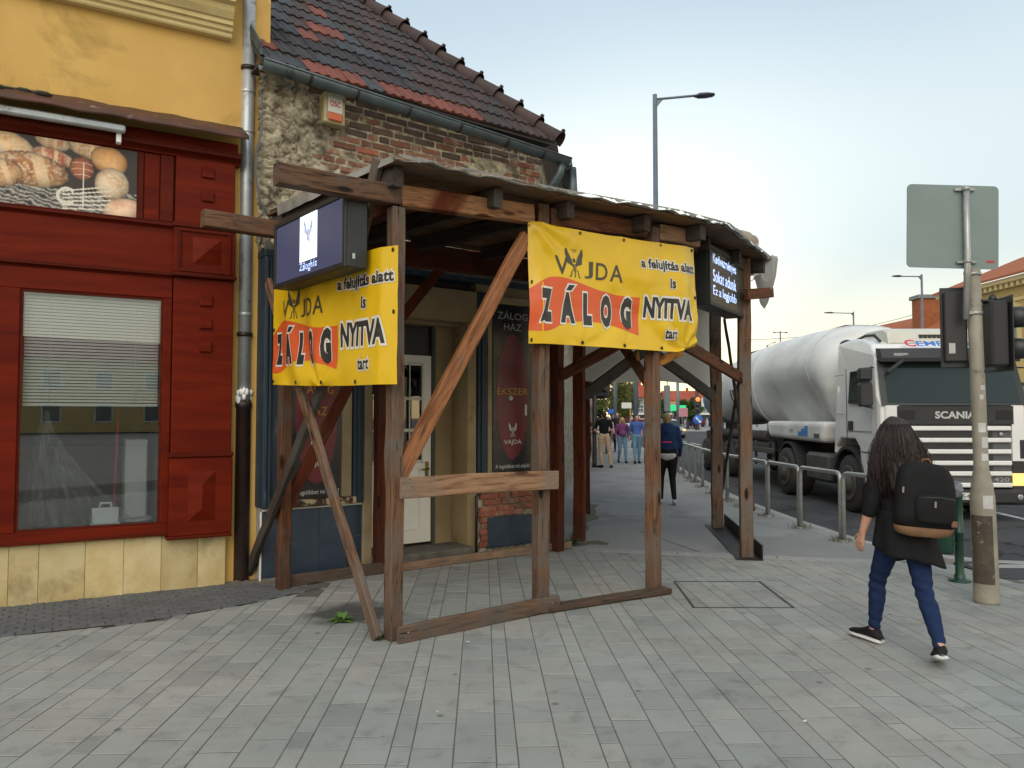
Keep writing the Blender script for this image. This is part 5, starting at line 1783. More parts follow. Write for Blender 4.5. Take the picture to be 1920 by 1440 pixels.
# rusty steel angle under the right-hand posts
m_rust = M('black_steel', C('#3a342f', 0.7), C('#26221f', 0.7), 8, 0.6, 0.2, 40, metal=0.3, stain=C('#5c3d2a', 0.6), stain_scale=5, stain_lo=0.58, stain_hi=0.7)
a = RRp(-0.2, 0, 0.0); b = RRp(2.55, 0, 0.0)
mb = MB()
L_ = (b - a).length
mb.box(0, L_, -0.14, 0.14, 0.0, 0.012); mb.box(0, L_, -0.14, -0.125, 0.012, 0.17)
mb.build('steel_angle', m_rust, sh, Matrix.Translation(a - SO) @ Matrix.Rotation(R(90 - 7), 4, 'Z'), fix=False)
# nails
m_nail = M_flat('nail_steel', (0.30, 0.28, 0.26), 0.5, 0.7)
for p in (FFp(0.08, 1.09, 0.119), FFp(0.12, 1.05, 0.119), FFp(1.36, 1.09, 0.119), FFp(1.40, 1.03, 0.119), FFp(0.05, 0.07, 0.122), FFp(1.38, 0.08, 0.122), LFp(1.9, 0.12, 0.13), LFp(1.93, 1.8, 0.13)):
    mb = MB(); q = p - SO
    mb.ball(tuple(q), (0.007, 0.007, 0.007), 6, 4); mb.build('nail_head', m_nail, sh)

# ================================================================== BANNERS
m_by = M('banner_yellow', C('#e9c01a', 0.92), C('#dfb515', 0.9), 2.0, 0.34, 0.0, var=0, rnd=False)
m_bo = M('banner_orange', C('#e2622c', 0.9), C('#d65724', 0.9), 3.0, 0.42, 0.0, var=0, rnd=False)
m_bk = M('banner_black', (0.020, 0.020, 0.019), (0.026, 0.026, 0.025), 6, 0.42, 0.0, var=0, rnd=False)
m_bw = M('banner_white', (0.72, 0.70, 0.64), (0.66, 0.64, 0.58), 6, 0.42, 0.0, var=0, rnd=False)
def banner(name, label, fp, u0, z0, out, W, Hh, wr, zfn, skip=None):
    p = fp(u0, z0, out)
    b_ = thing(name, label, 'banner', p, frame_rot(fp.a), 'shop banners on the timber shelter')
    def S(x, z, lift=0.0):
        return Vector((x, -wr(x, z) - lift, zfn(x, z)))
    mb = MB()
    mb.grid(80, 44, lambda i, j: tuple(S(i * W, j * Hh)))
    mb.build('sheet', m_by, b_)
    pr = lambda lift: (lambda x, z: S(x, z, lift))
    cut = 0.04
    k = W / 1.88
    X = lambda x: x * k
    zz = Hh / 1.0
    top = [(0, .445), (.08, .51), (.17, .555), (.25, .57), (.36, .562), (.5, .535), (.7, .495), (.9, .47), (1.03, .468), (1.155, .472)]
    bot = [(1.14, .128), (1.0, .16), (.85, .195), (.7, .212), (.5, .212), (.35, .19), (.27, .165), (.18, .118), (.1, .10), (0, .107)]
    # the flag shape as strips so that it can follow the wrinkles
    def interp(pts, x):
        pts = sorted(pts)
        for (xa, ya), (xb, yb) in zip(pts[:-1], pts[1:]):
            if xa <= x <= xb:
                return ya + (yb - ya) * (x - xa) / (xb - xa)
        return pts[-1][1] if x > pts[-1][0] else pts[0][1]
    strips = []
    n = 40
    for i in range(n):
        xa, xb = 1.15 * i / n, 1.15 * (i + 1) / n
        strips.append(poly([(X(xa), interp(bot, xa) * zz), (X(xb), interp(bot, xb) * zz), (X(xb), interp(top, xb) * zz), (X(xa), interp(top, xa) * zz)]))
    flat_to_mesh('flag_shape', strips, m_bo, b_, pr(0.0015), cut)
    words = [('Z', .075, .185, .18, .455, .085), ('A', .275, .425, .475 - .29, .445, .075), ('L', .510, .60, .18, .455, .085), ('O', .705, .83, .175, .46, .075), ('G', .935, 1.06, .175, .46, .075),
             ('a felujítás alatt', .0, 0, 0, 0, 0), ('is', 1.49, 1.555, .575, .67, .03), ('NYITVA', 1.20, 1.79, .295, .485, .045), ('tart', 1.45, 1.61, .115, .20, .025)]
    blk = []; wht = []
    for s_, x0, x1, q0, q1, of in words:
        if x1 == 0:
            s_, x0, x1, q0, q1, of = 'a felujítás alatt', 1.15, 1.85, .715, .835, .032
        blk.append(text_fit(s_, X(x0), q0 * zz, X(x1), q1 * zz, of))
        wht.append(text_fit(s_, X(x0), q0 * zz, X(x1), q1 * zz, of, 0.05 if len(s_) < 3 else 0.08))
    acc = [(.335, .462), (.385, .462), (.425, .51), (.365, .51)]
    blk.append(poly([(X(x), z * zz) for x, z in acc]))
    wht.append(poly([(X(x), z * zz) for x, z in [(.318, .452), (.395, .452), (.450, .522), (.352, .522)]]))
    for it in wht:
        flat_to_mesh('letter_outline', [it], m_bw, b_, pr(0.003), cut)
    for it in blk:
        flat_to_mesh('lettering', [it], m_bk, b_, pr(0.0045), cut)
    name_ = [text_fit('V', X(.225), .59 * zz, X(.365), .745 * zz, .01)]
    for ch, x0, x1 in (('J', .535, .625), ('D', .655, .775), ('A', .80, .945)):
        name_.append(text_fit(ch, X(x0), .585 * zz, X(x1), .735 * zz, .01))
    for it in name_:
        flat_to_mesh('shop_name', [it], M_flat('banner_charcoal', (0.06, 0.055, 0.03), 0.45), b_, pr(0.003), cut)
    flat_to_mesh('emblem', eagle(X(.43), .575 * zz, .255 * zz) + crown_lines(X(.43), .815 * zz, .3), bpy.data.materials['banner_charcoal'], b_, pr(0.003), cut)
    # eyelets and ties
    for x, z in [(0.02, .97), (.5, .972), (.97, .972), (1.42, .972), (1.84, .972), (0.02, .03), (.5, .028), (.97, .028), (1.42, .028), (0.02, .5), (1.85, .52)]:
        q = S(X(x), z * zz, 0.002)
        mb = MB(); mb.lathe([(0.014, 0), (0.016, -0.003), (0.007, -0.004), (0.006, 0.0)], c=tuple(q), n=12, axis='y')
        mb.build('eyelet', M_flat('eyelet_dark', (0.05, 0.04, 0.03), 0.5, 0.5), b_)
    # hem
    return b_
def wr2(x, z):
    d = 0.016 * math.sin(x * 3.1 + z * 5) + 0.020 * noise.fractal(Vector((x * 2.2, z * 2.6, 1.0)), 1, 2, 3)
    # creases that run out of the top left tie and the lower right corner
    a = math.atan2(x - 0.0, 1.02 - z + 1e-4)
    rr_ = math.hypot(x, 1 - z)
    d += 0.020 * math.sin(a * 11) * math.exp(-rr_ * 1.6)
    a2 = math.atan2(1.7 - x, z + 1e-4); r2 = math.hypot(1.7 - x, z)
    d += 0.020 * math.sin(a2 * 9) * math.exp(-r2 * 2.4)
    d -= 0.35 * max(0.0, x - 1.70) ** 1.2          # right end turned back round the post
    if x < 0.10:
        d -= 0.06 * (0.10 - x) / 0.10
    for xe in (0.5, 0.97, 1.42):
        for ze in (0.98, 0.02):
            q = math.hypot(x - xe, z - ze)
            d -= 0.014 * math.exp(-q * 14) ; d += 0.006 * math.cos(7 * math.atan2(x - xe, z - ze)) * math.exp(-q * 6) * min(1, q * 20)
    return d
def z2(x, z):
    s_ = 0.020 * math.sin(math.pi * min(1, x / 1.75)) * (z / 1.0) + 0.007 * abs(math.sin(math.pi * (x - 0.02) / 0.465)) * z ** 6
    if x > 1.6 and z < 0.2:
        return z + (x - 1.6) * 0.25 * (0.2 - z) / 0.2 - s_
    return z - s_
bn2 = banner('shop_banner', 'yellow banner with red flag shape hanging between the two grey front posts', P23p, -0.13, 2.165, 0.11, 1.88, 1.0, wr2, z2)
def wr1(x, z):
    d = 0.030 * math.sin(x * 2.3 + 0.4) * (0.4 + z * 0.2) + 0.014 * noise.fractal(Vector((x * 2.6, z * 2.2, 6.0)), 1, 2, 3)
    d += 0.016 * math.sin(x * 13 + z * 2.0 + 2.5 * math.sin(z * 3)) * math.exp(-((x - 0.55) / 0.6) ** 2)
    a = math.atan2(0.95 - x, z + 0.001); r2 = math.hypot(x - 0.95, z)
    d += 0.022 * math.cos(a * 5) * math.exp(-r2 * 2.5)
    if x > 1.85:
        d -= 0.05 * (x - 1.85) / 0.15
    return d
def z1(x, z):
    return z - 0.03 * (x - 1.0) + 0.012 * math.sin(x * 7) * z * (1 - z) - 0.02 * math.sin(math.pi * x / 2.0) * (1 - z) * 0.6
bn1 = banner('shop_banner', 'yellow banner with red flag shape below the lit screen, by the rain pipe', LFp, 0.28, 1.825, 0.175, 2.0, 0.96, wr1, z1)

# ================================================================== LED SCREENS
def led_screen_mat(name, base, stripe):
    t = NT(name)
    tc = t.n('ShaderNodeTexCoord')
    sp = t.n('ShaderNodeSeparateXYZ'); t.l(tc.outputs['Object'], sp.inputs[0])
    f_ = t.math('FRACT', t.math('MULTIPLY', sp.outputs[2], 75.0))
    st = t.ramp(f_, [(0.30, 0.0), (0.42, 1.0), (0.58, 1.0), (0.70, 0.0)])
    col = t.mix(st, base, stripe)
    t.l(col, t.b.inputs['Base Color'])
    t.b.inputs['Roughness'].default_value = 0.28
    em = t.mix(st, (0.022, 0.034, 0.075), (0.10, 0.125, 0.24))
    t.l(em, t.b.inputs['Emission Color']); t.b.inputs['Emission Strength'].default_value = 0.2
    return t.m
m_scr1 = led_screen_mat('led_face', (0.015, 0.016, 0.03), (0.07, 0.075, 0.11))
m_case = M('led_case', (0.018, 0.022, 0.022), (0.012, 0.015, 0.015), 5, 0.45, 0.05, var=0)
m_lit = M_flat('led_white', (0.8, 0.8, 0.9), 0.5, emit=(0.80, 0.88, 1.0), es=0.62)
m_litb = M_flat('led_blue', (0.5, 0.6, 0.9), 0.5, emit=(0.45, 0.60, 1.0), es=0.50)
m_unlit = M_flat('led_off', (0.02, 0.02, 0.05), 0.5, emit=(0.06, 0.07, 0.16), es=0.20)
def screen(label, pos, ang, W, Hh, D):
    s_ = thing('led_screen', label, 'screen', pos, frame_rot(ang), 'lit screens on the timber shelter')
    mb = MB(); mb.box(0, W, 0.012, D, 0, Hh, 0.008); mb.build('case', m_case, s_, fix=False)
    b = 0.035
    mb = MB()
    for q in ((0, b, 0, Hh), (W - b, W, 0, Hh), (b, W - b, 0, b), (b, W - b, Hh - b, Hh)):
        mb.box(q[0], q[1], -0.012, 0.0115, q[2], q[3], 0.003)
    mb.build('bezel', m_case, s_, fix=False)
    return s_, b
def pixelise(items, cell):
    """turn flat shapes into rows of square lamp dots"""
    bm = bmesh.new()
    for v, f in items:
        vs = [bm.verts.new((p[0], p[1], 0)) for p in v]
        for q in f:
            try: bm.faces.new([vs[i] for i in q])
            except ValueError: pass
    from mathutils.bvhtree import BVHTree
    bv = BVHTree.FromBMesh(bm)
    xs = [v.co.x for v in bm.verts]; zs = [v.co.y for v in bm.verts]
    out = []
    z = math.floor(min(zs) / cell) * cell
    while z < max(zs):
        x = math.floor(min(xs) / cell) * cell
        while x < max(xs):
            if bv.ray_cast(Vector((x + cell / 2, z + cell / 2, 1)), Vector((0, 0, -1)))[0] is not None:
                g = cell * 0.08
                out.append(rect(x + g, z + g, x + cell - g, z + cell - g))
            x += cell
        z += cell
    bm.free()
    return out
l1, b = screen('lit screen with white emblem picture above the yellow banner by the rain pipe', LFp(0.76, 2.615, 0.37), 140.9, 1.26, 0.53, 0.17)
MB().box(b, 1.26 - b, 0.0, 0.0115, b, 0.53 - b).build('display', m_scr1, l1, fix=False)
on1 = lambda y: (lambda x, z: (x, y, z))
px = 0.0095
flat_to_mesh('lit_picture', pixelise([rect(0.49, 0.145, 0.80, 0.493)], px), m_lit, l1, on1(-0.0015))
flat_to_mesh('dark_emblem', pixelise(eagle(0.645, 0.245, 0.225) + [ellipse(0.645, 0.335, 0.03, 0.05)], px * .8) + pixelise([text_fit('VAJDA', 0.53, 0.185, 0.76, 0.225, .01)], px * .8), m_unlit, l1, on1(-0.003))
flat_to_mesh('lit_text', pixelise([text_fit('Zálogház', 0.49, 0.055, 0.80, 0.135, .0)], px * .75), m_litb, l1, on1(-0.0015))
box('latch', m_steel, l1, 1.2605, 1.266, 0.05, 0.07, 0.06, 0.10, 0.002)
l2, b = screen('lit text screen beside the right-hand banner under the roof edge', P3Rp(0.93, 2.69, 0.15), 32, 1.24, 0.61, 0.2)
m_scr2 = M('led_face_plain', (0.10, 0.095, 0.09), (0.06, 0.06, 0.06), 2.5, 0.25, 0.0, var=0)
MB().box(b, 1.24 - b, 0.0, 0.0115, b, 0.61 - b).build('display', m_scr2, l2, fix=False)
for s_, z in (('Kedvezményes', 0.42), ('Sokat adunk', 0.255), ('Ez a legjobb', 0.09)):
    flat_to_mesh('lit_text', pixelise([text_fit(s_, 0.13, z, 0.95, z + 0.125, 0.01)], 0.0095), m_litb, l2, on1(-0.0015))

# ================================================================== STREET FURNITURE
m_gal = M('railing_steel', C('#b4b6b4', 0.95), C('#989a97', 0.95), 8, 0.35, 0.05, metal=0.45, var=0.06, stain=C('#5c554c', 0.8), stain_scale=7, stain_lo=0.6, stain_hi=0.7)
m_lampg = M('lamp_grey', C('#7f8a96', 0.8), C('#6d7884', 0.8), 3, 0.5, 0.03, metal=0.3, var=0.03)
m_lampd = M('lamp_head', C('#3a434e', 0.8), C('#2d343d', 0.8), 3, 0.4, 0.02, var=0)
m_green = M('green_paint', C('#1d4a38', 0.8), C('#153a2b', 0.8), 6, 0.4, 0.05, var=0.05)
m_polec = M('signal_pole_grey', C('#a39d8e', 0.85), C('#857f72', 0.85), 4, 0.6, 0.1, 40, var=0, stain=C('#5f5a50', 0.8), stain_scale=6, stain_lo=0.58, stain_hi=0.75)
m_blackp = M('signal_black', (0.016, 0.017, 0.018), (0.022, 0.023, 0.025), 5, 0.45, 0.03, var=0.05)
m_weed = M('weed_leaf', (0.10, 0.20, 0.03), (0.06, 0.13, 0.02), 12, 0.6, 0.1, var=0.15)
m_grass = M('dry_grass', (0.12, 0.13, 0.05), (0.08, 0.085, 0.035), 12, 0.8, 0.1, var=0.15)

hoops = [(5.27, 28.6), (5.15, 27.4), (5.03, 26.2), (4.93, 25.0), (4.84, 23.9), (4.75, 22.8), (4.68, 21.85), (4.60, 20.86), (4.53, 19.8), (4.39, 18.6), (4.25, 17.3), (4.12, 15.9), (4.03, 14.55), (4.03, 13.45), (4.055, 12.33), (4.08, 11.03), (4.18, 9.86), (4.42, 8.95)]
ords = ['farthest']
for k, (a, b) in enumerate(zip(hoops[:-1], hoops[1:])):
    a = Vector((*a, 0)); b = Vector((*b, 0)); d = (b - a)
    L = d.length; d.normalize()
    n = len(hoops) - 2 - k
    where = {0: 'nearest steel railing hoop, behind the woman with the backpack', 1: 'second nearest steel railing hoop, beside the truck front wheel', 2: 'third nearest steel railing hoop, beside the truck drive wheel',
             3: 'fourth nearest steel railing hoop, seen between the right-hand shelter posts'}.get(n)
    where = where or '%s nearest steel railing hoop in the row along the kerb' % ('fifth sixth seventh eighth ninth tenth eleventh twelfth thirteenth fourteenth fifteenth sixteenth seventeenth eighteenth'.split()[n - 4])
    o = thing('railing_hoop', where, 'railing', a + d * 0.03, math.atan2(d.y, d.x), 'steel hoops along the kerb')
    L -= 0.06; Ht = 0.86; r = 0.09
    pts = [(0, 0, 0.0), (0, 0, Ht - r)] + [(r - r * math.cos(t), 0, Ht - r + r * math.sin(t)) for t in (0.4, 0.8, 1.2)] + [(r, 0, Ht), (L - r, 0, Ht)] + \
          [(L - r + r * math.sin(t), 0, Ht - r + r * math.cos(t)) for t in (0.4, 0.8, 1.2)] + [(L, 0, Ht - r), (L, 0, 0)]
    MB().tube(pts, 0.028, 12).build('tube', m_gal, o)
    for x in (0, L):
        MB().lathe([(0.055, 0.0), (0.055, 0.008), (0.034, 0.012), (0.03, 0.02)], c=(x, 0, 0.001), n=14).build('foot_plate', m_gal, o)

def blades(mb, x, y, n, rad, h, z=0.0):
    for _ in range(n):
        a = random.uniform(0, 6.28); r = rad * random.random() ** 0.6
        px_, py_ = x + r * math.cos(a), y + r * math.sin(a)
        b = random.uniform(0, 6.28); hh = h * random.uniform(0.4, 1.0); w = 0.004
        le = hh * random.uniform(0.3, 0.9)
        mb.add([(px_ - w * math.sin(b), py_ + w * math.cos(b), z), (px_ + w * math.sin(b), py_ - w * math.cos(b), z),
                (px_ + le * .5 * math.cos(b), py_ + le * .5 * math.sin(b), z + hh * .7), (px_ + le * math.cos(b), py_ + le * math.sin(b), z + hh)], [(0, 1, 2), (0, 2, 3)])
mb = MB()
for (x, y) in hoops[2:]:
    if random.random() < 0.8:
        blades(mb, x + random.uniform(-0.05, .05), y, 60, 0.16, 0.07)
for k in range(40):
    q = Vector(hoops[random.randrange(6, 14)])
    blades(mb, q.x + random.uniform(-0.1, 0.25), q.y + random.uniform(-0.6, 0.6), 14, 0.12, 0.06)
o = mb.build('grass_tufts', m_grass, None); o['kind'] = 'stuff'; o['label'] = 'dry grass tufts round the railing feet'; o['category'] = 'grass'
def weed(x, y, s, label, n=14):
    w = thing('weed', label, 'weed', (x, y, 0))
    for k in range(n):
        a = k * 2.4; L = s * random.uniform(0.6, 1.0); el = random.uniform(0.3, 1.1)
        mb = MB()
        rings = []
        for t in (0, 0.25, 0.5, 0.75, 1.0):
            wd = 0.16 * L * math.sin(math.pi * (0.12 + 0.86 * t)) ** 0.8
            r = L * t
            z = math.sin(el) * r - 0.35 * r * r / L * 1.2
            rings.append(((r * math.cos(el) * math.cos(a), r * math.cos(el) * math.sin(a), max(z, 0.004)), wd))
        vs = []
        for p, wd in rings:
            vs += [(p[0] - wd * math.sin(a), p[1] + wd * math.cos(a), p[2] + wd * 0.3), p, (p[0] + wd * math.sin(a), p[1] - wd * math.cos(a), p[2] + wd * 0.3)]
        fs = []
        for i in range(4):
            for j in (0, 1):
                fs.append((i * 3 + j, i * 3 + j + 1, i * 3 + j + 4, i * 3 + j + 3))
        mb.add(vs, fs, True)
        mb.build('leaf', m_weed, w, fix=False)
    return w
weed(-1.31, 6.02, 0.15, 'small green weed growing in the damp pavement joint', 18)
weed(-0.93, 5.57, 0.10, 'tiny weed at the foot of the front corner post', 10)
weed(0.72, 9.5, 0.28, 'leafy weed growing between the red-brown posts at the house corner', 16)

# ---- signal pole with sign back and two signal heads
sp0 = Vector((4.02, 6.62, 0))
sg = thing('traffic_signal', 'grey signal pole carrying the back of a large road sign and black signal heads', 'traffic light', sp0)
mb = MB()
lean = -0.045 / 2.8
prof = [(0.098, 0.0), (0.098, 0.02), (0.095, 0.85), (0.093, 0.90), (0.085, 0.95), (0.083, 1.0), (0.072, 1.03), (0.068, 1.09), (0.058, 1.12), (0.057, 1.9), (0.056, 2.84)]
mb.lathe(prof, n=24)
mb.v = [(v[0] + lean * v[2], v[1], v[2]) for v in mb.v]
mb.build('pole', m_polec, sg)
# rusty hatch in the base
def curved(r, a0, a1, z0, z1, n=8, th=0.004):
    mb = MB()
    mb.grid(n, 1, lambda i, j: ((r) * math.sin(a0 + (a1 - a0) * i) + lean * (z0 + (z1 - z0) * j), -(r) * math.cos(a0 + (a1 - a0) * i), z0 + (z1 - z0) * j))
    mb.grid(n, 1, lambda i, j: ((r - th) * math.sin(a0 + (a1 - a0) * i) + lean * (z0 + (z1 - z0) * j), -(r - th) * math.cos(a0 + (a1 - a0) * i), z0 + (z1 - z0) * j))
    return mb
curved(0.1005, R(-95), R(10), 0.17, 0.74).build('hatch', M('rusty_hatch', C('#5d5548', 0.8), C('#413a30', 0.8), 9, 0.8, 0.3, 60, stain=C('#97907f', 0.8), stain_scale=14, stain_lo=0.6, stain_hi=0.65), sg)
m_stk = M('sticker', (0.55, 0.55, 0.53), (0.42, 0.42, 0.41), 14, 0.6, 0.0, var=0.1)
for z0, z1, a0, a1, r in ((0.80, 0.91, -30, 22, 0.0955), (1.20, 1.26, -25, 35, 0.0595), (1.31, 1.40, -20, 45, 0.0592), (1.44, 1.52, -40, 20, 0.059), (1.72, 1.76, -20, 10, 0.0585), (1.80, 1.84, -10, 30, 0.0585)):
    curved(r, R(a0), R(a1), z0, z1, 6, 0.002).build('sticker', m_stk, sg)
# sign back
mb = MB()
x0, x1, z0, z1, r = -0.61, 0.18, 2.845, 3.57, 0.04
pl = []
for cx, cz, a0 in ((x1 - r, z1 - r, 0), (x0 + r, z1 - r, 90), (x0 + r, z0 + r, 180), (x1 - r, z0 + r, 270)):
    for k in range(5):
        a = R(a0 + 90 * k / 4)
        pl.append((cx + r * math.cos(a), cz + r * math.sin(a)))
mb.prism(pl, -0.010, -0.002, 'y')
sb = mb.build('sign_panel', M('sign_aluminium', C('#8d9e9a', 0.75), C('#80918e', 0.75), 1.5, 0.5, 0.02, metal=0.2, var=0), sg)
sb.matrix_basis = Matrix.Rotation(R(0), 4, 'Z') @ Matrix.Rotation(R(1.6), 4, 'Y') @ Matrix.Translation((0.0, 0, 0))
sb.location.x += -0.09
box('red_label', M_flat('label_red', (0.4, 0.03, 0.05), 0.5), sb, 0.075, 0.145, -0.012, -0.0102, 2.90, 2.92, 0)
MB().tube([(-0.115, -0.05, 3.545), (-0.118, -0.05, 2.95), (-0.15, -0.055, 2.40)], 0.026, 14).build('sign_post', m_gal, sg)
for z in (3.53, 2.90):
    c = MB(); c.box(-0.20, -0.03, -0.035, -0.012, z - 0.012, z + 0.012, 0.003)
    c.lathe([(0.031, -0.016), (0.031, 0.016)], c=(-0.117, -0.05, z), n=14)
    c.build('clamp', m_gal, sg)
for z in (2.80, 2.46):
    c = MB(); c.box(-0.15, -0.02, -0.05, -0.03, z - 0.014, z + 0.014, 0.003)
    c.lathe([(0.063, -0.014), (0.063, 0.014)], c=(lean * z, 0, z), n=18)
    c.build('clamp', m_gal, sg)
# head seen from behind
h1 = MB(); h1.box(-0.29, -0.075, 0.06, 0.075, 2.0, 2.70, 0.004)
hb = h1.build('signal_head', m_blackp, sg)
hb.matrix_basis = Matrix.Rotation(R(-12), 4, 'Z')
for z in (2.18, 2.38, 2.58):
    MB().lathe([(0.08, 0.076), (0.08, 0.13), (0.06, 0.14), (0.02, 0.145)], c=(-0.18, 0.0, z), n=16, axis='y').build('lamp_housing', m_blackp, hb)
MB().box(-0.27, -0.09, 0.02, 0.06, 2.05, 2.66, 0.01).build('housing', m_blackp, hb, fix=False)
box('sticker', m_stk, hb, -0.24, -0.19, 0.014, 0.0195, 2.12, 2.21, 0)
# head seen from the side, visors to the right
h2 = MB(); h2.box(0.045, 0.19, -0.11, 0.11, 2.0, 2.56, 0.018)
hs = h2.build('signal_head', m_blackp, sg, fix=False)
hs.matrix_basis = Matrix.Rotation(R(-6), 4, 'Z')
box('backplate', m_blackp, hs, 0.192, 0.203, -0.15, 0.15, 1.96, 2.60, 0.004)
for z in (2.42, 2.15):
    v = MB()
    n = 22
    ri = []
    for x, rr in ((0.205, 0.098), (0.44, 0.088)):
        ri.append([(x, rr * math.cos(R(-60 + 300 * i / n)) , z + rr * math.sin(R(-60 + 300 * i / n))) for i in range(n + 1)] + [(x, (rr - .004) * math.cos(R(-60 + 300 * i / n)), z + (rr - .004) * math.sin(R(-60 + 300 * i / n))) for i in range(n, -1, -1)])
    v.loft(ri)
    v.build('visor', m_blackp, hs)
    MB().lathe([(0.085, 0.2035), (0.07, 0.215), (0.02, 0.22)], c=(0, 0, z), n=18, axis='x').build('lens', M_flat('dark_lens', (0.03, 0.03, 0.02), 0.2), hs)
MB().lathe([(0.03, 2.56), (0.035, 2.59), (0.02, 2.62)], c=(0.11, 0, 0), n=12).build('cap', m_blackp, hs)
for z in (1.97, 2.575):
    box('bracket', m_blackp, sg, -0.02, 0.10, -0.05, 0.05, z - 0.02, z + 0.0, 0.004)

# ---- litter bin on its green post
lb = thing('litter_bin', 'dark green litter bin on a ribbed post behind the woman with the backpack', 'bin', (4.286, 7.472, 0))
MB().lathe([(0.10, 0.0), (0.10, 0.012), (0.05, 0.018), (0.05, 0.06), (0.044, 0.065), (0.044, 0.07), (0.039, 0.08), (0.039, 0.45), (0.044, 0.455), (0.044, 0.475), (0.039, 0.48), (0.039, 0.80), (0.045, 0.81), (0.045, 0.83)], n=20).build('post', m_green, lb)
mb = MB()
rings = []
for z, k in ((0.27, 0.92), (0.29, 1.0), (0.80, 1.06), (0.82, 1.06), (0.82, 1.0), (0.32, 0.95)):
    rings.append([(-0.18 + 0.115 * k * math.cos(a) * (1.0), 0.10 * k * math.sin(a), z) for a in [2 * math.pi * i / 24 for i in range(24)]])
mb.loft(rings)
mb.build('bucket', m_green, lb)
for z in (0.36, 0.72):
    box('bracket', m_green, lb, -0.075, -0.03, -0.015, 0.015, z - 0.01, z + 0.01, 0.002)
# plastic bag pulled over the top
bag = MB(); bag.ball((0, 0, 0), (0.065, 0.06, 0.075), 18, 14)
bag.v = [tuple(Vector(v) * (1 + 0.28 * noise.noise(Vector(v) * 28))) for v in bag.v]
bg = bag.build('plastic_bag', M('grey_film', (0.22, 0.23, 0.26), (0.10, 0.11, 0.13), 20, 0.22, 0.3, 30, var=0), None)
bg.location = (4.265, 7.46, 0.875)
tag(bg, 'crumpled grey plastic bag pulled over the top of the green bin post', 'plastic bag')

# ---- street lamps
def street_lamp(x, y, h, arm, label, kind=1, group=None, tilt=0.07):
    o = thing('street_lamp', label, 'street lamp', (x, y, 0), 0, group)
    MB().lathe([(0.11, 0), (0.11, 1.2), (0.085, 1.25), (0.055, h)], n=16).build('pole', m_lampg, o)
    dirs = [arm] if kind == 1 else [arm, -arm]
    for a in dirs:
        sgn = 1 if a > 0 else -1
        ar = MB(); ar.tube([(0, 0, h - 0.12), (a * 0.75, 0, h - 0.12 + abs(a) * tilt)], 0.032, 8)
        if kind == 1:
            ar.prism([(0.0, h - 0.34), (0.03 * sgn, h - 0.34), (0.20 * sgn, h - 0.13), (0, h - 0.13)], -0.012, 0.012, 'y')
        ar.build('arm', m_lampg, o)
        hd = MB()
        rings = []
        for t, w, th in ((0.0, 0.03, 0.03), (0.12, 0.07, 0.05), (0.25, 0.12, 0.075), (0.6, 0.14, 0.07), (0.92, 0.11, 0.045), (1.0, 0.05, 0.02)):
            xx = a * 0.72 + t * a * 0.38
            z = h - 0.12 + abs(a) * tilt * (0.75 + 0.38 * t)
            rings.append([(xx, w * math.cos(q), z + th * math.sin(q) * (1 if math.sin(q) > 0 else 0.6)) for q in [2 * math.pi * i / 12 for i in range(12)]])
        hd.loft(rings); hd.build('lamp_head', m_lampd, o)
    return o
street_lamp(3.57, 19.0, 9.62, 1.36, 'tall grey street lamp rising behind the timber shelter roof')
street_lamp(22.93, 43.0, 9.55, -1.5, 'street lamp with arm to the left, right above the truck cab', tilt=0.01)
street_lamp(25.73, 58.0, 9.5, -2.0, 'street lamp with arm to the left, above the truck tank', tilt=0.02)
street_lamp(25.07, 72.0, 9.6, 0.62, 'twin-headed street lamp far down the road left of the truck', 2, tilt=-0.05)
street_lamp(29.76, 90.0, 10.0, 1.0, 'slender far street lamp left of the twin-headed lamp', 1, tilt=0.4)
def many_lamp(x, y, h, label):
    o = thing('square_lamp', label, 'street lamp', (x, y, 0))
    MB().lathe([(0.12, 0), (0.06, h)], n=10).build('pole', m_lampg, o)
    for k in range(5):
        a = R(-10 + 50 * k)
        mb = MB(); mb.tube([(0, 0, h), (1.6 * math.cos(a), 1.6 * math.sin(a) * 0.6, h + 0.15), (2.6 * math.cos(a), 2.6 * math.sin(a) * .6, h + 0.1)], 0.07, 6); mb.build('arm', m_lampd, o)
    MB().ball((0, 0, h + 0.25), 0.18, 8, 6).build('finial', m_lampd, o)
    return o
many_lamp(38.0, 100.0, 10.9, 'many-armed lamp peeking over the truck tank')
many_lamp(38.6, 122.0, 9.6, 'many-armed lamp far off at the left of the truck tank')
# overhead wire
mb = MB()
p0, p1 = Vector((22.9, 80, 8.9)), Vector((40, 60, 12.0))
a_, b_ = Vector((26.5, 75, 9.0)), Vector((30.2, 56, 9.4))
pts = []
A_, B_ = Vector((20, 66, 8.2)), Vector((36, 62, 11.0))
for k in range(21):
    t = k / 20
    q = A_.lerp(B_, t); q.z -= 0.8 * 4 * t * (1 - t)
    pts.append(q)
mb.tube(pts, 0.02, 5)
tag(mb.build('overhead_wire', m_lampd, None), 'thin overhead wire crossing the sky above the truck', 'wire')

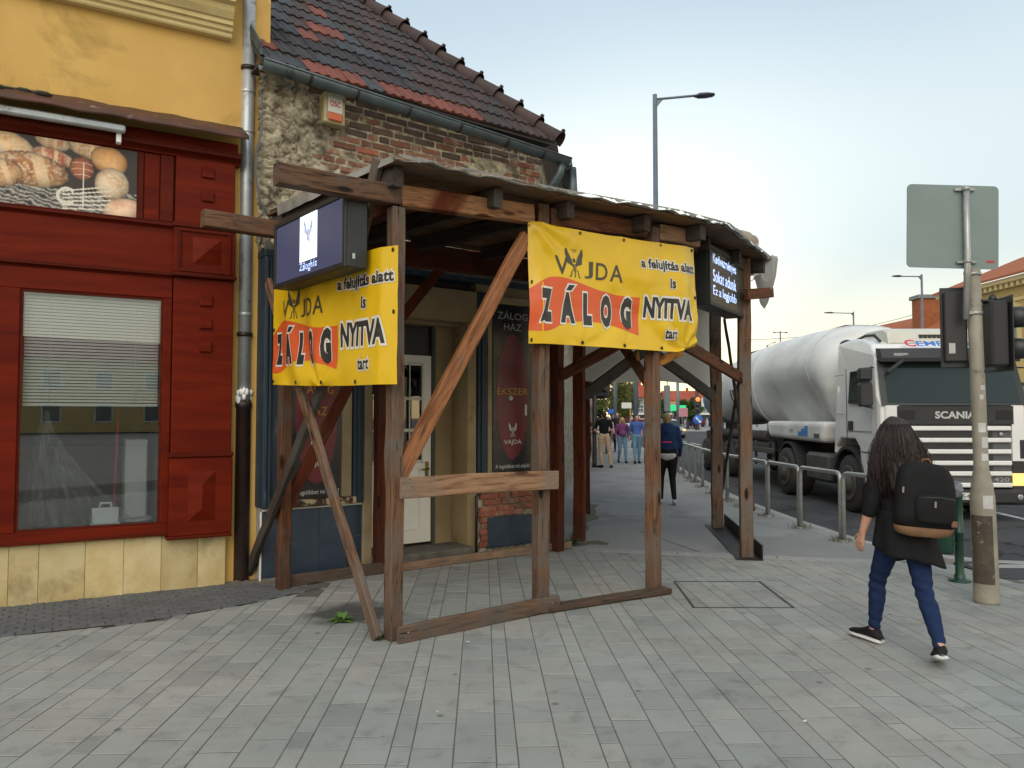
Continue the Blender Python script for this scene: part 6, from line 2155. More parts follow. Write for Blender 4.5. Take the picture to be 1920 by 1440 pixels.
# ================================================================== TANKER TRUCK
m_tw = M('truck_white', C('#ececea', 0.97), C('#e0e1de', 0.95), 1.2, 0.32, 0.02, 30, var=0, stain=C('#a29a8c', 0.8), stain_scale=1.3, stain_lo=0.62, stain_hi=0.9, coat=0.4, rnd=False)
m_tk = M('tank_white', C('#e8e9e6', 0.97), C('#d8d9d5', 0.95), 0.8, 0.6, 0.02, 20, var=0, stain=C('#a59c8d', 0.8), stain_scale=0.5, stain_lo=0.5, stain_hi=0.95, rnd=False)
m_tblue = M_flat('tank_blue', C('#7d97ad', 0.8), 0.4)
m_tdark = M_flat('tank_dark_print', C('#565a5c', 0.8), 0.4)
m_plb = M('black_plastic', (0.028, 0.03, 0.032), (0.02, 0.021, 0.023), 6, 0.5, 0.05, var=0.05)
m_gril = M('grille_grey', (0.10, 0.105, 0.11), (0.075, 0.08, 0.085), 6, 0.5, 0.0, var=0)
m_tyre = M('tyre', (0.03, 0.03, 0.03), (0.045, 0.043, 0.04), 8, 0.85, 0.3, 40, var=0.05)
m_rim = M('rim_grey', C('#7b7a75', 0.7), C('#5c5a55', 0.7), 6, 0.6, 0.1, metal=0.4, var=0.05)
m_chas = M('chassis', (0.05, 0.048, 0.045), (0.03, 0.03, 0.03), 3, 0.8, 0.2, var=0.1)
m_wind = NT('windscreen_glass')
m_wind.b.inputs['Base Color'].default_value = (0.02, 0.034, 0.032, 1); m_wind.b.inputs['Roughness'].default_value = 0.03
m_wind.b.inputs['Specular IOR Level'].default_value = 0.4; m_wind.b.inputs['IOR'].default_value = 1.5
m_wind = m_wind.m
m_amber = M_flat('indicator_amber', (0.7, 0.3, 0.05), 0.3, emit=(1.0, 0.45, 0.08), es=0.55)
m_hlamp = M_flat('headlamp_lit', (0.8, 0.5, 0.2), 0.2, emit=(1.0, 0.52, 0.13), es=0.34)
m_lensg = M_flat('lamp_glass', (0.35, 0.36, 0.37), 0.15, 0.3)

TZ = ROAD_Z
tr = thing('tanker_truck', 'white cement tanker truck waiting on the road beside the railing', 'truck', (7.2, 12.6, TZ), R(-1.0))
# cab shell
prof = [(0.06, 0.55), (0.02, 0.75), (0.0, 1.2), (0.02, 1.9), (0.10, 2.05), (0.26, 2.60), (0.34, 2.76), (0.52, 2.93), (0.9, 3.06), (1.4, 3.10), (1.9, 3.06), (1.94, 3.0), (1.94, 1.02), (1.86, 1.0), (1.82, 1.15), (1.62, 1.30), (1.0, 1.30), (0.82, 1.15), (0.76, 0.72), (0.62, 0.55)]
def bevel_mesh(o, w, seg=3, ang=40):
    m = o.modifiers.new('b', 'BEVEL'); m.width = w; m.segments = seg; m.limit_method = 'ANGLE'; m.angle_limit = R(ang)
mb = MB(); mb.prism(prof, -1.19, 1.19, 'x')
cab = mb.build('cab', m_tw, tr)
bevel_mesh(cab, 0.07, 4, 50)
for p in cab.data.polygons: p.use_smooth = False
# narrow the roof
for v in cab.data.vertices:
    if v.co.z > 2.0:
        k = (v.co.z - 2.0) / 1.1
        v.co.x *= 1 - 0.10 * k * k
# windscreen with black surround
mb = MB()
def ws(x, t, d=0.0):
    y0, z0, y1, z1 = 0.005, 1.88, 0.235, 2.64
    cur = 0.045 * (1 - (x / 1.2) ** 2)
    return (x * (1 - 0.03 * t), y0 + (y1 - y0) * t - cur - 0.012 - d, z0 + (z1 - z0) * t)
mb.grid(24, 8, lambda i, j: ws(-1.175 + 2.35 * i, j), True)
fr_ = mb.build('windscreen_surround', m_plb, cab)
mb = MB(); mb.grid(24, 8, lambda i, j: ws(-1.07 + 2.14 * i, 0.06 + 0.85 * j, 0.006), True)
mb.build('windscreen', m_wind, cab)
# visor
mb = MB()
rings = []
for i in range(13):
    x = -1.12 + 2.24 * i / 12
    c = 0.07 * (1 - (x / 1.15) ** 2)
    rings.append([(x, 0.24 - c, 2.62), (x, 0.06 - c, 2.60), (x, 0.05 - c, 2.66), (x, 0.14 - c, 2.82), (x, 0.30 - c, 2.84)])
mb.loft(rings, smooth=False)
vis = mb.build('sun_visor', m_plb, cab)
for x in (-0.82, 0.82):
    box('marker_lamp', m_lensg, vis, x - 0.12, x + 0.12, 0.035, 0.06, 2.69, 2.74, 0.006)
# roof air conditioner and horn
mb = MB()
rings = []
for y, z in ((0.55, 2.97), (0.62, 3.16), (0.75, 3.22), (1.45, 3.24), (1.6, 3.10)):
    rings.append([(-0.80, y, 2.95), (-0.78, y, z - 0.03), (-0.72, y, z), (0.72, y, z), (0.78, y, z - 0.03), (0.80, y, 2.95)])
mb.loft(rings, smooth=False); ac = mb.build('roof_cooler', M('cooler_cream', C('#d9d8cc', 0.9), C('#c9c8bc', 0.9), 2, 0.4, 0.0, var=0), tr)
mb = MB()
for k in range(8):
    mb.box(-0.25 + k * 0.075, -0.19 + k * 0.075, 0.565, 0.60, 3.04, 3.10)
o = mb.build('vent_slot', m_plb, ac); o['kind'] = 'stuff'
MB().tube([(-1.0, 1.5, 3.05), (-0.98, 1.0, 3.12), (-0.95, 0.7, 3.10), (-0.92, 0.55, 2.98)], 0.025, 8).build('roof_rail', m_plb, tr)
MB().ball((-0.9, 1.95, 3.05), (0.14, 0.14, 0.10), 12, 8).build('beacon', m_plb, tr)
flat_to_mesh('sign_letter', [text_fit('C', -0.62, 2.855, -0.44, 2.98, 0.03)], M_flat('cem_red', (0.55, 0.04, 0.05), 0.5), tr, lambda x, z: (x, 0.26 + (z - 2.80) * 0.95 - 0.02 - 0.035 * (1 - x * x), z + 0.012))
flat_to_mesh('sign_letters', [text_fit('EMENTIR', -0.43, 2.865, 0.62, 2.955, 0.02)], M_flat('cem_blue', (0.04, 0.16, 0.5), 0.5), tr, lambda x, z: (x, 0.26 + (z - 2.80) * 0.95 - 0.02 - 0.035 * (1 - x * x), z + 0.012))
# front panel and grille
fp_ = box('front_panel', m_plb, cab, -0.95, 0.95, -0.035, 0.03, 1.56, 1.885, 0.02)
for x in (-0.78, 0.78):
    box('grip_recess', M_flat('recess', (0.008, 0.008, 0.008), 0.6), fp_, x - 0.13, x + 0.13, -0.040, -0.034, 1.65, 1.80, 0.004)
flat_to_mesh('maker_lettering', [text_fit('SCANIA', -0.33, 1.665, 0.33, 1.785, 0.035)], M_flat('chrome_letter', (0.55, 0.56, 0.57), 0.3, 0.4), fp_, lambda x, z: (x, -0.0385, z))
box('grille_back', m_gril, cab, -0.88, 0.90, -0.005, 0.03, 0.56, 1.555, 0.004)
for z in (1.505, 1.315, 1.13, 0.945, 0.775, 0.59):
    box('grille_bar', m_tw, cab, -0.86, 0.885, -0.055, -0.006, z - 0.037, z + 0.037, 0.014)
mb = MB()
for zc in (1.41, 1.225, 1.04, 0.86):
    for k in range(6):
        mb.box(-0.62, 0.60, -0.016, -0.0055, zc - 0.055 + k * 0.02, zc - 0.045 + k * 0.02)
o = mb.build('grille_mesh', m_plb, cab); o['kind'] = 'stuff'
MB().lathe([(0.03, -0.02), (0.035, -0.03), (0.02, -0.04)], c=(0.73, 0, 1.41), n=14, axis='y').build('badge', m_lensg, cab)
for s_ in (-1, 1):
    mb = MB()
    a, b = (0.905, 1.20)
    rings = []
    for z in (0.98, 1.5, 1.88):
        rings.append([(s_ * a, -0.03, z), (s_ * (b - .1), -0.015, z), (s_ * b, 0.08, z), (s_ * b, 0.3, z), (s_ * a, 0.3, z)])
    mb.loft(rings, smooth=False)
    cp_ = mb.build('corner_panel', m_tw, cab)
    box('air_slot', m_plb, cp_, s_ * 1.03, s_ * 1.13, -0.028, 0.0, 1.02, 1.32, 0.004)
    # headlamp unit
    hl = box('headlamp_housing', m_plb, tr, s_ * 0.89, s_ * 1.20, -0.02, 0.3, 0.50, 0.97, 0.02)
    box('headlamp', m_hlamp, hl, s_ * 0.895, s_ * 1.10, -0.035, -0.0205, 0.58, 0.78, 0.01)
    box('indicator', m_amber, hl, s_ * 1.105, s_ * 1.19, -0.033, -0.0205, 0.60, 0.76, 0.01)
flat_to_mesh('power_number', [text_fit('420', 0.60, 0.645, 0.85, 0.715, 0.02)], M_flat('num_grey', (0.3, 0.3, 0.3), 0.4), tr, lambda x, z: (x, -0.018, z))
mb = MB(); mb.box(-1.22, 1.22, -0.07, 0.5, 0.27, 0.525, 0.05); bmp = mb.build('bumper', m_plb, tr, fix=False)
for s_ in (-1, 1):
    for x in (0.98, 1.09):
        MB().lathe([(0.045, -0.0), (0.05, -0.012), (0.03, -0.016)], c=(s_ * x, -0.072, 0.40), n=16, axis='y').build('fog_lamp', m_lensg, bmp)
pl_ = box('number_plate', M_flat('plate_white', (0.62, 0.62, 0.6), 0.5), tr, -0.26, 0.26, -0.085, -0.0705, 0.36, 0.47, 0.003)
flat_to_mesh('plate_text', [text_fit('KXL-543', -0.235, 0.38, 0.235, 0.45, 0.0)], M_flat('plate_black', (0.02, 0.02, 0.02), 0.5), pl_, lambda x, z: (x, -0.0875, z))
# wipers
for x0, x1 in ((-0.85, -0.15), (0.1, 0.75)):
    MB().tube([(x0, 0.04, 1.90), ((x0 + x1) / 2, 0.03, 1.98), (x1, 0.035, 1.95)], 0.009, 6).build('wiper', m_plb, cab)
# doors, both sides
for s_ in (-1, 1):
    X = s_ * 1.192
    dm = MB()
    for q in ((0.30, 0.312, 1.10, 2.55), (1.32, 1.332, 1.10, 2.55), (0.30, 1.332, 1.085, 1.10), (0.30, 1.332, 1.44, 1.447)):
        dm.box(X - 0.004, X + 0.004, q[0], q[1], q[2], q[3])
    dm.build('door_gap', m_plb, cab)
    wn_ = MB()
    pw_ = [(0.36, 1.93), (1.25, 1.93), (1.25, 2.50), (0.52, 2.50)]
    wn_.prism([(a, b) for a, b in pw_], s_ * 1.175, s_ * 1.197, 'x')
    wn_.v = [(v[0] - s_ * max(0, v[2] - 2.0) * 0.09, v[1], v[2]) for v in wn_.v]
    wn_.build('side_window', m_wind, cab)
    box('door_handle', m_plb, cab, X - 0.01, X + 0.012, 1.08, 1.26, 1.46, 1.62, 0.006)
    # rear side panel line
    pn_ = MB()
    pn_.box(X - 0.003, X + 0.004, 1.42, 1.86, 2.45, 2.458); pn_.box(X - 0.003, X + 0.004, 1.42, 1.86, 1.74, 1.748)
    pn_.build('panel_line', m_gril, cab)
    # mirrors
    ma = MB(); ma.tube([(s_ * 1.15, 0.32, 2.52), (s_ * 1.36, 0.14, 2.50), (s_ * 1.38, 0.12, 1.86), (s_ * 1.17, 0.3, 1.84)], 0.016, 8)
    mr = ma.build('mirror_arm', m_plb, tr)
    for z0, z1 in ((1.86, 2.25), (2.29, 2.50)):
        MB().box(s_ * 1.27, s_ * 1.50, 0.06, 0.17, z0, z1, 0.03).build('mirror', m_plb, mr, fix=False)
mb = MB(); mb.box(-0.36, 0.36, -0.0, 0.06, 0, 0.13, 0.02)
fm = mb.build('front_mirror', m_plb, tr, Matrix.Translation((-0.92, -0.03, 2.50)) @ Matrix.Rotation(R(-38), 4, 'Y') @ Matrix.Scale(0.45, 4), fix=False)
# driver seen dimly: none; steps and wheel arch
for s_ in (-1, 1):
    mb = MB()
    rr = 0.62
    pts_o = [(1.28 + (rr + 0.06) * math.cos(R(a)), 0.5 + (rr + 0.06) * math.sin(R(a))) for a in range(-5, 186, 12)]
    pts_i = [(1.28 + rr * math.cos(R(a)), 0.5 + rr * math.sin(R(a))) for a in range(185, -6, -12)]
    mb.prism(pts_o + pts_i, s_ * 0.80, s_ * 1.22, 'x')
    mb.build('wheel_arch', m_plb, tr)
    box('step', m_plb, tr, s_ * 1.0, s_ * 1.2, 0.35, 0.66, 0.38, 0.54, 0.01)
def wheel(par, x, y, r=0.51, w=0.30):
    s_ = 1 if x > 0 else -1
    wh = MB().lathe([(r * 0.62, -w / 2), (r * 0.93, -w / 2), (r * 0.985, -w / 2 + 0.03), (r, -w / 2 + 0.06), (r, w / 2 - 0.06), (r * 0.985, w / 2 - 0.03), (r * 0.93, w / 2), (r * 0.62, w / 2)], c=(x, y, r), n=32, axis='x').build('wheel', m_tyre, par)
    MB().lathe([(r * 0.63, (w / 2 + 0.004) * s_), (r * 0.61, (w / 2 + 0.022) * s_), (r * 0.55, (w / 2 + 0.02) * s_), (r * 0.46, (w / 2 + 0.006) * s_), (r * 0.34, (w / 2 + 0.012) * s_), (r * 0.30, (w / 2 + 0.07) * s_), (r * 0.12, (w / 2 + 0.085) * s_)], c=(x, y, r), n=24, axis='x').build('rim', m_rim, wh)
    return wh
for s_ in (-1, 1):
    wheel(tr, s_ * 1.05, 1.28)
    wheel(tr, s_ * 1.05, 4.40, w=0.5)
    for yy in (9.6, 10.9, 12.2):
        wheel(tr, s_ * 1.05, yy, w=0.36)
# chassis, tanks, mudguards
box('chassis_rail', m_chas, tr, -0.45, 0.45, 0.6, 6.2, 0.55, 0.95, 0.01)
box('trailer_frame', m_chas, tr, -0.9, 0.9, 5.6, 13.4, 0.95, 1.25, 0.01)
for s_ in (-1, 1):
    box('fuel_tank', m_rim, tr, s_ * 0.62, s_ * 1.18, 2.25, 3.45, 0.42, 0.98, 0.06)
    g = MB()
    pts_o = [(4.40 + 0.64 * math.cos(R(a)), 0.52 + 0.64 * math.sin(R(a))) for a in range(10, 171, 10)]
    pts_i = [(4.40 + 0.60 * math.cos(R(a)), 0.52 + 0.60 * math.sin(R(a))) for a in range(170, 9, -10)]
    g.prism(pts_o + pts_i, s_ * 0.72, s_ * 1.24, 'x'); g.build('mudguard', m_plb, tr)
    box('side_guard', m_rim, tr, s_ * 1.12, s_ * 1.16, 5.6, 8.9, 0.55, 0.68, 0.01)
    box('side_guard', m_rim, tr, s_ * 1.12, s_ * 1.16, 5.6, 8.9, 0.82, 0.95, 0.01)
    for yy in (5.8, 7.2, 8.7):
        box('guard_post', m_rim, tr, s_ * 1.06, s_ * 1.118, yy - 0.04, yy + 0.04, 0.5, 1.1, 0.006)
    MB().tube([(s_ * 0.98, 6.3, 1.22), (s_ * 0.98, 11.0, 1.22)], 0.13, 14).build('hose_tube', m_chas, tr)
    MB().tube([(s_ * 0.98, 6.1, 0.98), (s_ * 0.98, 10.0, 0.98)], 0.12, 14).build('hose_tube', m_chas, tr)
# tank: oval sections that bulge low in front and narrow upwards behind
def ring(y, zb, zt, hw, n=36, e=2.4, flare=0.0):
    hop = max(0.0, min(1.0, (y - 2.6) / 0.5, (7.0 - y) / 0.8))
    cz, hz = (zb + zt) / 2, (zt - zb) / 2
    out = []
    for i in range(n):
        a = 2 * math.pi * i / n
        c, s_ = math.cos(a), math.sin(a)
        x = hw * math.copysign(abs(c) ** (2 / e), c); z = hz * math.copysign(abs(s_) ** (2 / e), s_)
        if s_ < 0.12 and hop > 0:          # hopper: straight flanks drawn in towards the outlet
            tp_ = hw * (1.0 - 0.62 * max(0.0, (0.12 * hz - z) / (1.12 * hz)))
            x = x * (1 - hop) + math.copysign(min(abs(x), tp_), c) * hop
        out.append((x, y, cz + z))
    return out
mb = MB()
sec = [(2.35, 1.9, 2.6, 0.5), (2.37, 1.62, 3.0, 0.85), (2.48, 1.42, 3.28, 1.08), (2.8, 1.32, 3.48, 1.18), (3.4, 1.30, 3.60, 1.22), (4.6, 1.30, 3.64, 1.235), (6.2, 1.30, 3.65, 1.24), (7.0, 1.38, 3.64, 1.24), (8.2, 1.75, 3.60, 1.23), (9.4, 1.62, 3.52, 1.22), (11.2, 1.46, 3.42, 1.20), (12.6, 1.46, 3.32, 1.16), (13.2, 1.55, 3.2, 1.06), (13.5, 1.75, 3.0, 0.85), (13.56, 2.0, 2.7, 0.5)]
rings = []
for (y0, a0, b0, w0), (y1, a1, b1, w1) in zip(sec[:-1], sec[1:]):
    n = max(1, int((y1 - y0) / 0.3))
    for k in range(n):
        f_ = k / n
        f2 = f_
        rings.append(ring(y0 + (y1 - y0) * f_, a0 + (a1 - a0) * f2, b0 + (b1 - b0) * f2, w0 + (w1 - w0) * f2))
rings.append(ring(*sec[-1]))
mb.loft(rings)
mb.cm = 0
tank = mb.build('tank', [m_tk, m_tblue], tr)
for p in tank.data.polygons:
    if p.center.y > 11.2:
        p.material_index = 1
# skirt in front below the belly
mb = MB()
mb.hexa([(-1.2, 2.5, 1.18), (1.2, 2.5, 1.18), (1.2, 5.8, 1.22), (-1.2, 5.8, 1.22), (-1.2, 2.45, 1.60), (1.2, 2.45, 1.60), (1.2, 6.0, 1.60), (-1.2, 6.0, 1.60)])
sk = mb.build('belly_skirt', m_tk, tr); bevel_mesh(sk, 0.1, 3)
for s_ in (-1, 1):
    X = s_ * 1.206
    for k, hh in enumerate((0.09, 0.15, 0.21)):
        box('bar_mark', M_flat('mark_blue', (0.05, 0.22, 0.55), 0.5), sk, X - 0.003, X + 0.003, 3.05 + 0.19 * k if s_ > 0 else 3.62 - 0.19 * k, 3.22 + 0.19 * k if s_ > 0 else 3.79 - 0.19 * k, 1.30, 1.30 + hh, 0)
    box('grey_mark', m_gril, sk, X - 0.003, X + 0.003, 2.62, 2.9, 1.28, 1.36, 0)
    flat_to_mesh('small_mark', [text_fit('CMF', 0, 1.36, 0.26, 1.43, 0.0)], m_gril, sk, lambda x, z: (X - 0.004 if s_ < 0 else X + 0.004, 4.35 - x if s_ < 0 else 4.0 + x, z))
# dark printed block on the flank, following the tank
def flank(y, z, s_, lift=0.006):
    for (y0, a0, b0, w0), (y1, a1, b1, w1) in zip(sec[:-1], sec[1:]):
        if y0 <= y <= y1:
            f_ = (y - y0) / (y1 - y0)
            a, b, w = a0 + (a1 - a0) * f_, b0 + (b1 - b0) * f_, w0 + (w1 - w0) * f_
            t = (z - (a + b) / 2) / ((b - a) / 2)
            x = w * max(0.0, 1 - abs(t) ** 2.4) ** (1 / 2.4)
            return (s_ * (x + lift), y, z)
for s_ in (-1, 1):
    for q in ((7.6, 9.2, 2.95, 3.05), (7.6, 7.9, 2.1, 2.95), (8.2, 9.2, 2.1, 2.45)):
        mb = MB(); mb.grid(10, 8, lambda i, j: flank(q[0] + (q[1] - q[0]) * i, q[2] + (q[3] - q[2]) * j, s_)); mb.build('flank_print', m_tdark, tank)
for yb in (3.3, 6.9, 9.0, 11.1):
    for (y0, a0, b0, w0), (y1, a1, b1, w1) in zip(sec[:-1], sec[1:]):
        if y0 <= yb <= y1:
            f_ = (yb - y0) / (y1 - y0)
            g_ = 0.012
            args = (a0 + (a1 - a0) * f_ - g_, b0 + (b1 - b0) * f_ + g_, w0 + (w1 - w0) * f_ + g_)
            mb = MB(); mb.loft([ring(yb - 0.03, args[0] + g_ * .9, args[1] - g_ * .9, args[2] - g_ * .9), ring(yb - 0.02, *args), ring(yb + 0.02, *args), ring(yb + 0.03, args[0] + g_ * .9, args[1] - g_ * .9, args[2] - g_ * .9)], cap=False)
            mb.build('weld_band', m_tk, tank)
            break
# top walkway
box('walkway', m_rim, tr, -0.25, 0.25, 3.6, 11.5, 3.60, 3.63, 0.004)
box('ladder', m_rim, tr, -0.2, 0.2, 13.57, 13.64, 1.0, 3.2, 0.01)

# ================================================================== CARS
def car(label, pos, rot, body, lit=True, group=None):
    c = thing('car', label, 'car', pos, rot, group)
    L, W = 4.1, 0.86
    st = [(0.0, 0.42, 0.62, 0.55), (0.12, 0.25, 0.74, 0.76), (0.6, 0.20, 0.84, 0.85), (1.15, 0.20, 0.95, 0.87), (2.4, 0.20, 0.98, 0.88), (3.4, 0.22, 1.02, 0.87), (3.95, 0.28, 0.98, 0.8), (4.1, 0.4, 0.85, 0.7)]
    mb = MB(); mb.loft([[(-w, y, zb), (w, y, zb), (w * 1.02, y, (zb + zt) / 2), (w * .97, y, zt - .04), (w * .85, y, zt), (-w * .85, y, zt), (-w * .97, y, zt - .04), (-w * 1.02, y, (zb + zt) / 2)] for y, zb, zt, w in st])
    mb.build('body', body, c)
    mb = MB(); mb.loft([[(-w, y, zb), (w, y, zb), (w * .82, y + dy, zt), (-w * .82, y + dy, zt)] for y, zb, zt, w, dy in ((1.05, 0.92, 0.94, 0.80, 0), (1.7, 0.95, 1.40, 0.80, 0), (2.2, 0.95, 1.48, 0.80, 0), (3.1, 0.98, 1.47, 0.80, 0), (3.7, 1.0, 1.3, 0.76, 0), (3.95, 0.98, 1.0, 0.72, 0))], smooth=False)
    cb_ = mb.build('cabin', m_wind, c)
    mb = MB(); mb.loft([[(-w, y, z), (w, y, z), (w * .95, y, z + .03), (-w * .95, y, z + .03)] for y, z, w in ((1.62, 1.36, .62), (1.9, 1.45, .66), (2.4, 1.485, .67), (3.1, 1.475, .66), (3.6, 1.34, .62))]); mb.build('roof', body, c)
    for s_ in (-1, 1):
        for y in (0.75, 3.25):
            w_ = MB().lathe([(0.2, -0.1), (0.3, -0.1), (0.32, 0), (0.3, 0.1), (0.2, 0.1)], c=(s_ * 0.78, y, 0.31), n=20, axis='x').build('wheel', m_tyre, c)
            MB().lathe([(0.2, 0.105 * s_), (0.05, 0.11 * s_)], c=(s_ * 0.78, y, 0.31), n=14, axis='x').build('rim', m_rim, w_)
        box('headlight', m_hlamp if lit else m_lensg, c, s_ * 0.50, s_ * 0.76, 0.02, 0.2, 0.60, 0.74, 0.02)
        box('mirror', body, c, s_ * 0.85, s_ * 1.0, 1.35, 1.5, 0.95, 1.08, 0.02)
    box('grille', m_plb, c, -0.45, 0.45, -0.005, 0.1, 0.45, 0.62, 0.01)
    box('number_plate', bpy.data.materials['plate_white'], c, -0.26, 0.26, -0.03, -0.006, 0.36, 0.46, 0.004)
    return c
m_silver = M('car_silver', C('#a9adb2', 0.85), C('#9a9ea3', 0.85), 2, 0.3, 0.0, metal=0.3, var=0, coat=0.5)
m_carw = M('car_white', C('#d9dadb', 0.9), C('#cfd0d1', 0.9), 2, 0.3, 0.0, var=0, coat=0.5)
m_card = M('car_dark', (0.05, 0.055, 0.065), (0.04, 0.045, 0.05), 2, 0.3, 0.0, var=0, coat=0.5)
car('silver hatchback driving towards us with headlights on', (13.1, 61.5, ROAD_Z), R(8), m_silver)
car('white car far behind the silver hatchback at the junction', (16.6, 86.0, ROAD_Z), R(60), m_carw, False)
car('dark car with lit lamps far down the road left of the truck tank', (22.4, 76.0, ROAD_Z), R(10), m_silver)

# ================================================================== PEOPLE
def cloth(name, c1, c2=None, rough=0.85, sc=14):
    return M(name, c1, c2 or tuple(x * 0.7 for x in c1), sc, rough, 0.25, 120, 0.003, var=0, spec=0.2)
m_skin = M('skin', (0.50, 0.27, 0.19), (0.44, 0.23, 0.16), 8, 0.5, 0.02, var=0)
m_skin2 = M('skin_light', (0.56, 0.32, 0.23), (0.50, 0.27, 0.19), 8, 0.5, 0.02, var=0)
m_hairb = M('hair_brown', (0.026, 0.011, 0.009), (0.010, 0.005, 0.005), 9, 0.45, 0.5, 40, 0.01, sx=(6, 6, 0.7), var=0)
m_hairl = M('hair_blond', (0.42, 0.28, 0.13), (0.3, 0.19, 0.08), 9, 0.5, 0.4, 40, 0.01, var=0)
m_hairk = M('hair_dark', (0.03, 0.022, 0.018), (0.02, 0.015, 0.012), 9, 0.6, 0.4, 60, 0.01, var=0)
m_jean = cloth('denim', (0.013, 0.029, 0.085), (0.008, 0.019, 0.058))
m_jean_l = cloth('denim_light', (0.16, 0.28, 0.40), (0.11, 0.2, 0.31))
m_blk = cloth('black_cloth', (0.010, 0.010, 0.012), (0.007, 0.007, 0.008))
m_shoe = cloth('black_shoe', (0.012, 0.012, 0.013), None, 0.6)
m_sole = M_flat('white_sole', (0.62, 0.62, 0.62), 0.6)

def foot(mb, heel, toe, h=0.055, w=0.042):
    heel = Vector(heel); toe = Vector(toe)
    capsule(mb, heel + Vector((0, 0, h * 0.9)), heel.lerp(toe, 0.55) + Vector((0, 0, h * 0.75)), w, w * 1.02, 12)
    capsule(mb, heel.lerp(toe, 0.5) + Vector((0, 0, h * 0.7)), toe + Vector((0, 0, h * 0.6)), w * 1.05, w * 0.78, 12)
def hand(mb, wrist, d, palm_n, side, s=1.0, curl=0.35):
    """palm with four fingers and a thumb; d = direction of the fingers"""
    wrist = Vector(wrist); d = Vector(d).normalized(); n = Vector(palm_n); n = (n - d * n.dot(d)).normalized()
    x = d.cross(n) * side
    for k in range(-1, 2):
        capsule(mb, wrist + x * 0.010 * k * s, wrist + d * 0.075 * s + x * 0.022 * k * s, 0.016 * s, 0.014 * s, 10)
    for k, L in enumerate((0.068, 0.078, 0.072, 0.056)):
        b = wrist + d * 0.080 * s + x * (0.030 - 0.0200 * k) * s
        d1 = (d + n * curl * 0.5 + x * (0.10 - 0.07 * k)).normalized(); d2 = (d + n * curl * 1.7).normalized(); d3 = (d + n * curl * 3.0).normalized()
        j1 = b + d1 * L * 0.45 * s; j2 = j1 + d2 * L * 0.33 * s; j3 = j2 + d3 * L * 0.25 * s
        capsule(mb, b - d1 * 0.01, j1, 0.0088 * s, 0.0082 * s, 8); capsule(mb, j1, j2, 0.0082 * s, 0.0075 * s, 8); capsule(mb, j2, j3, 0.0075 * s, 0.0062 * s, 8)
    b = wrist + d * 0.028 * s + x * 0.026 * s
    t1 = b + (d * 0.7 + x * 0.75 + n * 0.25).normalized() * 0.042 * s
    t2 = t1 + (d * 1.0 + x * 0.35 + n * 0.35).normalized() * 0.032 * s
    capsule(mb, b, t1, 0.0125 * s, 0.0105 * s, 8); capsule(mb, t1, t2, 0.0105 * s, 0.0082 * s, 8)

def head(mb, c, fwd, s=1.0, up=(0, 0, 1)):
    """skull, jaw, nose, ears, brow; c = centre of the head, fwd = where the face points"""
    c = Vector(c); f = Vector(fwd).normalized(); u = Vector(up); r = f.cross(u).normalized(); u = r.cross(f)
    mb.ball(tuple(c + u * 0.02 * s - f * 0.012 * s), (0.074 * s, 0.074 * s, 0.088 * s), 16, 12)
    mb.ball(tuple(c + u * 0.012 * s + f * 0.022 * s), (0.066 * s, 0.066 * s, 0.082 * s), 14, 10)
    capsule(mb, c - u * 0.045 * s + f * 0.02 * s, c - u * 0.078 * s + f * 0.045 * s, 0.056 * s, 0.030 * s)
    capsule(mb, c + u * 0.012 * s + f * 0.080 * s, c - u * 0.022 * s + f * 0.098 * s, 0.009 * s, 0.013 * s, 8)
    for k in (-1, 1):
        mb.ball(tuple(c + r * 0.076 * k * s - f * 0.012 * s), (0.014 * s, 0.016 * s, 0.028 * s), 8, 6)
        capsule(mb, c + u * 0.034 * s + f * 0.075 * s + r * 0.016 * k * s, c + u * 0.032 * s + f * 0.066 * s + r * 0.045 * k * s, 0.010 * s, 0.008 * s, 8)
    capsule(mb, c - u * 0.046 * s + f * 0.082 * s - r * 0.016 * s, c - u * 0.046 * s + f * 0.082 * s + r * 0.016 * s, 0.009 * s, 0.009 * s, 8)
def face_detail(par, c, fwd, s=1.0):
    c = Vector(c); f = Vector(fwd).normalized(); u = Vector((0, 0, 1)); r = f.cross(u).normalized()
    for k in (-1, 1):
        MB().ball(tuple(c + u * 0.012 * s + f * 0.078 * s + r * 0.030 * k * s), (0.012 * s, 0.012 * s, 0.008 * s), 8, 6).build('eye', M_flat('eye_dark', (0.03, 0.02, 0.02), 0.3), par)
    mb = MB(); capsule(mb, c - u * 0.046 * s + f * 0.0875 * s - r * 0.018 * s, c - u * 0.046 * s + f * 0.0875 * s + r * 0.018 * s, 0.0065 * s, 0.0065 * s, 8)
    mb.build('mouth', M_flat('lip', (0.30, 0.09, 0.08), 0.5), par)

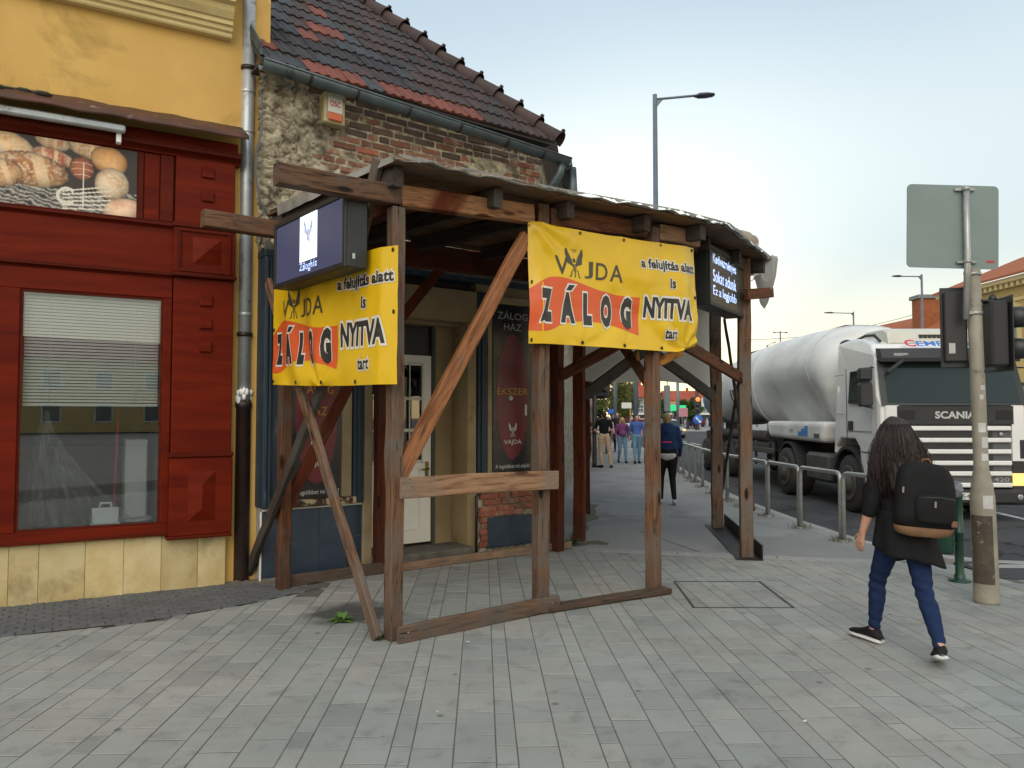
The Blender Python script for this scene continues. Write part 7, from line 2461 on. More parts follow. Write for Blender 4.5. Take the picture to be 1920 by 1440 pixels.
def person(label, pos, rotz, H, J, top_m, leg_m, shoe_m, hair_m, skin_m, sleeve=1.0, hair='short', belly=0.0, top_hem=0.92, vox=0.014, girth=1.0, face=True, jacket=False, hands=True, legw=1.0):
    """J: joint table in body units for a 1.7 m figure, facing +Y"""
    p = thing('person', label, 'person', pos, rotz, 'people walking on the pavement')
    k = H / 1.70
    V = lambda n: Vector(J[n]) * k
    g = girth * k
    sk = MB()
    head(sk, V('head'), J.get('look', (0, 1, 0)), k * 1.05)
    capsule(sk, V('neck') - Vector((0, 0, .04 * k)), V('head') - Vector((0, 0, .05 * k)), 0.052 * k, 0.050 * k)
    capsule(sk, V('pelvis'), V('chest'), 0.10 * g, 0.11 * g, flat=0.75, fdir=(0, 1, 0))
    for s_, q in ((-1, 'l'), (1, 'r')):
        capsule(sk, V('chest') + Vector((0, 0, .1 * k)), V('sh_' + q), 0.055 * k, 0.045 * k)
        capsule(sk, V('sh_' + q), V('el_' + q), 0.042 * k, 0.036 * k)
        capsule(sk, V('el_' + q), V('wr_' + q), 0.037 * k, 0.025 * k)
        if hands:
            dd = (V('wr_' + q) - V('el_' + q)).normalized()
            hand(sk, V('wr_' + q), dd, Vector((-s_, 0.3, 0)), s_, k)
        capsule(sk, V('hip_' + q), V('kn_' + q), 0.07 * k, 0.048 * k)
        capsule(sk, V('kn_' + q), V('an_' + q), 0.047 * k, 0.033 * k)
    body = remesh_blob('body', sk, vox, skin_m, p, 3)
    if face:
        face_detail(body, V('head'), J.get('look', (0, 1, 0)), k * 1.05)
    # top
    tp = MB()
    capsule(tp, V('chest') + Vector((0, 0, .06 * k)), V('waist'), 0.150 * g, 0.130 * g, 16, 0.66, (0, 1, 0))
    capsule(tp, V('waist'), V('pelvis') + Vector((0, 0, (top_hem - 0.92 + 0.075) * k)), 0.132 * g, 0.128 * g, 16, 0.78, (0, 1, 0))
    if belly:
        tp.ball(tuple(V('waist') + Vector((0, 0.06 * k, 0.0))), (0.13 * g, 0.06 * k + belly * k, 0.13 * k), 14, 10)
    for s_, q in ((-1, 'l'), (1, 'r')):
        capsule(tp, V('chest') + Vector((s_ * .03, 0, .12 * k)), V('sh_' + q), 0.068 * k, 0.058 * k)
        e = V('sh_' + q).lerp(V('el_' + q), min(1, sleeve * 1.0))
        capsule(tp, V('sh_' + q), e, 0.058 * k, 0.050 * k)
        if sleeve > 1:
            capsule(tp, V('el_' + q), V('el_' + q).lerp(V('wr_' + q), sleeve - 1), 0.049 * k, 0.038 * k)
    if jacket:
        capsule(tp, V('waist') - Vector((.1 * k, 0, 0)), V('waist') + Vector((.1 * k, 0, 0)), 0.12 * k, 0.12 * k)
        capsule(tp, V('neck') + Vector((0, -.04 * k, -.03)), V('neck') + Vector((0, -.07 * k, -.09)), 0.07 * k, 0.08 * k)
    remesh_blob('top', tp, vox, top_m, p, 4)
    tr_ = MB()
    capsule(tr_, V('pelvis') + Vector((-.05 * k, 0, .02)), V('pelvis') + Vector((.05 * k, 0, .02)), 0.112 * g, 0.112 * g, 14, 0.95, (0, 1, 0))
    for q in 'lr':
        capsule(tr_, V('hip_' + q), V('kn_' + q), 0.092 * g * legw, 0.064 * k * legw)
        capsule(tr_, V('kn_' + q), V('an_' + q) + Vector((0, 0, .015)), 0.063 * k * legw, 0.046 * k * legw)
    remesh_blob('trousers', tr_, vox, leg_m, p, 3)
    for q in 'lr':
        f_ = MB(); foot(f_, V('heel_' + q), V('toe_' + q), 0.05 * k, 0.042 * k)
        remesh_blob('shoe', f_, vox * 0.8, shoe_m, p, 2)
    # hair
    hr = MB(); hc = V('head'); fw = Vector(J.get('look', (0, 1, 0))).normalized()
    hr.ball(tuple(hc + Vector((0, 0, .036 * k)) - fw * 0.018 * k), (0.086 * k, 0.086 * k, 0.088 * k), 16, 12)
    if hair == 'long':
        for a in range(-3, 4):
            b = fw.cross(Vector((0, 0, 1))) * (a / 3.0)
            q = hc + b * 0.075 * k - fw * (0.05 * k * (1 - abs(a) / 4))
            capsule(hr, q, q - Vector((0, 0, 0.17 * k)) + b * 0.02 * k, 0.04 * k, 0.03 * k)
    else:
        capsule(hr, hc - fw * 0.045 * k, hc - fw * 0.05 * k - Vector((0, 0, .05 * k)), 0.062 * k, 0.045 * k)
    ho = remesh_blob('hair', hr, vox * 0.9, hair_m, p, 2)
    # clear the face: push hair back from the front
    for v in ho.data.vertices:
        d = (v.co - hc)
        fr = d.dot(fw)
        lim = (0.048 + max(0, (d.z - 0.045 * k) * 0.9)) * k
        if fr > lim:
            v.co -= fw * (fr - lim)
    return p
def joints(stride=0.0, arm=0.0, turn=0.0, elb=0.0):
    """standing or walking figure, 1.7 m; stride = how far the left foot leads"""
    s = stride
    return {'head': (0, 0.02, 1.585), 'neck': (0, 0, 1.44), 'chest': (0, 0, 1.28), 'waist': (0, 0, 1.08), 'pelvis': (0, 0, 0.95),
            'sh_l': (-0.19, 0, 1.40), 'sh_r': (0.19, 0, 1.40), 'el_l': (-0.25, -0.04 - s * .25, 1.13), 'el_r': (0.25, -0.04 + s * .25, 1.13),
            'wr_l': (-0.26, 0.06 - s * .55 + elb, 0.90), 'wr_r': (0.26, 0.06 + s * .55 + elb, 0.90),
            'hip_l': (-0.09, 0, 0.90), 'hip_r': (0.09, 0, 0.90), 'kn_l': (-0.095, 0.04 + s * .55, 0.50), 'kn_r': (0.095, 0.05 - s * .2, 0.49),
            'an_l': (-0.10, s * .8, 0.09), 'an_r': (0.10, -s * .8, 0.10 + abs(s) * .12), 'heel_l': (-0.10, s * .8 - .04, 0.0), 'toe_l': (-0.115, s * .8 + .17, 0.0),
            'heel_r': (0.10, -s * .8 - .05, abs(s) * .14), 'toe_r': (0.115, -s * .8 + .14, 0.0)}

# man in black T-shirt, seen from behind, weight on one leg
J = joints(0.0); J.update({'kn_r': (0.16, 0.0, 0.49), 'an_r': (0.20, -0.06, 0.09), 'heel_r': (0.20, -.10, 0), 'toe_r': (0.26, .10, 0), 'wr_l': (-0.16, 0.16, 1.02), 'el_l': (-0.28, 0.0, 1.12), 'wr_r': (0.24, 0.1, 0.92), 'an_l': (-0.06, .02, .09), 'heel_l': (-.06, -.02, 0), 'toe_l': (-.16, .15, 0), 'look': (-0.35, 1, 0)})
person('man in black T-shirt and beige trousers standing with his back to us', (2.86, 24.1, 0), R(4), 1.74, J, m_blk, cloth('beige_cloth', (0.50, 0.37, 0.25), (0.42, 0.3, 0.2)), m_shoe, m_hairb, m_skin, 0.7, girth=1.08, legw=1.08)
# young man at the shop front reaching out
J = joints(0.0); J.update({'wr_r': (0.18, 0.42, 1.16), 'el_r': (0.24, 0.16, 1.14), 'wr_l': (-0.1, 0.40, 1.12), 'el_l': (-0.25, 0.14, 1.14)})
person('young man in dark vest at the shop front beside the red-brown post', (2.60, 26.6, 0), R(-80), 1.70, J, cloth('vest_grey', (0.05, 0.06, 0.055)), m_blk, cloth('white_trainer', (0.5, 0.5, 0.5)), m_hairk, m_skin2, 0.4)
J = joints(0.22)
person('blond woman in purple top and jeans walking towards us', (3.78, 26.6, 0), R(184), 1.56, J, cloth('purple_knit', (0.20, 0.065, 0.16), (0.16, 0.05, 0.13)), m_jean_l, m_shoe, m_hairl, m_skin2, 1.75, 'long', belly=0.07, girth=1.12)
J = joints(-0.2)
person('man in blue shirt and light jeans walking towards us', (4.22, 26.2, 0), R(182), 1.64, J, cloth('blue_shirt', (0.07, 0.15, 0.42), (0.05, 0.11, 0.33)), m_jean_l, m_shoe, m_hairk, m_skin2, 1.6, girth=1.08)
J = joints(0.2); J.update({'wr_l': (-0.16, 0.14, 1.05), 'el_l': (-0.36, 0.0, 1.15)})
person('person in white top with hand on hip behind the grey post', (4.72, 26.8, 0), R(178), 1.62, J, cloth('white_top', (0.5, 0.5, 0.52)), m_jean, m_shoe, m_hairk, m_skin2, 0.5)
J = joints(0.2)
dp = person('person in dark blue jacket and black trousers walking away behind the post', (2.80, 14.0, 0), R(-3), 1.64, J, cloth('navy_jacket', (0.018, 0.042, 0.115), (0.012, 0.03, 0.085)), m_blk, cloth('white_trainer', (0.5, 0.5, 0.5)), m_hairl, m_skin2, 1.95, girth=1.28, jacket=True)
box('pink_stripe', M_flat('hot_pink', (0.6, 0.02, 0.14), 0.6), dp, -0.10, 0.06, -0.165, -0.145, 1.11, 1.135, 0.004)
mb = MB(); capsule(mb, (-0.06, -0.02, 0.885), (0.06, -0.02, 0.885), 0.115, 0.115, 14, 0.9, (0, 0, 1)); remesh_blob('shirt_hem', mb, 0.014, cloth('white_top', (0.5, 0.5, 0.52)), dp, 2)
# walkers far behind
for lab, pos, rz, hh, tm, lm, hm, hr in (('far walker in pink and white top behind the blond woman', (4.15, 33.5, 0), 180, 1.6, cloth('pale_pink', (0.5, 0.36, 0.40)), m_blk, m_hairk, 'long'),
                                  ('far walker in dark jacket behind the blond woman', (4.75, 35.0, 0), 175, 1.78, cloth('dark_jacket', (0.03, 0.03, 0.035)), m_blk, m_hairk, 'short'),
                                  ('far walker in red hooded top between the couple', (5.5, 34.0, 0), 180, 1.7, cloth('red_hood', (0.18, 0.02, 0.025)), m_jean, m_hairk, 'short')):
    person(lab, pos, R(rz), hh, joints(random.choice((-0.2, 0.2))), tm, lm, m_shoe, hm, m_skin2, 1.8, hr, vox=0.018, hands=False)

# ---- woman with the backpack, walking away
W0 = Vector((2.62, 5.22, 0))
wm = thing('person', 'woman with long dark hair in black tunic and jeans walking away', 'person', W0)
P = lambda x, y, z: Vector((x, y, z)) - W0
hipl, hipr = P(2.555, 5.23, .79), P(2.685, 5.20, .79)
knl, knr = P(2.535, 5.42, .44), P(2.695, 5.11, .42)
anl, anr = P(2.530, 5.47, .095), P(2.668, 4.885, .14)
pel, wai, che, nek = P(2.62, 5.22, .85), P(2.62, 5.24, 1.0), P(2.625, 5.25, 1.14), P(2.615, 5.27, 1.30)
hdc = P(2.605, 5.285, 1.455)
look = Vector((-0.18, 1, -0.02))
shl, shr = P(2.475, 5.26, 1.235), P(2.775, 5.235, 1.245)
ell, elr = P(2.415, 5.22, 1.0), P(2.86, 5.28, 1.01)
wrl, wrr = P(2.372, 5.27, .795), P(2.82, 5.47, .86)
sk = MB()
head(sk, hdc, look, 0.96)
capsule(sk, nek - Vector((0, 0, .05)), hdc - Vector((0, 0, .06)), 0.048, 0.046)
capsule(sk, pel, che, 0.105, 0.105, flat=.7, fdir=(0, 1, 0))
for a, b, c_, s_ in ((shl, ell, wrl, -1), (shr, elr, wrr, 1)):
    capsule(sk, che + Vector((0, 0, .08)), a, 0.05, 0.045); capsule(sk, a, b, 0.045, 0.038); capsule(sk, b, b.lerp(c_, .35), 0.038, 0.036); capsule(sk, b.lerp(c_, .35), c_, 0.036, 0.024)
    dd = (c_ - b).normalized()
    hand(sk, c_, (dd + Vector((0, 0.05, -0.3))).normalized(), Vector((-s_ * 0.9, 0.35, 0)), s_ * 1.0, 0.95, 0.30)
for a, b, c_ in ((hipl, knl, anl), (hipr, knr, anr)):
    capsule(sk, a, b, 0.075, 0.05); capsule(sk, b, c_, 0.05, 0.034)
wb = remesh_blob('body', sk, 0.0075, m_skin, wm, 3)
face_detail(wb, hdc, look, 0.96)
# jeans
jn = MB()
capsule(jn, P(2.57, 5.225, .835), P(2.67, 5.215, .835), 0.118, 0.118, 16, .92, (0, 1, 0))
for a, b, c_ in ((hipl, knl, anl), (hipr, knr, anr)):
    m_ = a.lerp(b, .5)
    capsule(jn, a, m_, 0.092, 0.073, 16); capsule(jn, m_, b, 0.073, 0.056, 16)
    cf = b.lerp(c_, .35) + Vector((0, -0.012, 0))
    capsule(jn, b, cf, 0.055, 0.057, 16); capsule(jn, cf, c_ + (b - c_).normalized() * 0.01, 0.056, 0.038, 16)
jo = remesh_blob('jeans', jn, 0.010, m_jean, wm, 4)
for v in jo.data.vertices:           # creases behind the knees and at the hems
    z = v.co.z
    wv = 0.0045 * math.sin(z * 95 + v.co.x * 40) * (math.exp(-((z - .43) / .10) ** 2) + math.exp(-((z - .14) / .07) ** 2))
    n = v.normal
    v.co += n * wv
# shoes
def shoe(heel, toe, pitch_up=0.0):
    heel = Vector(heel); toe = Vector(toe)
    d = (toe - heel); L = d.length; d.normalize()
    up = Vector((0, 0, 1)); r = d.cross(up).normalized(); up = r.cross(d)
    sec_ = [(-0.018, .024, .05), (0.008, .037, .098), (.05, .040, .108), (.09, .041, .100), (.13, .042, .078), (.175, .047, .062), (.22, .043, .052), (.25, .022, .04)]
    def rings(z0, z1f, grow=0.0):
        out = []
        for x, w, h in sec_:
            x = x * L / 0.235
            w += grow
            ring_ = []
            for i in range(14):
                a = 2 * math.pi * i / 14
                zz = z0 + (z1f(h) - z0) * (0.5 + 0.5 * math.sin(a))
                ring_.append(tuple(heel + d * x + r * w * math.cos(a) * (1.0 if math.sin(a) < .2 else 0.86) + up * zz))
            out.append(ring_)
        return out
    mb = MB(); mb.loft(rings(0.018, lambda h: h)); u_ = mb.build('shoe', m_shoe, wm)
    mb = MB(); mb.loft(rings(0.0, lambda h: 0.034, 0.006)); mb.build('sole', m_sole, u_)
shoe(P(2.545, 5.425, 0.004), P(2.455, 5.645, 0.012))
shoe(P(2.650, 4.835, 0.075), P(2.733, 5.035, 0.004))
# tunic
tn = MB()
capsule(tn, che + Vector((0, 0, .045)), wai, 0.145, 0.135, 18, .68, (0, 1, 0))
capsule(tn, wai, P(2.62, 5.22, .86), 0.14, 0.152, 18, .76, (0, 1, 0))
for a, b, c_, s_ in ((shl, ell, wrl, -1), (shr, elr, wrr, 1)):
    capsule(tn, che + Vector((s_ * .02, 0, .09)), a, 0.066, 0.058); capsule(tn, a, b, 0.058, 0.049); capsule(tn, b, b.lerp(c_, .32), 0.050, 0.047)
remesh_blob('tunic', tn, 0.010, m_blk, wm, 4)
def skirt_fn(i, j):
    a = i * 2 * math.pi
    # lower on her right side, hitched on the left
    hem = .60 + 0.10 * max(0, -math.cos(a)) + 0.025 * math.sin(a * 3)
    z = 0.95 - j * (0.95 - hem)
    rx = 0.158 + 0.066 * j + 0.012 * math.sin(a * 7) * j; ry = 0.132 + 0.055 * j + 0.012 * math.cos(a * 5) * j
    return (0.0 + 0.035 * j + rx * math.cos(a), 0.0 - 0.01 * j + ry * math.sin(a), z)
mb = MB(); mb.grid(64, 16, skirt_fn); o = mb.build('tunic_skirt', m_blk, wm); s_m = o.modifiers.new('t', 'SOLIDIFY'); s_m.thickness = 0.006
# hair: soft mass and many locks
hr = MB()
hr.ball(tuple(hdc + Vector((0, -0.016, .028))), (0.092, 0.096, 0.092), 18, 14)
capsule(hr, hdc + Vector((0, -0.04, -0.02)), P(2.615, 5.185, 1.22), 0.090, 0.115, 16, 0.62, (0, 1, 0))
capsule(hr, P(2.61, 5.18, 1.25), P(2.605, 5.155, 1.13), 0.125, 0.10, 16, 0.5, (0, 1, 0))
ho = remesh_blob('hair', hr, 0.010, m_hairb, wm, 3)
for v in ho.data.vertices:
    n = noise.noise(Vector((v.co.x * 26, v.co.y * 26, v.co.z * 5)))
    v.co += v.normal * 0.010 * n
mb = MB()
rnd = random.Random(3)
for k in range(800):
    a = rnd.uniform(-1.0, 1.0)
    ph = rnd.uniform(0, 6.28)
    ang = a * 1.9
    top = hdc + Vector((0.088 * math.sin(ang) * 0.98, -0.096 * math.cos(ang) - 0.01, rnd.uniform(0.0, 0.07)))
    end = P(2.605 + a * rnd.uniform(0.13, 0.24), 5.14 + 0.05 * abs(a) + rnd.uniform(-.03, .03), rnd.uniform(1.03, 1.22) - 0.03 * (1 - abs(a)))
    pts = []; rs = []
    for q in range(9):
        t_ = q / 8
        b = top.lerp(end, t_)
        bulge = math.sin(math.pi * t_) * 0.035
        b += Vector((math.sin(ang) * bulge * 1.2 + 0.009 * t_ * math.sin(t_ * 8 + ph), -abs(math.cos(ang)) * bulge * 0.8 + 0.007 * t_ * math.cos(t_ * 8 + ph), 0))
        pts.append(b); rs.append(0.0030 * (1 - 0.7 * t_))
    mb.tube(pts, rs, 4)
o = mb.build('hair_locks', m_hairb, wm); o['kind'] = 'stuff'

# ---- backpack
bpk = thing('backpack', 'black backpack with tan base worn by the walking woman', 'backpack', (2.655, 5.05, 0.80))
bpk.rotation_euler = (0, R(4), R(-8)); bpk.scale = (0.92, 0.95, 0.96)
m_bpk = cloth('pack_black', (0.012, 0.012, 0.014), (0.009, 0.009, 0.01), 0.75)
m_tan = cloth('pack_tan', (0.19, 0.105, 0.055), (0.14, 0.078, 0.04), 0.7)
def prings(zs, grow=0.0, y0=0.0, hw=0.195, hd=0.085):
    out = []
    for z, k, dx in zs:
        r_ = []
        for i in range(28):
            a = 2 * math.pi * i / 28
            c, s_ = math.cos(a), math.sin(a)
            r_.append((dx + (hw * k + grow) * math.copysign(abs(c) ** 0.55, c), y0 + (hd * (0.55 + .45 * k) + grow) * math.copysign(abs(s_) ** 0.7, s_), z))
        out.append(r_)
    return out
mb = MB(); mb.loft(prings([(0.065, .98, 0.01), (0.15, 1.02, 0.01), (0.30, 1.0, 0.008), (0.40, .93, 0.0), (0.455, .80, -0.008), (0.485, .55, -0.01), (0.492, .2, -0.012)])); main = mb.build('main_bag', m_bpk, bpk)
mb = MB(); mb.loft(prings([(0.0, .62, .0), (0.012, .84, .0), (0.035, .95, 0.005), (0.0645, .985, 0.01)], 0.002)); mb.build('base', m_tan, bpk)
mb = MB(); mb.loft(prings([(0.10, .72, 0.045), (0.115, .95, 0.045), (0.24, 1.0, 0.045), (0.275, .9, 0.045), (0.285, .6, 0.045)], 0, -0.075, 0.135, 0.045)); pk_ = mb.build('pocket', m_bpk, bpk)
MB().tube([(-0.075, -0.112, 0.262), (0.05, -0.124, 0.272), (0.165, -0.112, 0.262)], 0.004, 6).build('zip', M_flat('zip_dark', (0.03, 0.03, 0.035), 0.4), pk_)
for x, y, z in ((0.03, -0.128, 0.235), (-0.165, -0.075, 0.315)):
    box('zip_pull', M_flat('pull_grey', (0.30, 0.26, 0.23), 0.4, 0.5), bpk, x - 0.007, x + 0.007, y - 0.006, y, z - 0.03, z + 0.012, 0.002)
box('leather_tab', M_flat('leather', (0.16, 0.07, 0.05), 0.6), bpk, 0.150, 0.188, -0.108, -0.098, 0.085, 0.125, 0.003)
MB().tube([(-0.03, -0.02, 0.487), (-0.028, -0.022, 0.515), (0.01, -0.022, 0.52), (0.03, -0.02, 0.487)], 0.008, 8).build('grab_handle', m_tan, bpk)
for x in (-0.13, 0.03):
    mb = MB()
    pts = [(x, 0.07, 0.44), (x - 0.01, 0.16, 0.50), (x - 0.015, 0.28, 0.46), (x - 0.01, 0.32, 0.30), (x + 0.01, 0.27, 0.12), (x + 0.02, 0.10, 0.06)]
    mb.tube(pts, 0.016, 8)
    mb.v = [tuple(v) for v in mb.v]
    mb.build('shoulder_strap', m_bpk, bpk)

# ================================================================== BACKGROUND
def leaf_crown(mb, c, rx, ry, rz, n, size, seed, clumps=14):
    rg = random.Random(seed)
    cl = []
    for _ in range(clumps):
        a = rg.uniform(0, 6.28); z = rg.uniform(-0.8, 0.95); r = math.sqrt(max(0, 1 - z * z)) * rg.uniform(0.35, 0.85)
        cl.append((Vector((c[0] + rx * r * math.cos(a), c[1] + ry * r * math.sin(a), c[2] + rz * z * 0.85)), rg.uniform(0.28, 0.48)))
    for _ in range(n):
        q, s_ = rg.choice(cl)
        d = Vector((rg.gauss(0, 1), rg.gauss(0, 1), rg.gauss(0, 1))).normalized() * (rg.random() ** 0.4)
        p = q + Vector((d.x * rx, d.y * ry, d.z * rz)) * s_
        u = Vector((rg.gauss(0, 1), rg.gauss(0, 1), rg.gauss(0, 1))).normalized(); w = u.orthogonal().normalized()
        k = size * rg.uniform(0.6, 1.3)
        mb.add([p - u * k, p + w * k * .6, p + u * k, p - w * k * .6], [(0, 1, 2, 3)], False)
def leaf_mat(name, c1, c2):
    t = NT(name)
    v = t.coords((1, 1, 1), False)
    col = t.ramp(t.noise(v, 0.9, 3), [(0.3, c2), (0.7, c1)])
    t.l(col, t.b.inputs['Base Color']); t.b.inputs['Roughness'].default_value = 0.6
    t.b.inputs['Specular IOR Level'].default_value = 0.2
    tl = t.n('ShaderNodeBsdfTranslucent'); t.l(col, tl.inputs[0])
    mx = t.n('ShaderNodeMixShader', i_0=0.35)
    out = [n for n in t.t.nodes if n.type == 'OUTPUT_MATERIAL'][0]
    t.l(t.b.outputs[0], mx.inputs[1]); t.l(tl.outputs[0], mx.inputs[2]); t.l(mx.outputs[0], out.inputs['Surface'])
    return t.m
m_leaf1 = leaf_mat('leaf_spring', (0.16, 0.17, 0.045), (0.10, 0.11, 0.03))
m_leaf2 = leaf_mat('leaf_green', (0.065, 0.12, 0.035), (0.04, 0.075, 0.02))
m_bark = M('bark', (0.10, 0.08, 0.06), (0.06, 0.05, 0.04), 6, 0.9, 0.5, 20)
def tree(label, x, y, h, rad, m, seed, n=2600, size=0.2, zc=0.6):
    o = thing('tree', label, 'tree', (x, y, 0), 0, 'trees at the end of the street')
    mb = MB()
    mb.tube([(0, 0, -0.1), (0.06, 0.02, h * .25), (0.0, 0.05, h * .5), (0.1, 0, h * .8)], [0.035 * h, 0.028 * h, 0.02 * h, 0.006 * h], 8)
    rg = random.Random(seed)
    for k in range(7):
        a = rg.uniform(0, 6.28); z = h * rg.uniform(.3, .6)
        mb.tube([(0, 0, z), (rad * .4 * math.cos(a), rad * .4 * math.sin(a), z + h * .14), (rad * .75 * math.cos(a), rad * .75 * math.sin(a), z + h * .24)], [0.014 * h, 0.009 * h, 0.004 * h], 6)
    mb.build('trunk', m_bark, o)
    mb = MB(); leaf_crown(mb, (0, 0, h * zc), rad, rad, h * (1 - zc) * 1.02, n, size, seed, 18)
    mb.build('crown', m, o, fix=False)
    return o
tree('yellow-green spring tree left of the grey lamp posts', 13.6, 105, 7.2, 2.6, m_leaf1, 2)
tree('yellow-green spring tree partly behind the street lamp post', 17.4, 118, 6.6, 2.4, m_leaf1, 3)
tree('dark green tree right of the green lit signs', 25.5, 112, 4.6, 2.0, m_leaf2, 4)
tree('green tree seen below the tank end between the shelter posts', 29.5, 102, 5.2, 2.6, m_leaf2, 5)
tree('small green tree in front of the yellow far building', 27.0, 140, 5.0, 1.8, m_leaf2, 6)
tree('dark tree at the left end of the far junction', 12.2, 112, 5.0, 1.6, m_leaf2, 7)

m_far_roof = M('far_red_roof', C('#b0543c', 0.8), C('#9a4732', 0.8), 0.3, 0.85, 0.1, 3, var=0.05)
m_far_wall = M('far_yellow_wall', C('#d3b478', 0.85), C('#c0a068', 0.85), 0.2, 0.9, 0.05, var=0)
m_far_grey = M('far_grey_wall', C('#8d9496', 0.8), C('#7b8284', 0.8), 0.3, 0.8, 0.05, var=0.05)
m_far_glass = M_flat('far_glass', (0.10, 0.13, 0.14), 0.15)
m_far_white = M_flat('far_white', (0.62, 0.62, 0.6), 0.6)

def gable_house(name, label, x, y, rot, L, D, eave, ridge, wall, roof, nwin, rows, win_m=None, ww=1.1, wh=1.6, chim=2):
    o = thing(name, label, 'building', (x, y, 0), rot)
    MB().box(0, L, 0, D, -0.1, eave).build('wall', wall, o, fix=False)
    mb = MB(); mb.prism([(-0.4, eave - 0.1), (D / 2, ridge), (D + 0.4, eave - 0.1), (D + 0.4, eave + 0.02), (D / 2, ridge + 0.15), (-0.4, eave + 0.02)], -0.4, L + 0.4, 'x')
    mb.add([(0, 0, eave), (0, D, eave), (0, D / 2, ridge)], [(0, 1, 2)]); mb.add([(L, 0, eave), (L, D, eave), (L, D / 2, ridge)], [(0, 1, 2)])
    rf = mb.build('roof', roof, o)
    for k in range(chim):
        cx = L * (k + 0.7) / (chim + .4)
        MB().box(cx - .35, cx + .35, D / 2 - .35, D / 2 + .35, ridge - 0.8, ridge + 1.1).build('chimney', roof, rf, fix=False)
    for r in range(rows):
        for k in range(nwin):
            wx = L * (k + .5) / nwin; wz = 0.9 + r * (eave - 0.4) / rows
            f_ = MB()
            for q in ((wx - ww / 2 - .12, wx - ww / 2, wz, wz + wh), (wx + ww / 2, wx + ww / 2 + .12, wz, wz + wh), (wx - ww / 2 - .12, wx + ww / 2 + .12, wz + wh, wz + wh + .14), (wx - ww / 2 - .2, wx + ww / 2 + .2, wz - .14, wz)):
                f_.box(q[0], q[1], -0.08, 0.0, q[2], q[3])
            fo = f_.build('window', m_far_white, o, fix=False)
            MB().box(wx - ww / 2, wx + ww / 2, -0.02, 0.02, wz, wz + wh).build('pane', win_m or m_far_glass, fo, fix=False)
    return o
# end of the street
gable_house('far_house', 'long yellow house with red roof at the end of the street', 47, 235, R(0), 26, 12, 6.6, 9.6, m_far_wall, m_far_roof, 9, 2)
gable_house('far_house', 'house with dark red hipped roof right of the long yellow house', 66, 215, R(-20), 18, 11, 6.4, 9.4, m_far_grey, m_far_roof, 5, 2)
gable_house('far_house', 'small house with red gable between tree and shelter post', 26.5, 190, R(8), 9, 9, 6.5, 9.5, m_far_grey, m_far_roof, 3, 2)
# glass pavilion
gp = thing('glass_pavilion', 'low grey pavilion with window grid and flat canopy at the junction', 'building', (21.0, 148, 0))
MB().box(0, 17, 0, 8, 0, 4.2).build('wall', m_far_grey, gp, fix=False)
MB().box(-1, 19, -3, 9, 2.0, 2.35).build('canopy', m_far_white, gp, fix=False)
for k in range(10):
    x = 1.4 + k * 1.5
    f_ = MB().box(x, x + 1.25, -0.06, 0, 2.5, 4.0).build('window', m_far_white, gp, fix=False)
    for a in (0, 1):
        for b in (0, 1):
            MB().box(x + 0.08 + a * 0.57, x + 0.6 + a * 0.57, -0.10, -0.061, 2.58 + b * 0.7, 3.2 + b * 0.7).build('pane', m_far_glass, f_, fix=False)
for k in range(7):
    MB().lathe([(0.10, 0), (0.10, 2.0)], c=(k * 3 - 0.5, -2.6, 0), n=8).build('column', m_far_white, gp)
# green lit shop signs
m_grn = M_flat('sign_green_lit', (0.02, 0.4, 0.15), 0.5, emit=(0.02, 0.55, 0.2), es=0.22)
for k, (x, z) in enumerate(((20.3, 2.35), (21.5, 2.35))):
    o = thing('green_sign', 'green lit sign, %s of the pair before the pavilion' % ('left' if k == 0 else 'right'), 'sign', (x, 100, 0))
    box('panel', m_grn, o, 0, 1.0, -0.1, 0.1, z, z + 0.75, 0.06)
    MB().lathe([(0.05, 0), (0.05, z)], c=(0.5, 0.12, 0), n=8).build('post', m_lampg, o)
o = thing('green_sign', 'green road sign panel above the tank end between the shelter posts', 'sign', (11.0, 41.0, 0))
box('panel', M_flat('road_green', (0.01, 0.16, 0.08), 0.4), o, -0.35, 0.85, -0.03, 0.03, 3.2, 3.9, 0.01)
MB().lathe([(0.05, 0), (0.05, 3.9)], c=(0.2, 0.1, 0), n=8).build('post', m_lampg, o)
# junction traffic light on its island
jl = thing('junction_light', 'traffic light showing red on the far island', 'traffic light', (22.6, 94.5, ROAD_Z))
MB().lathe([(0.30, 0), (0.22, 3.0), (0.2, 9.0)], n=12).build('mast', m_bark, jl)
hd2 = MB().box(-0.35, 0.35, -0.45, -0.15, 2.2, 4.2, 0.05).build('signal_head', m_blackp, jl, fix=False)
for z, m in ((3.85, M_flat('red_lamp', (0.6, 0.05, 0.02), 0.4, emit=(1.0, 0.12, 0.03), es=0.9)), (3.2, m_blackp), (2.6, m_blackp)):
    MB().lathe([(0.27, -0.46), (0.22, -0.52), (0.05, -0.55)], c=(0, 0, z), n=14, axis='y').build('lens', m, hd2)
bs = thing('keep_sign', 'round blue keep-left sign on the far traffic island', 'sign', (22.5, 93.6, ROAD_Z))
MB().lathe([(0.6, -0.03), (0.6, 0.03)], c=(0, 0, 1.35), n=24, axis='y').build('disc', M_flat('sign_blue', (0.02, 0.12, 0.5), 0.4), bs)
MB().prism([(-0.35, 1.6), (-0.2, 1.75), (0.2, 1.2), (0.32, 1.35), (0.38, 0.98), (0.02, 1.02), (0.1, 1.12)], -0.05, -0.035, 'y').build('arrow', m_far_white, bs)
MB().lathe([(0.04, 0), (0.04, 1.3)], c=(0, 0.06, 0), n=8).build('post', m_lampg, bs)
isl = [(20.6 + 2.6 * math.cos(a) * 1.3 + 1.6, 95.5 + 5 * math.sin(a)) for a in [2 * math.pi * i / 24 for i in range(24)]]
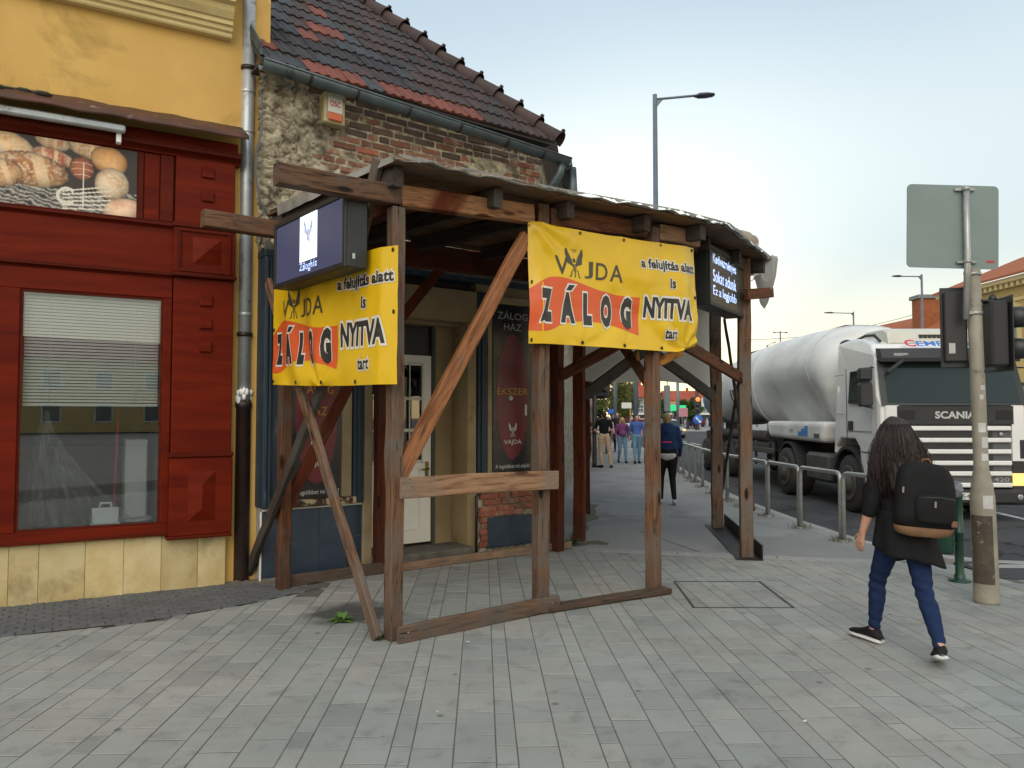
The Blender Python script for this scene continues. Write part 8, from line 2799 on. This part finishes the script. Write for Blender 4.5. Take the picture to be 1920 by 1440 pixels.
sheet('traffic_island', isl, ROAD_Z + 0.13, m_kerb, 0.15)
yl = M_flat('yellow_paint', C('#c4ba52', 0.8), 0.5)
for lab, x, y, h, r, m in (('tall yellow-green mast beside the green signs', 20.9, 104, 9.0, 0.10, yl), ('grey lattice mast left of the red traffic light', 20.8, 97, 7.5, 0.22, m_lampg), ('thick grey lamp mast beside the shelter post', 6.4, 40, 8.5, 0.14, m_lampg),
                           ('grey lamp mast left of the thick mast', 7.2, 54, 8.5, 0.15, m_lampg), ('thin pale mast far left of the masts', 8.0, 75, 7.0, 0.10, m_lampg), ('pale blue-grey mast right of the shelter post', 8.7, 46.5, 7.5, 0.16, m_lampg)):
    o = thing('mast', lab, 'mast', (x, y, 0)); MB().lathe([(r, 0), (r * .85, h)], n=10).build('pole', m, o)
    MB().lathe([(r * 1.8, 0), (r * 1.8, .25), (r, .4)], n=10).build('base', m, o)
o = thing('kiosk_panel', 'tall dark grey advertising panel right of the shelter post', 'panel', (9.3, 47.0, 0))
box('panel', m_far_grey, o, -0.05, 0.30, -0.12, 0.12, 1.9, 3.5, 0.03); box('foot', m_lampg, o, 0.08, 0.2, -0.06, 0.06, 0, 1.9, 0.02)
# blue direction sign, yellow bus-stop post, white board, pale billboards at the junction
for lab, x, y, z, w, h, m in (('small blue road sign beside the shop lamps', 5.95, 48, 1.78, 0.36, 0.28, bpy.data.materials['sign_blue']), ('white board on a yellow post behind the couple', 9.35, 66, 2.3, 0.85, 0.5, m_far_white),
                              ('pale billboard right of the red traffic light', 24.0, 98, 2.9, 3.0, 1.1, m_far_white), ('grey billboard before the right far house', 25.0, 100, 5.0, 3.4, 1.5, m_far_grey),
                              ('white and red round sign on the lattice mast', 20.7, 96, 1.6, 1.1, 1.1, M_flat('sign_pink', (0.45, 0.2, 0.25), 0.5))):
    o = thing('street_sign', lab, 'sign', (x, y, 0)); box('board', m, o, 0, w, -0.05, 0.05, z, z + h, 0.02)
    MB().lathe([(0.05, 0), (0.05, z + h * .8)], c=(w * .9, 0.08, 0), n=8).build('post', M_flat('post_yellow', C('#c98f2a', 0.8), 0.5) if 'yellow' in lab else m_lampg, o)
# people and bikes round the junction read as one mass
mb = MB(); rg = random.Random(5)
for k in range(60):
    x = rg.uniform(14, 34); y = rg.uniform(112, 140); h = rg.uniform(1.4, 1.8)
    mb.cm = rg.randrange(4)
    capsule(mb, (x, y, 0.1), (x, y, h - .55), 0.16, 0.24, 6); capsule(mb, (x, y, h - .3), (x, y, h - .12), 0.11, 0.11, 6)
o = mb.build('far_crowd', [m_blk, cloth('red_hood', (0.18, 0.02, 0.025)), m_jean, cloth('white_top', (.5, .5, .52))], None); o['kind'] = 'stuff'; o['label'] = 'far crowd on the other side of the junction'; o['category'] = 'crowd'

# ---- shops along the left of the street, beyond the brick house
def SW(s_, out=0.0, z=0.0):
    """along the street wall line: s metres beyond the corner of the brick house"""
    d, n = dirv(6.5)
    return Vector((0.35, 9.54, 0)) + d * s_ + n * out + Vector((0, 0, z))
srot = frame_rot(6.5)
ns = thing('neighbour_house', 'low plastered house with teal door beyond the brick house', 'building', SW(8.7), srot)
MB().box(0, 6.2, 0.0, 6, 0, 3.6).build('wall', m_mortar, ns, fix=False)
mb = MB(); mb.prism([(-0.4, 3.55), (3, 5.6), (6.2, 3.55)], -0.1, 6.3, 'x'); mb.build('roof', tile_br, ns)
gs = thing('green_shop', 'green-painted shop front with black awnings down the street', 'building', SW(15.3), srot)
MB().box(0, 12, 0.0, 6, 0, 3.9).build('wall', M('shop_cream', C('#b5a68a', 0.8), C('#9a8c72', 0.8), 1, 0.8, 0.1, var=0), gs, fix=False)
m_shgreen = M_flat('shop_green', C('#4f8a3a', 0.8), 0.5)
for k in range(5):
    x = 0.3 + k * 2.3
    f_ = box('shop_window', m_shgreen, gs, x, x + 1.9, -0.08, 0.0, 0.1, 2.7, 0.02)
    box('pane', m_far_glass, f_, x + 0.15, x + 1.75, -0.09, -0.081, 0.7, 2.5, 0)
    mb = MB(); mb.prism([(0.0, 3.0), (-0.95, 2.62), (-0.95, 2.42), (-0.92, 2.42), (0.0, 2.9)], x - 0.1, x + 2.0, 'x'); mb.build('awning', m_plb, gs)
MB().box(-0.1, 12.2, -0.3, 6.2, 3.9, 4.15).build('parapet', M_flat('parapet_grey', (0.3, 0.29, 0.27), 0.8), gs, fix=False)
for k, (s_, z) in enumerate(((15.8, 2.75), (19.0, 2.75))):
    o = thing('box_sign', 'black projecting shop sign with white lit top, %s one' % ('nearer' if k == 0 else 'farther'), 'sign', SW(s_, 0.1, 0), srot)
    box('case', m_plb, o, -0.08, 0.08, -0.95, -0.05, z - 0.5, z + 0.0, 0.02)
    box('lit_top', M_flat('white_lit', (0.8, 0.8, 0.8), 0.5, emit=(1, 0.96, 0.9), es=0.5), o, -0.07, 0.07, -0.9, -0.1, z + 0.005, z + 0.2, 0.02)
fs = thing('far_shop', 'row of pale shops farther down the left side', 'building', SW(27.5), srot)
MB().box(0, 40, 0.0, 8, 0, 3.2).build('wall', M('shop_pale', C('#a89f92', 0.8), C('#8d8578', 0.8), 1, 0.8, 0.1, var=0), fs, fix=False)
for k in range(10):
    f_ = box('shop_window', m_plb, fs, 0.5 + k * 4, 3.6 + k * 4, -0.06, 0.0, 0.2, 2.5, 0.01)
    box('pane', m_far_glass, f_, 0.7 + k * 4, 3.4 + k * 4, -0.07, -0.061, 0.4, 2.3, 0)
ip = thing('shop_post', 'dark iron post at the green shop front', 'post', SW(14.9, 0.55))
MB().lathe([(0.09, 0), (0.07, 0.1), (0.06, 2.9)], n=10).build('pole', m_iron, ip)
MB().tube([(0, 0, 2.5), (-0.4, 0, 2.5)], 0.025, 6).build('arm', m_iron, ip)

# ---- houses on the far side, right
m_ye2 = M('ochre_facade', C('#d8c084', 0.85), C('#c9ae70', 0.85), 0.4, 0.85, 0.05, var=0)
yb = thing('corner_house', 'pale yellow house with orange tiled roof and ornate windows at the right edge', 'building', (26.6, 47.0, 0), R(-90 + 3))
Lb = 26
MB().box(0, Lb, 0, 10, -0.1, 8.9).build('wall', m_ye2, yb, fix=False)
for z in range(3):
    pass
mb = MB()
for k in range(34):
    z = 5.2 + k * 0.1
    mb.box(0.0, Lb, -0.03, 0.0, z, z + 0.075)
o = mb.build('rustication', m_ye2, yb); o['kind'] = 'stuff'
box('cornice', M_flat('cornice_pale', C('#dcc894', 0.85), 0.7), yb, -0.3, Lb + .3, -0.55, 0.0, 8.75, 9.0, 0.03)
mb = MB()
for k in range(60):
    mb.box(0.1 + k * 0.43, 0.32 + k * 0.43, -0.42, 0.0, 8.5, 8.749)
o = mb.build('dentils', bpy.data.materials['cornice_pale'], yb); o['kind'] = 'stuff'
box('frieze', bpy.data.materials['cornice_pale'], yb, 0, Lb, -0.12, 0.0, 7.75, 7.95, 0.02)
m_or = M('orange_tiles', C('#b8683c', 0.8), C('#a05830', 0.8), 1.5, 0.85, 0.3, 6, 0.03, var=0)
mb = MB(); mb.prism([(-0.7, 9.0), (5, 11.3), (10.7, 9.0), (10.7, 9.1), (5, 11.45), (-0.7, 9.12)], -0.4, Lb + .4, 'x'); rf = mb.build('roof', m_or, yb)
for k in range(7):
    x = 2.0 + k * 3.6
    f_ = box('window', bpy.data.materials['cornice_pale'], yb, x - 0.75, x + 0.75, -0.10, 0.0, 5.0, 7.4, 0.02)
    box('pane', m_far_glass, f_, x - 0.45, x + 0.45, -0.11, -0.101, 5.2, 7.0, 0)
    mb = MB(); mb.prism([(x - 0.95, 7.4), (x + 0.95, 7.4), (x, 7.95)], -0.30, -0.0, 'y'); mb.build('pediment', bpy.data.materials['cornice_pale'], f_)
    f2 = box('shop_window', m_plb, yb, x - 1.2, x + 1.2, -0.04, 0.0, 0.4, 3.4, 0.02)
    box('pane', m_far_glass, f2, x - 1.0, x + 1.0, -0.05, -0.041, 0.6, 3.2, 0)
gable_house('chimney_house', 'house with orange roof and brick chimney behind the truck', 29.5, 72, R(-90 + 4), 20, 9, 7.2, 9.9, m_ye2, m_or, 6, 2, chim=0)
ch = thing('brick_chimney', 'square brick chimney rising above the truck cab', 'chimney', (32.6, 60.5, 0))
MB().box(-0.85, 0.85, -0.6, 0.6, 0, 10.8, 0.02).build('stack', M('chimney_brick', C('#a8663f', 0.8), C('#8f5433', 0.8), 3, 0.9, 0.3, 8), ch, fix=False)
MB().box(-1.0, 1.0, -0.75, 0.75, 10.8, 11.1, 0.02).build('cap', m_far_grey, ch, fix=False)

# ---- the other side of the square, behind the viewer (seen mirrored in the glass)
op = thing('opposite_house', 'pale yellow terrace across the square', 'building', (48, -62, 0), R(180 + 20))
MB().box(0, 60, 0, 8, 0, 7.5).build('wall', m_ye2, op, fix=False)
for k in range(12):
    for r in range(2):
        f_ = box('window', m_far_white, op, 1.5 + k * 4.8, 3.3 + k * 4.8, -0.08, 0.0, 1.0 + r * 3.4, 3.0 + r * 3.4, 0.02)
        box('pane', m_far_glass, f_, 1.65 + k * 4.8, 3.15 + k * 4.8, -0.09, -0.081, 1.15 + r * 3.4, 2.85 + r * 3.4, 0)
mb = MB(); mb.prism([(-0.5, 7.5), (4, 10.0), (8.5, 7.5)], -0.3, 60.3, 'x'); mb.build('roof', m_far_roof, op)
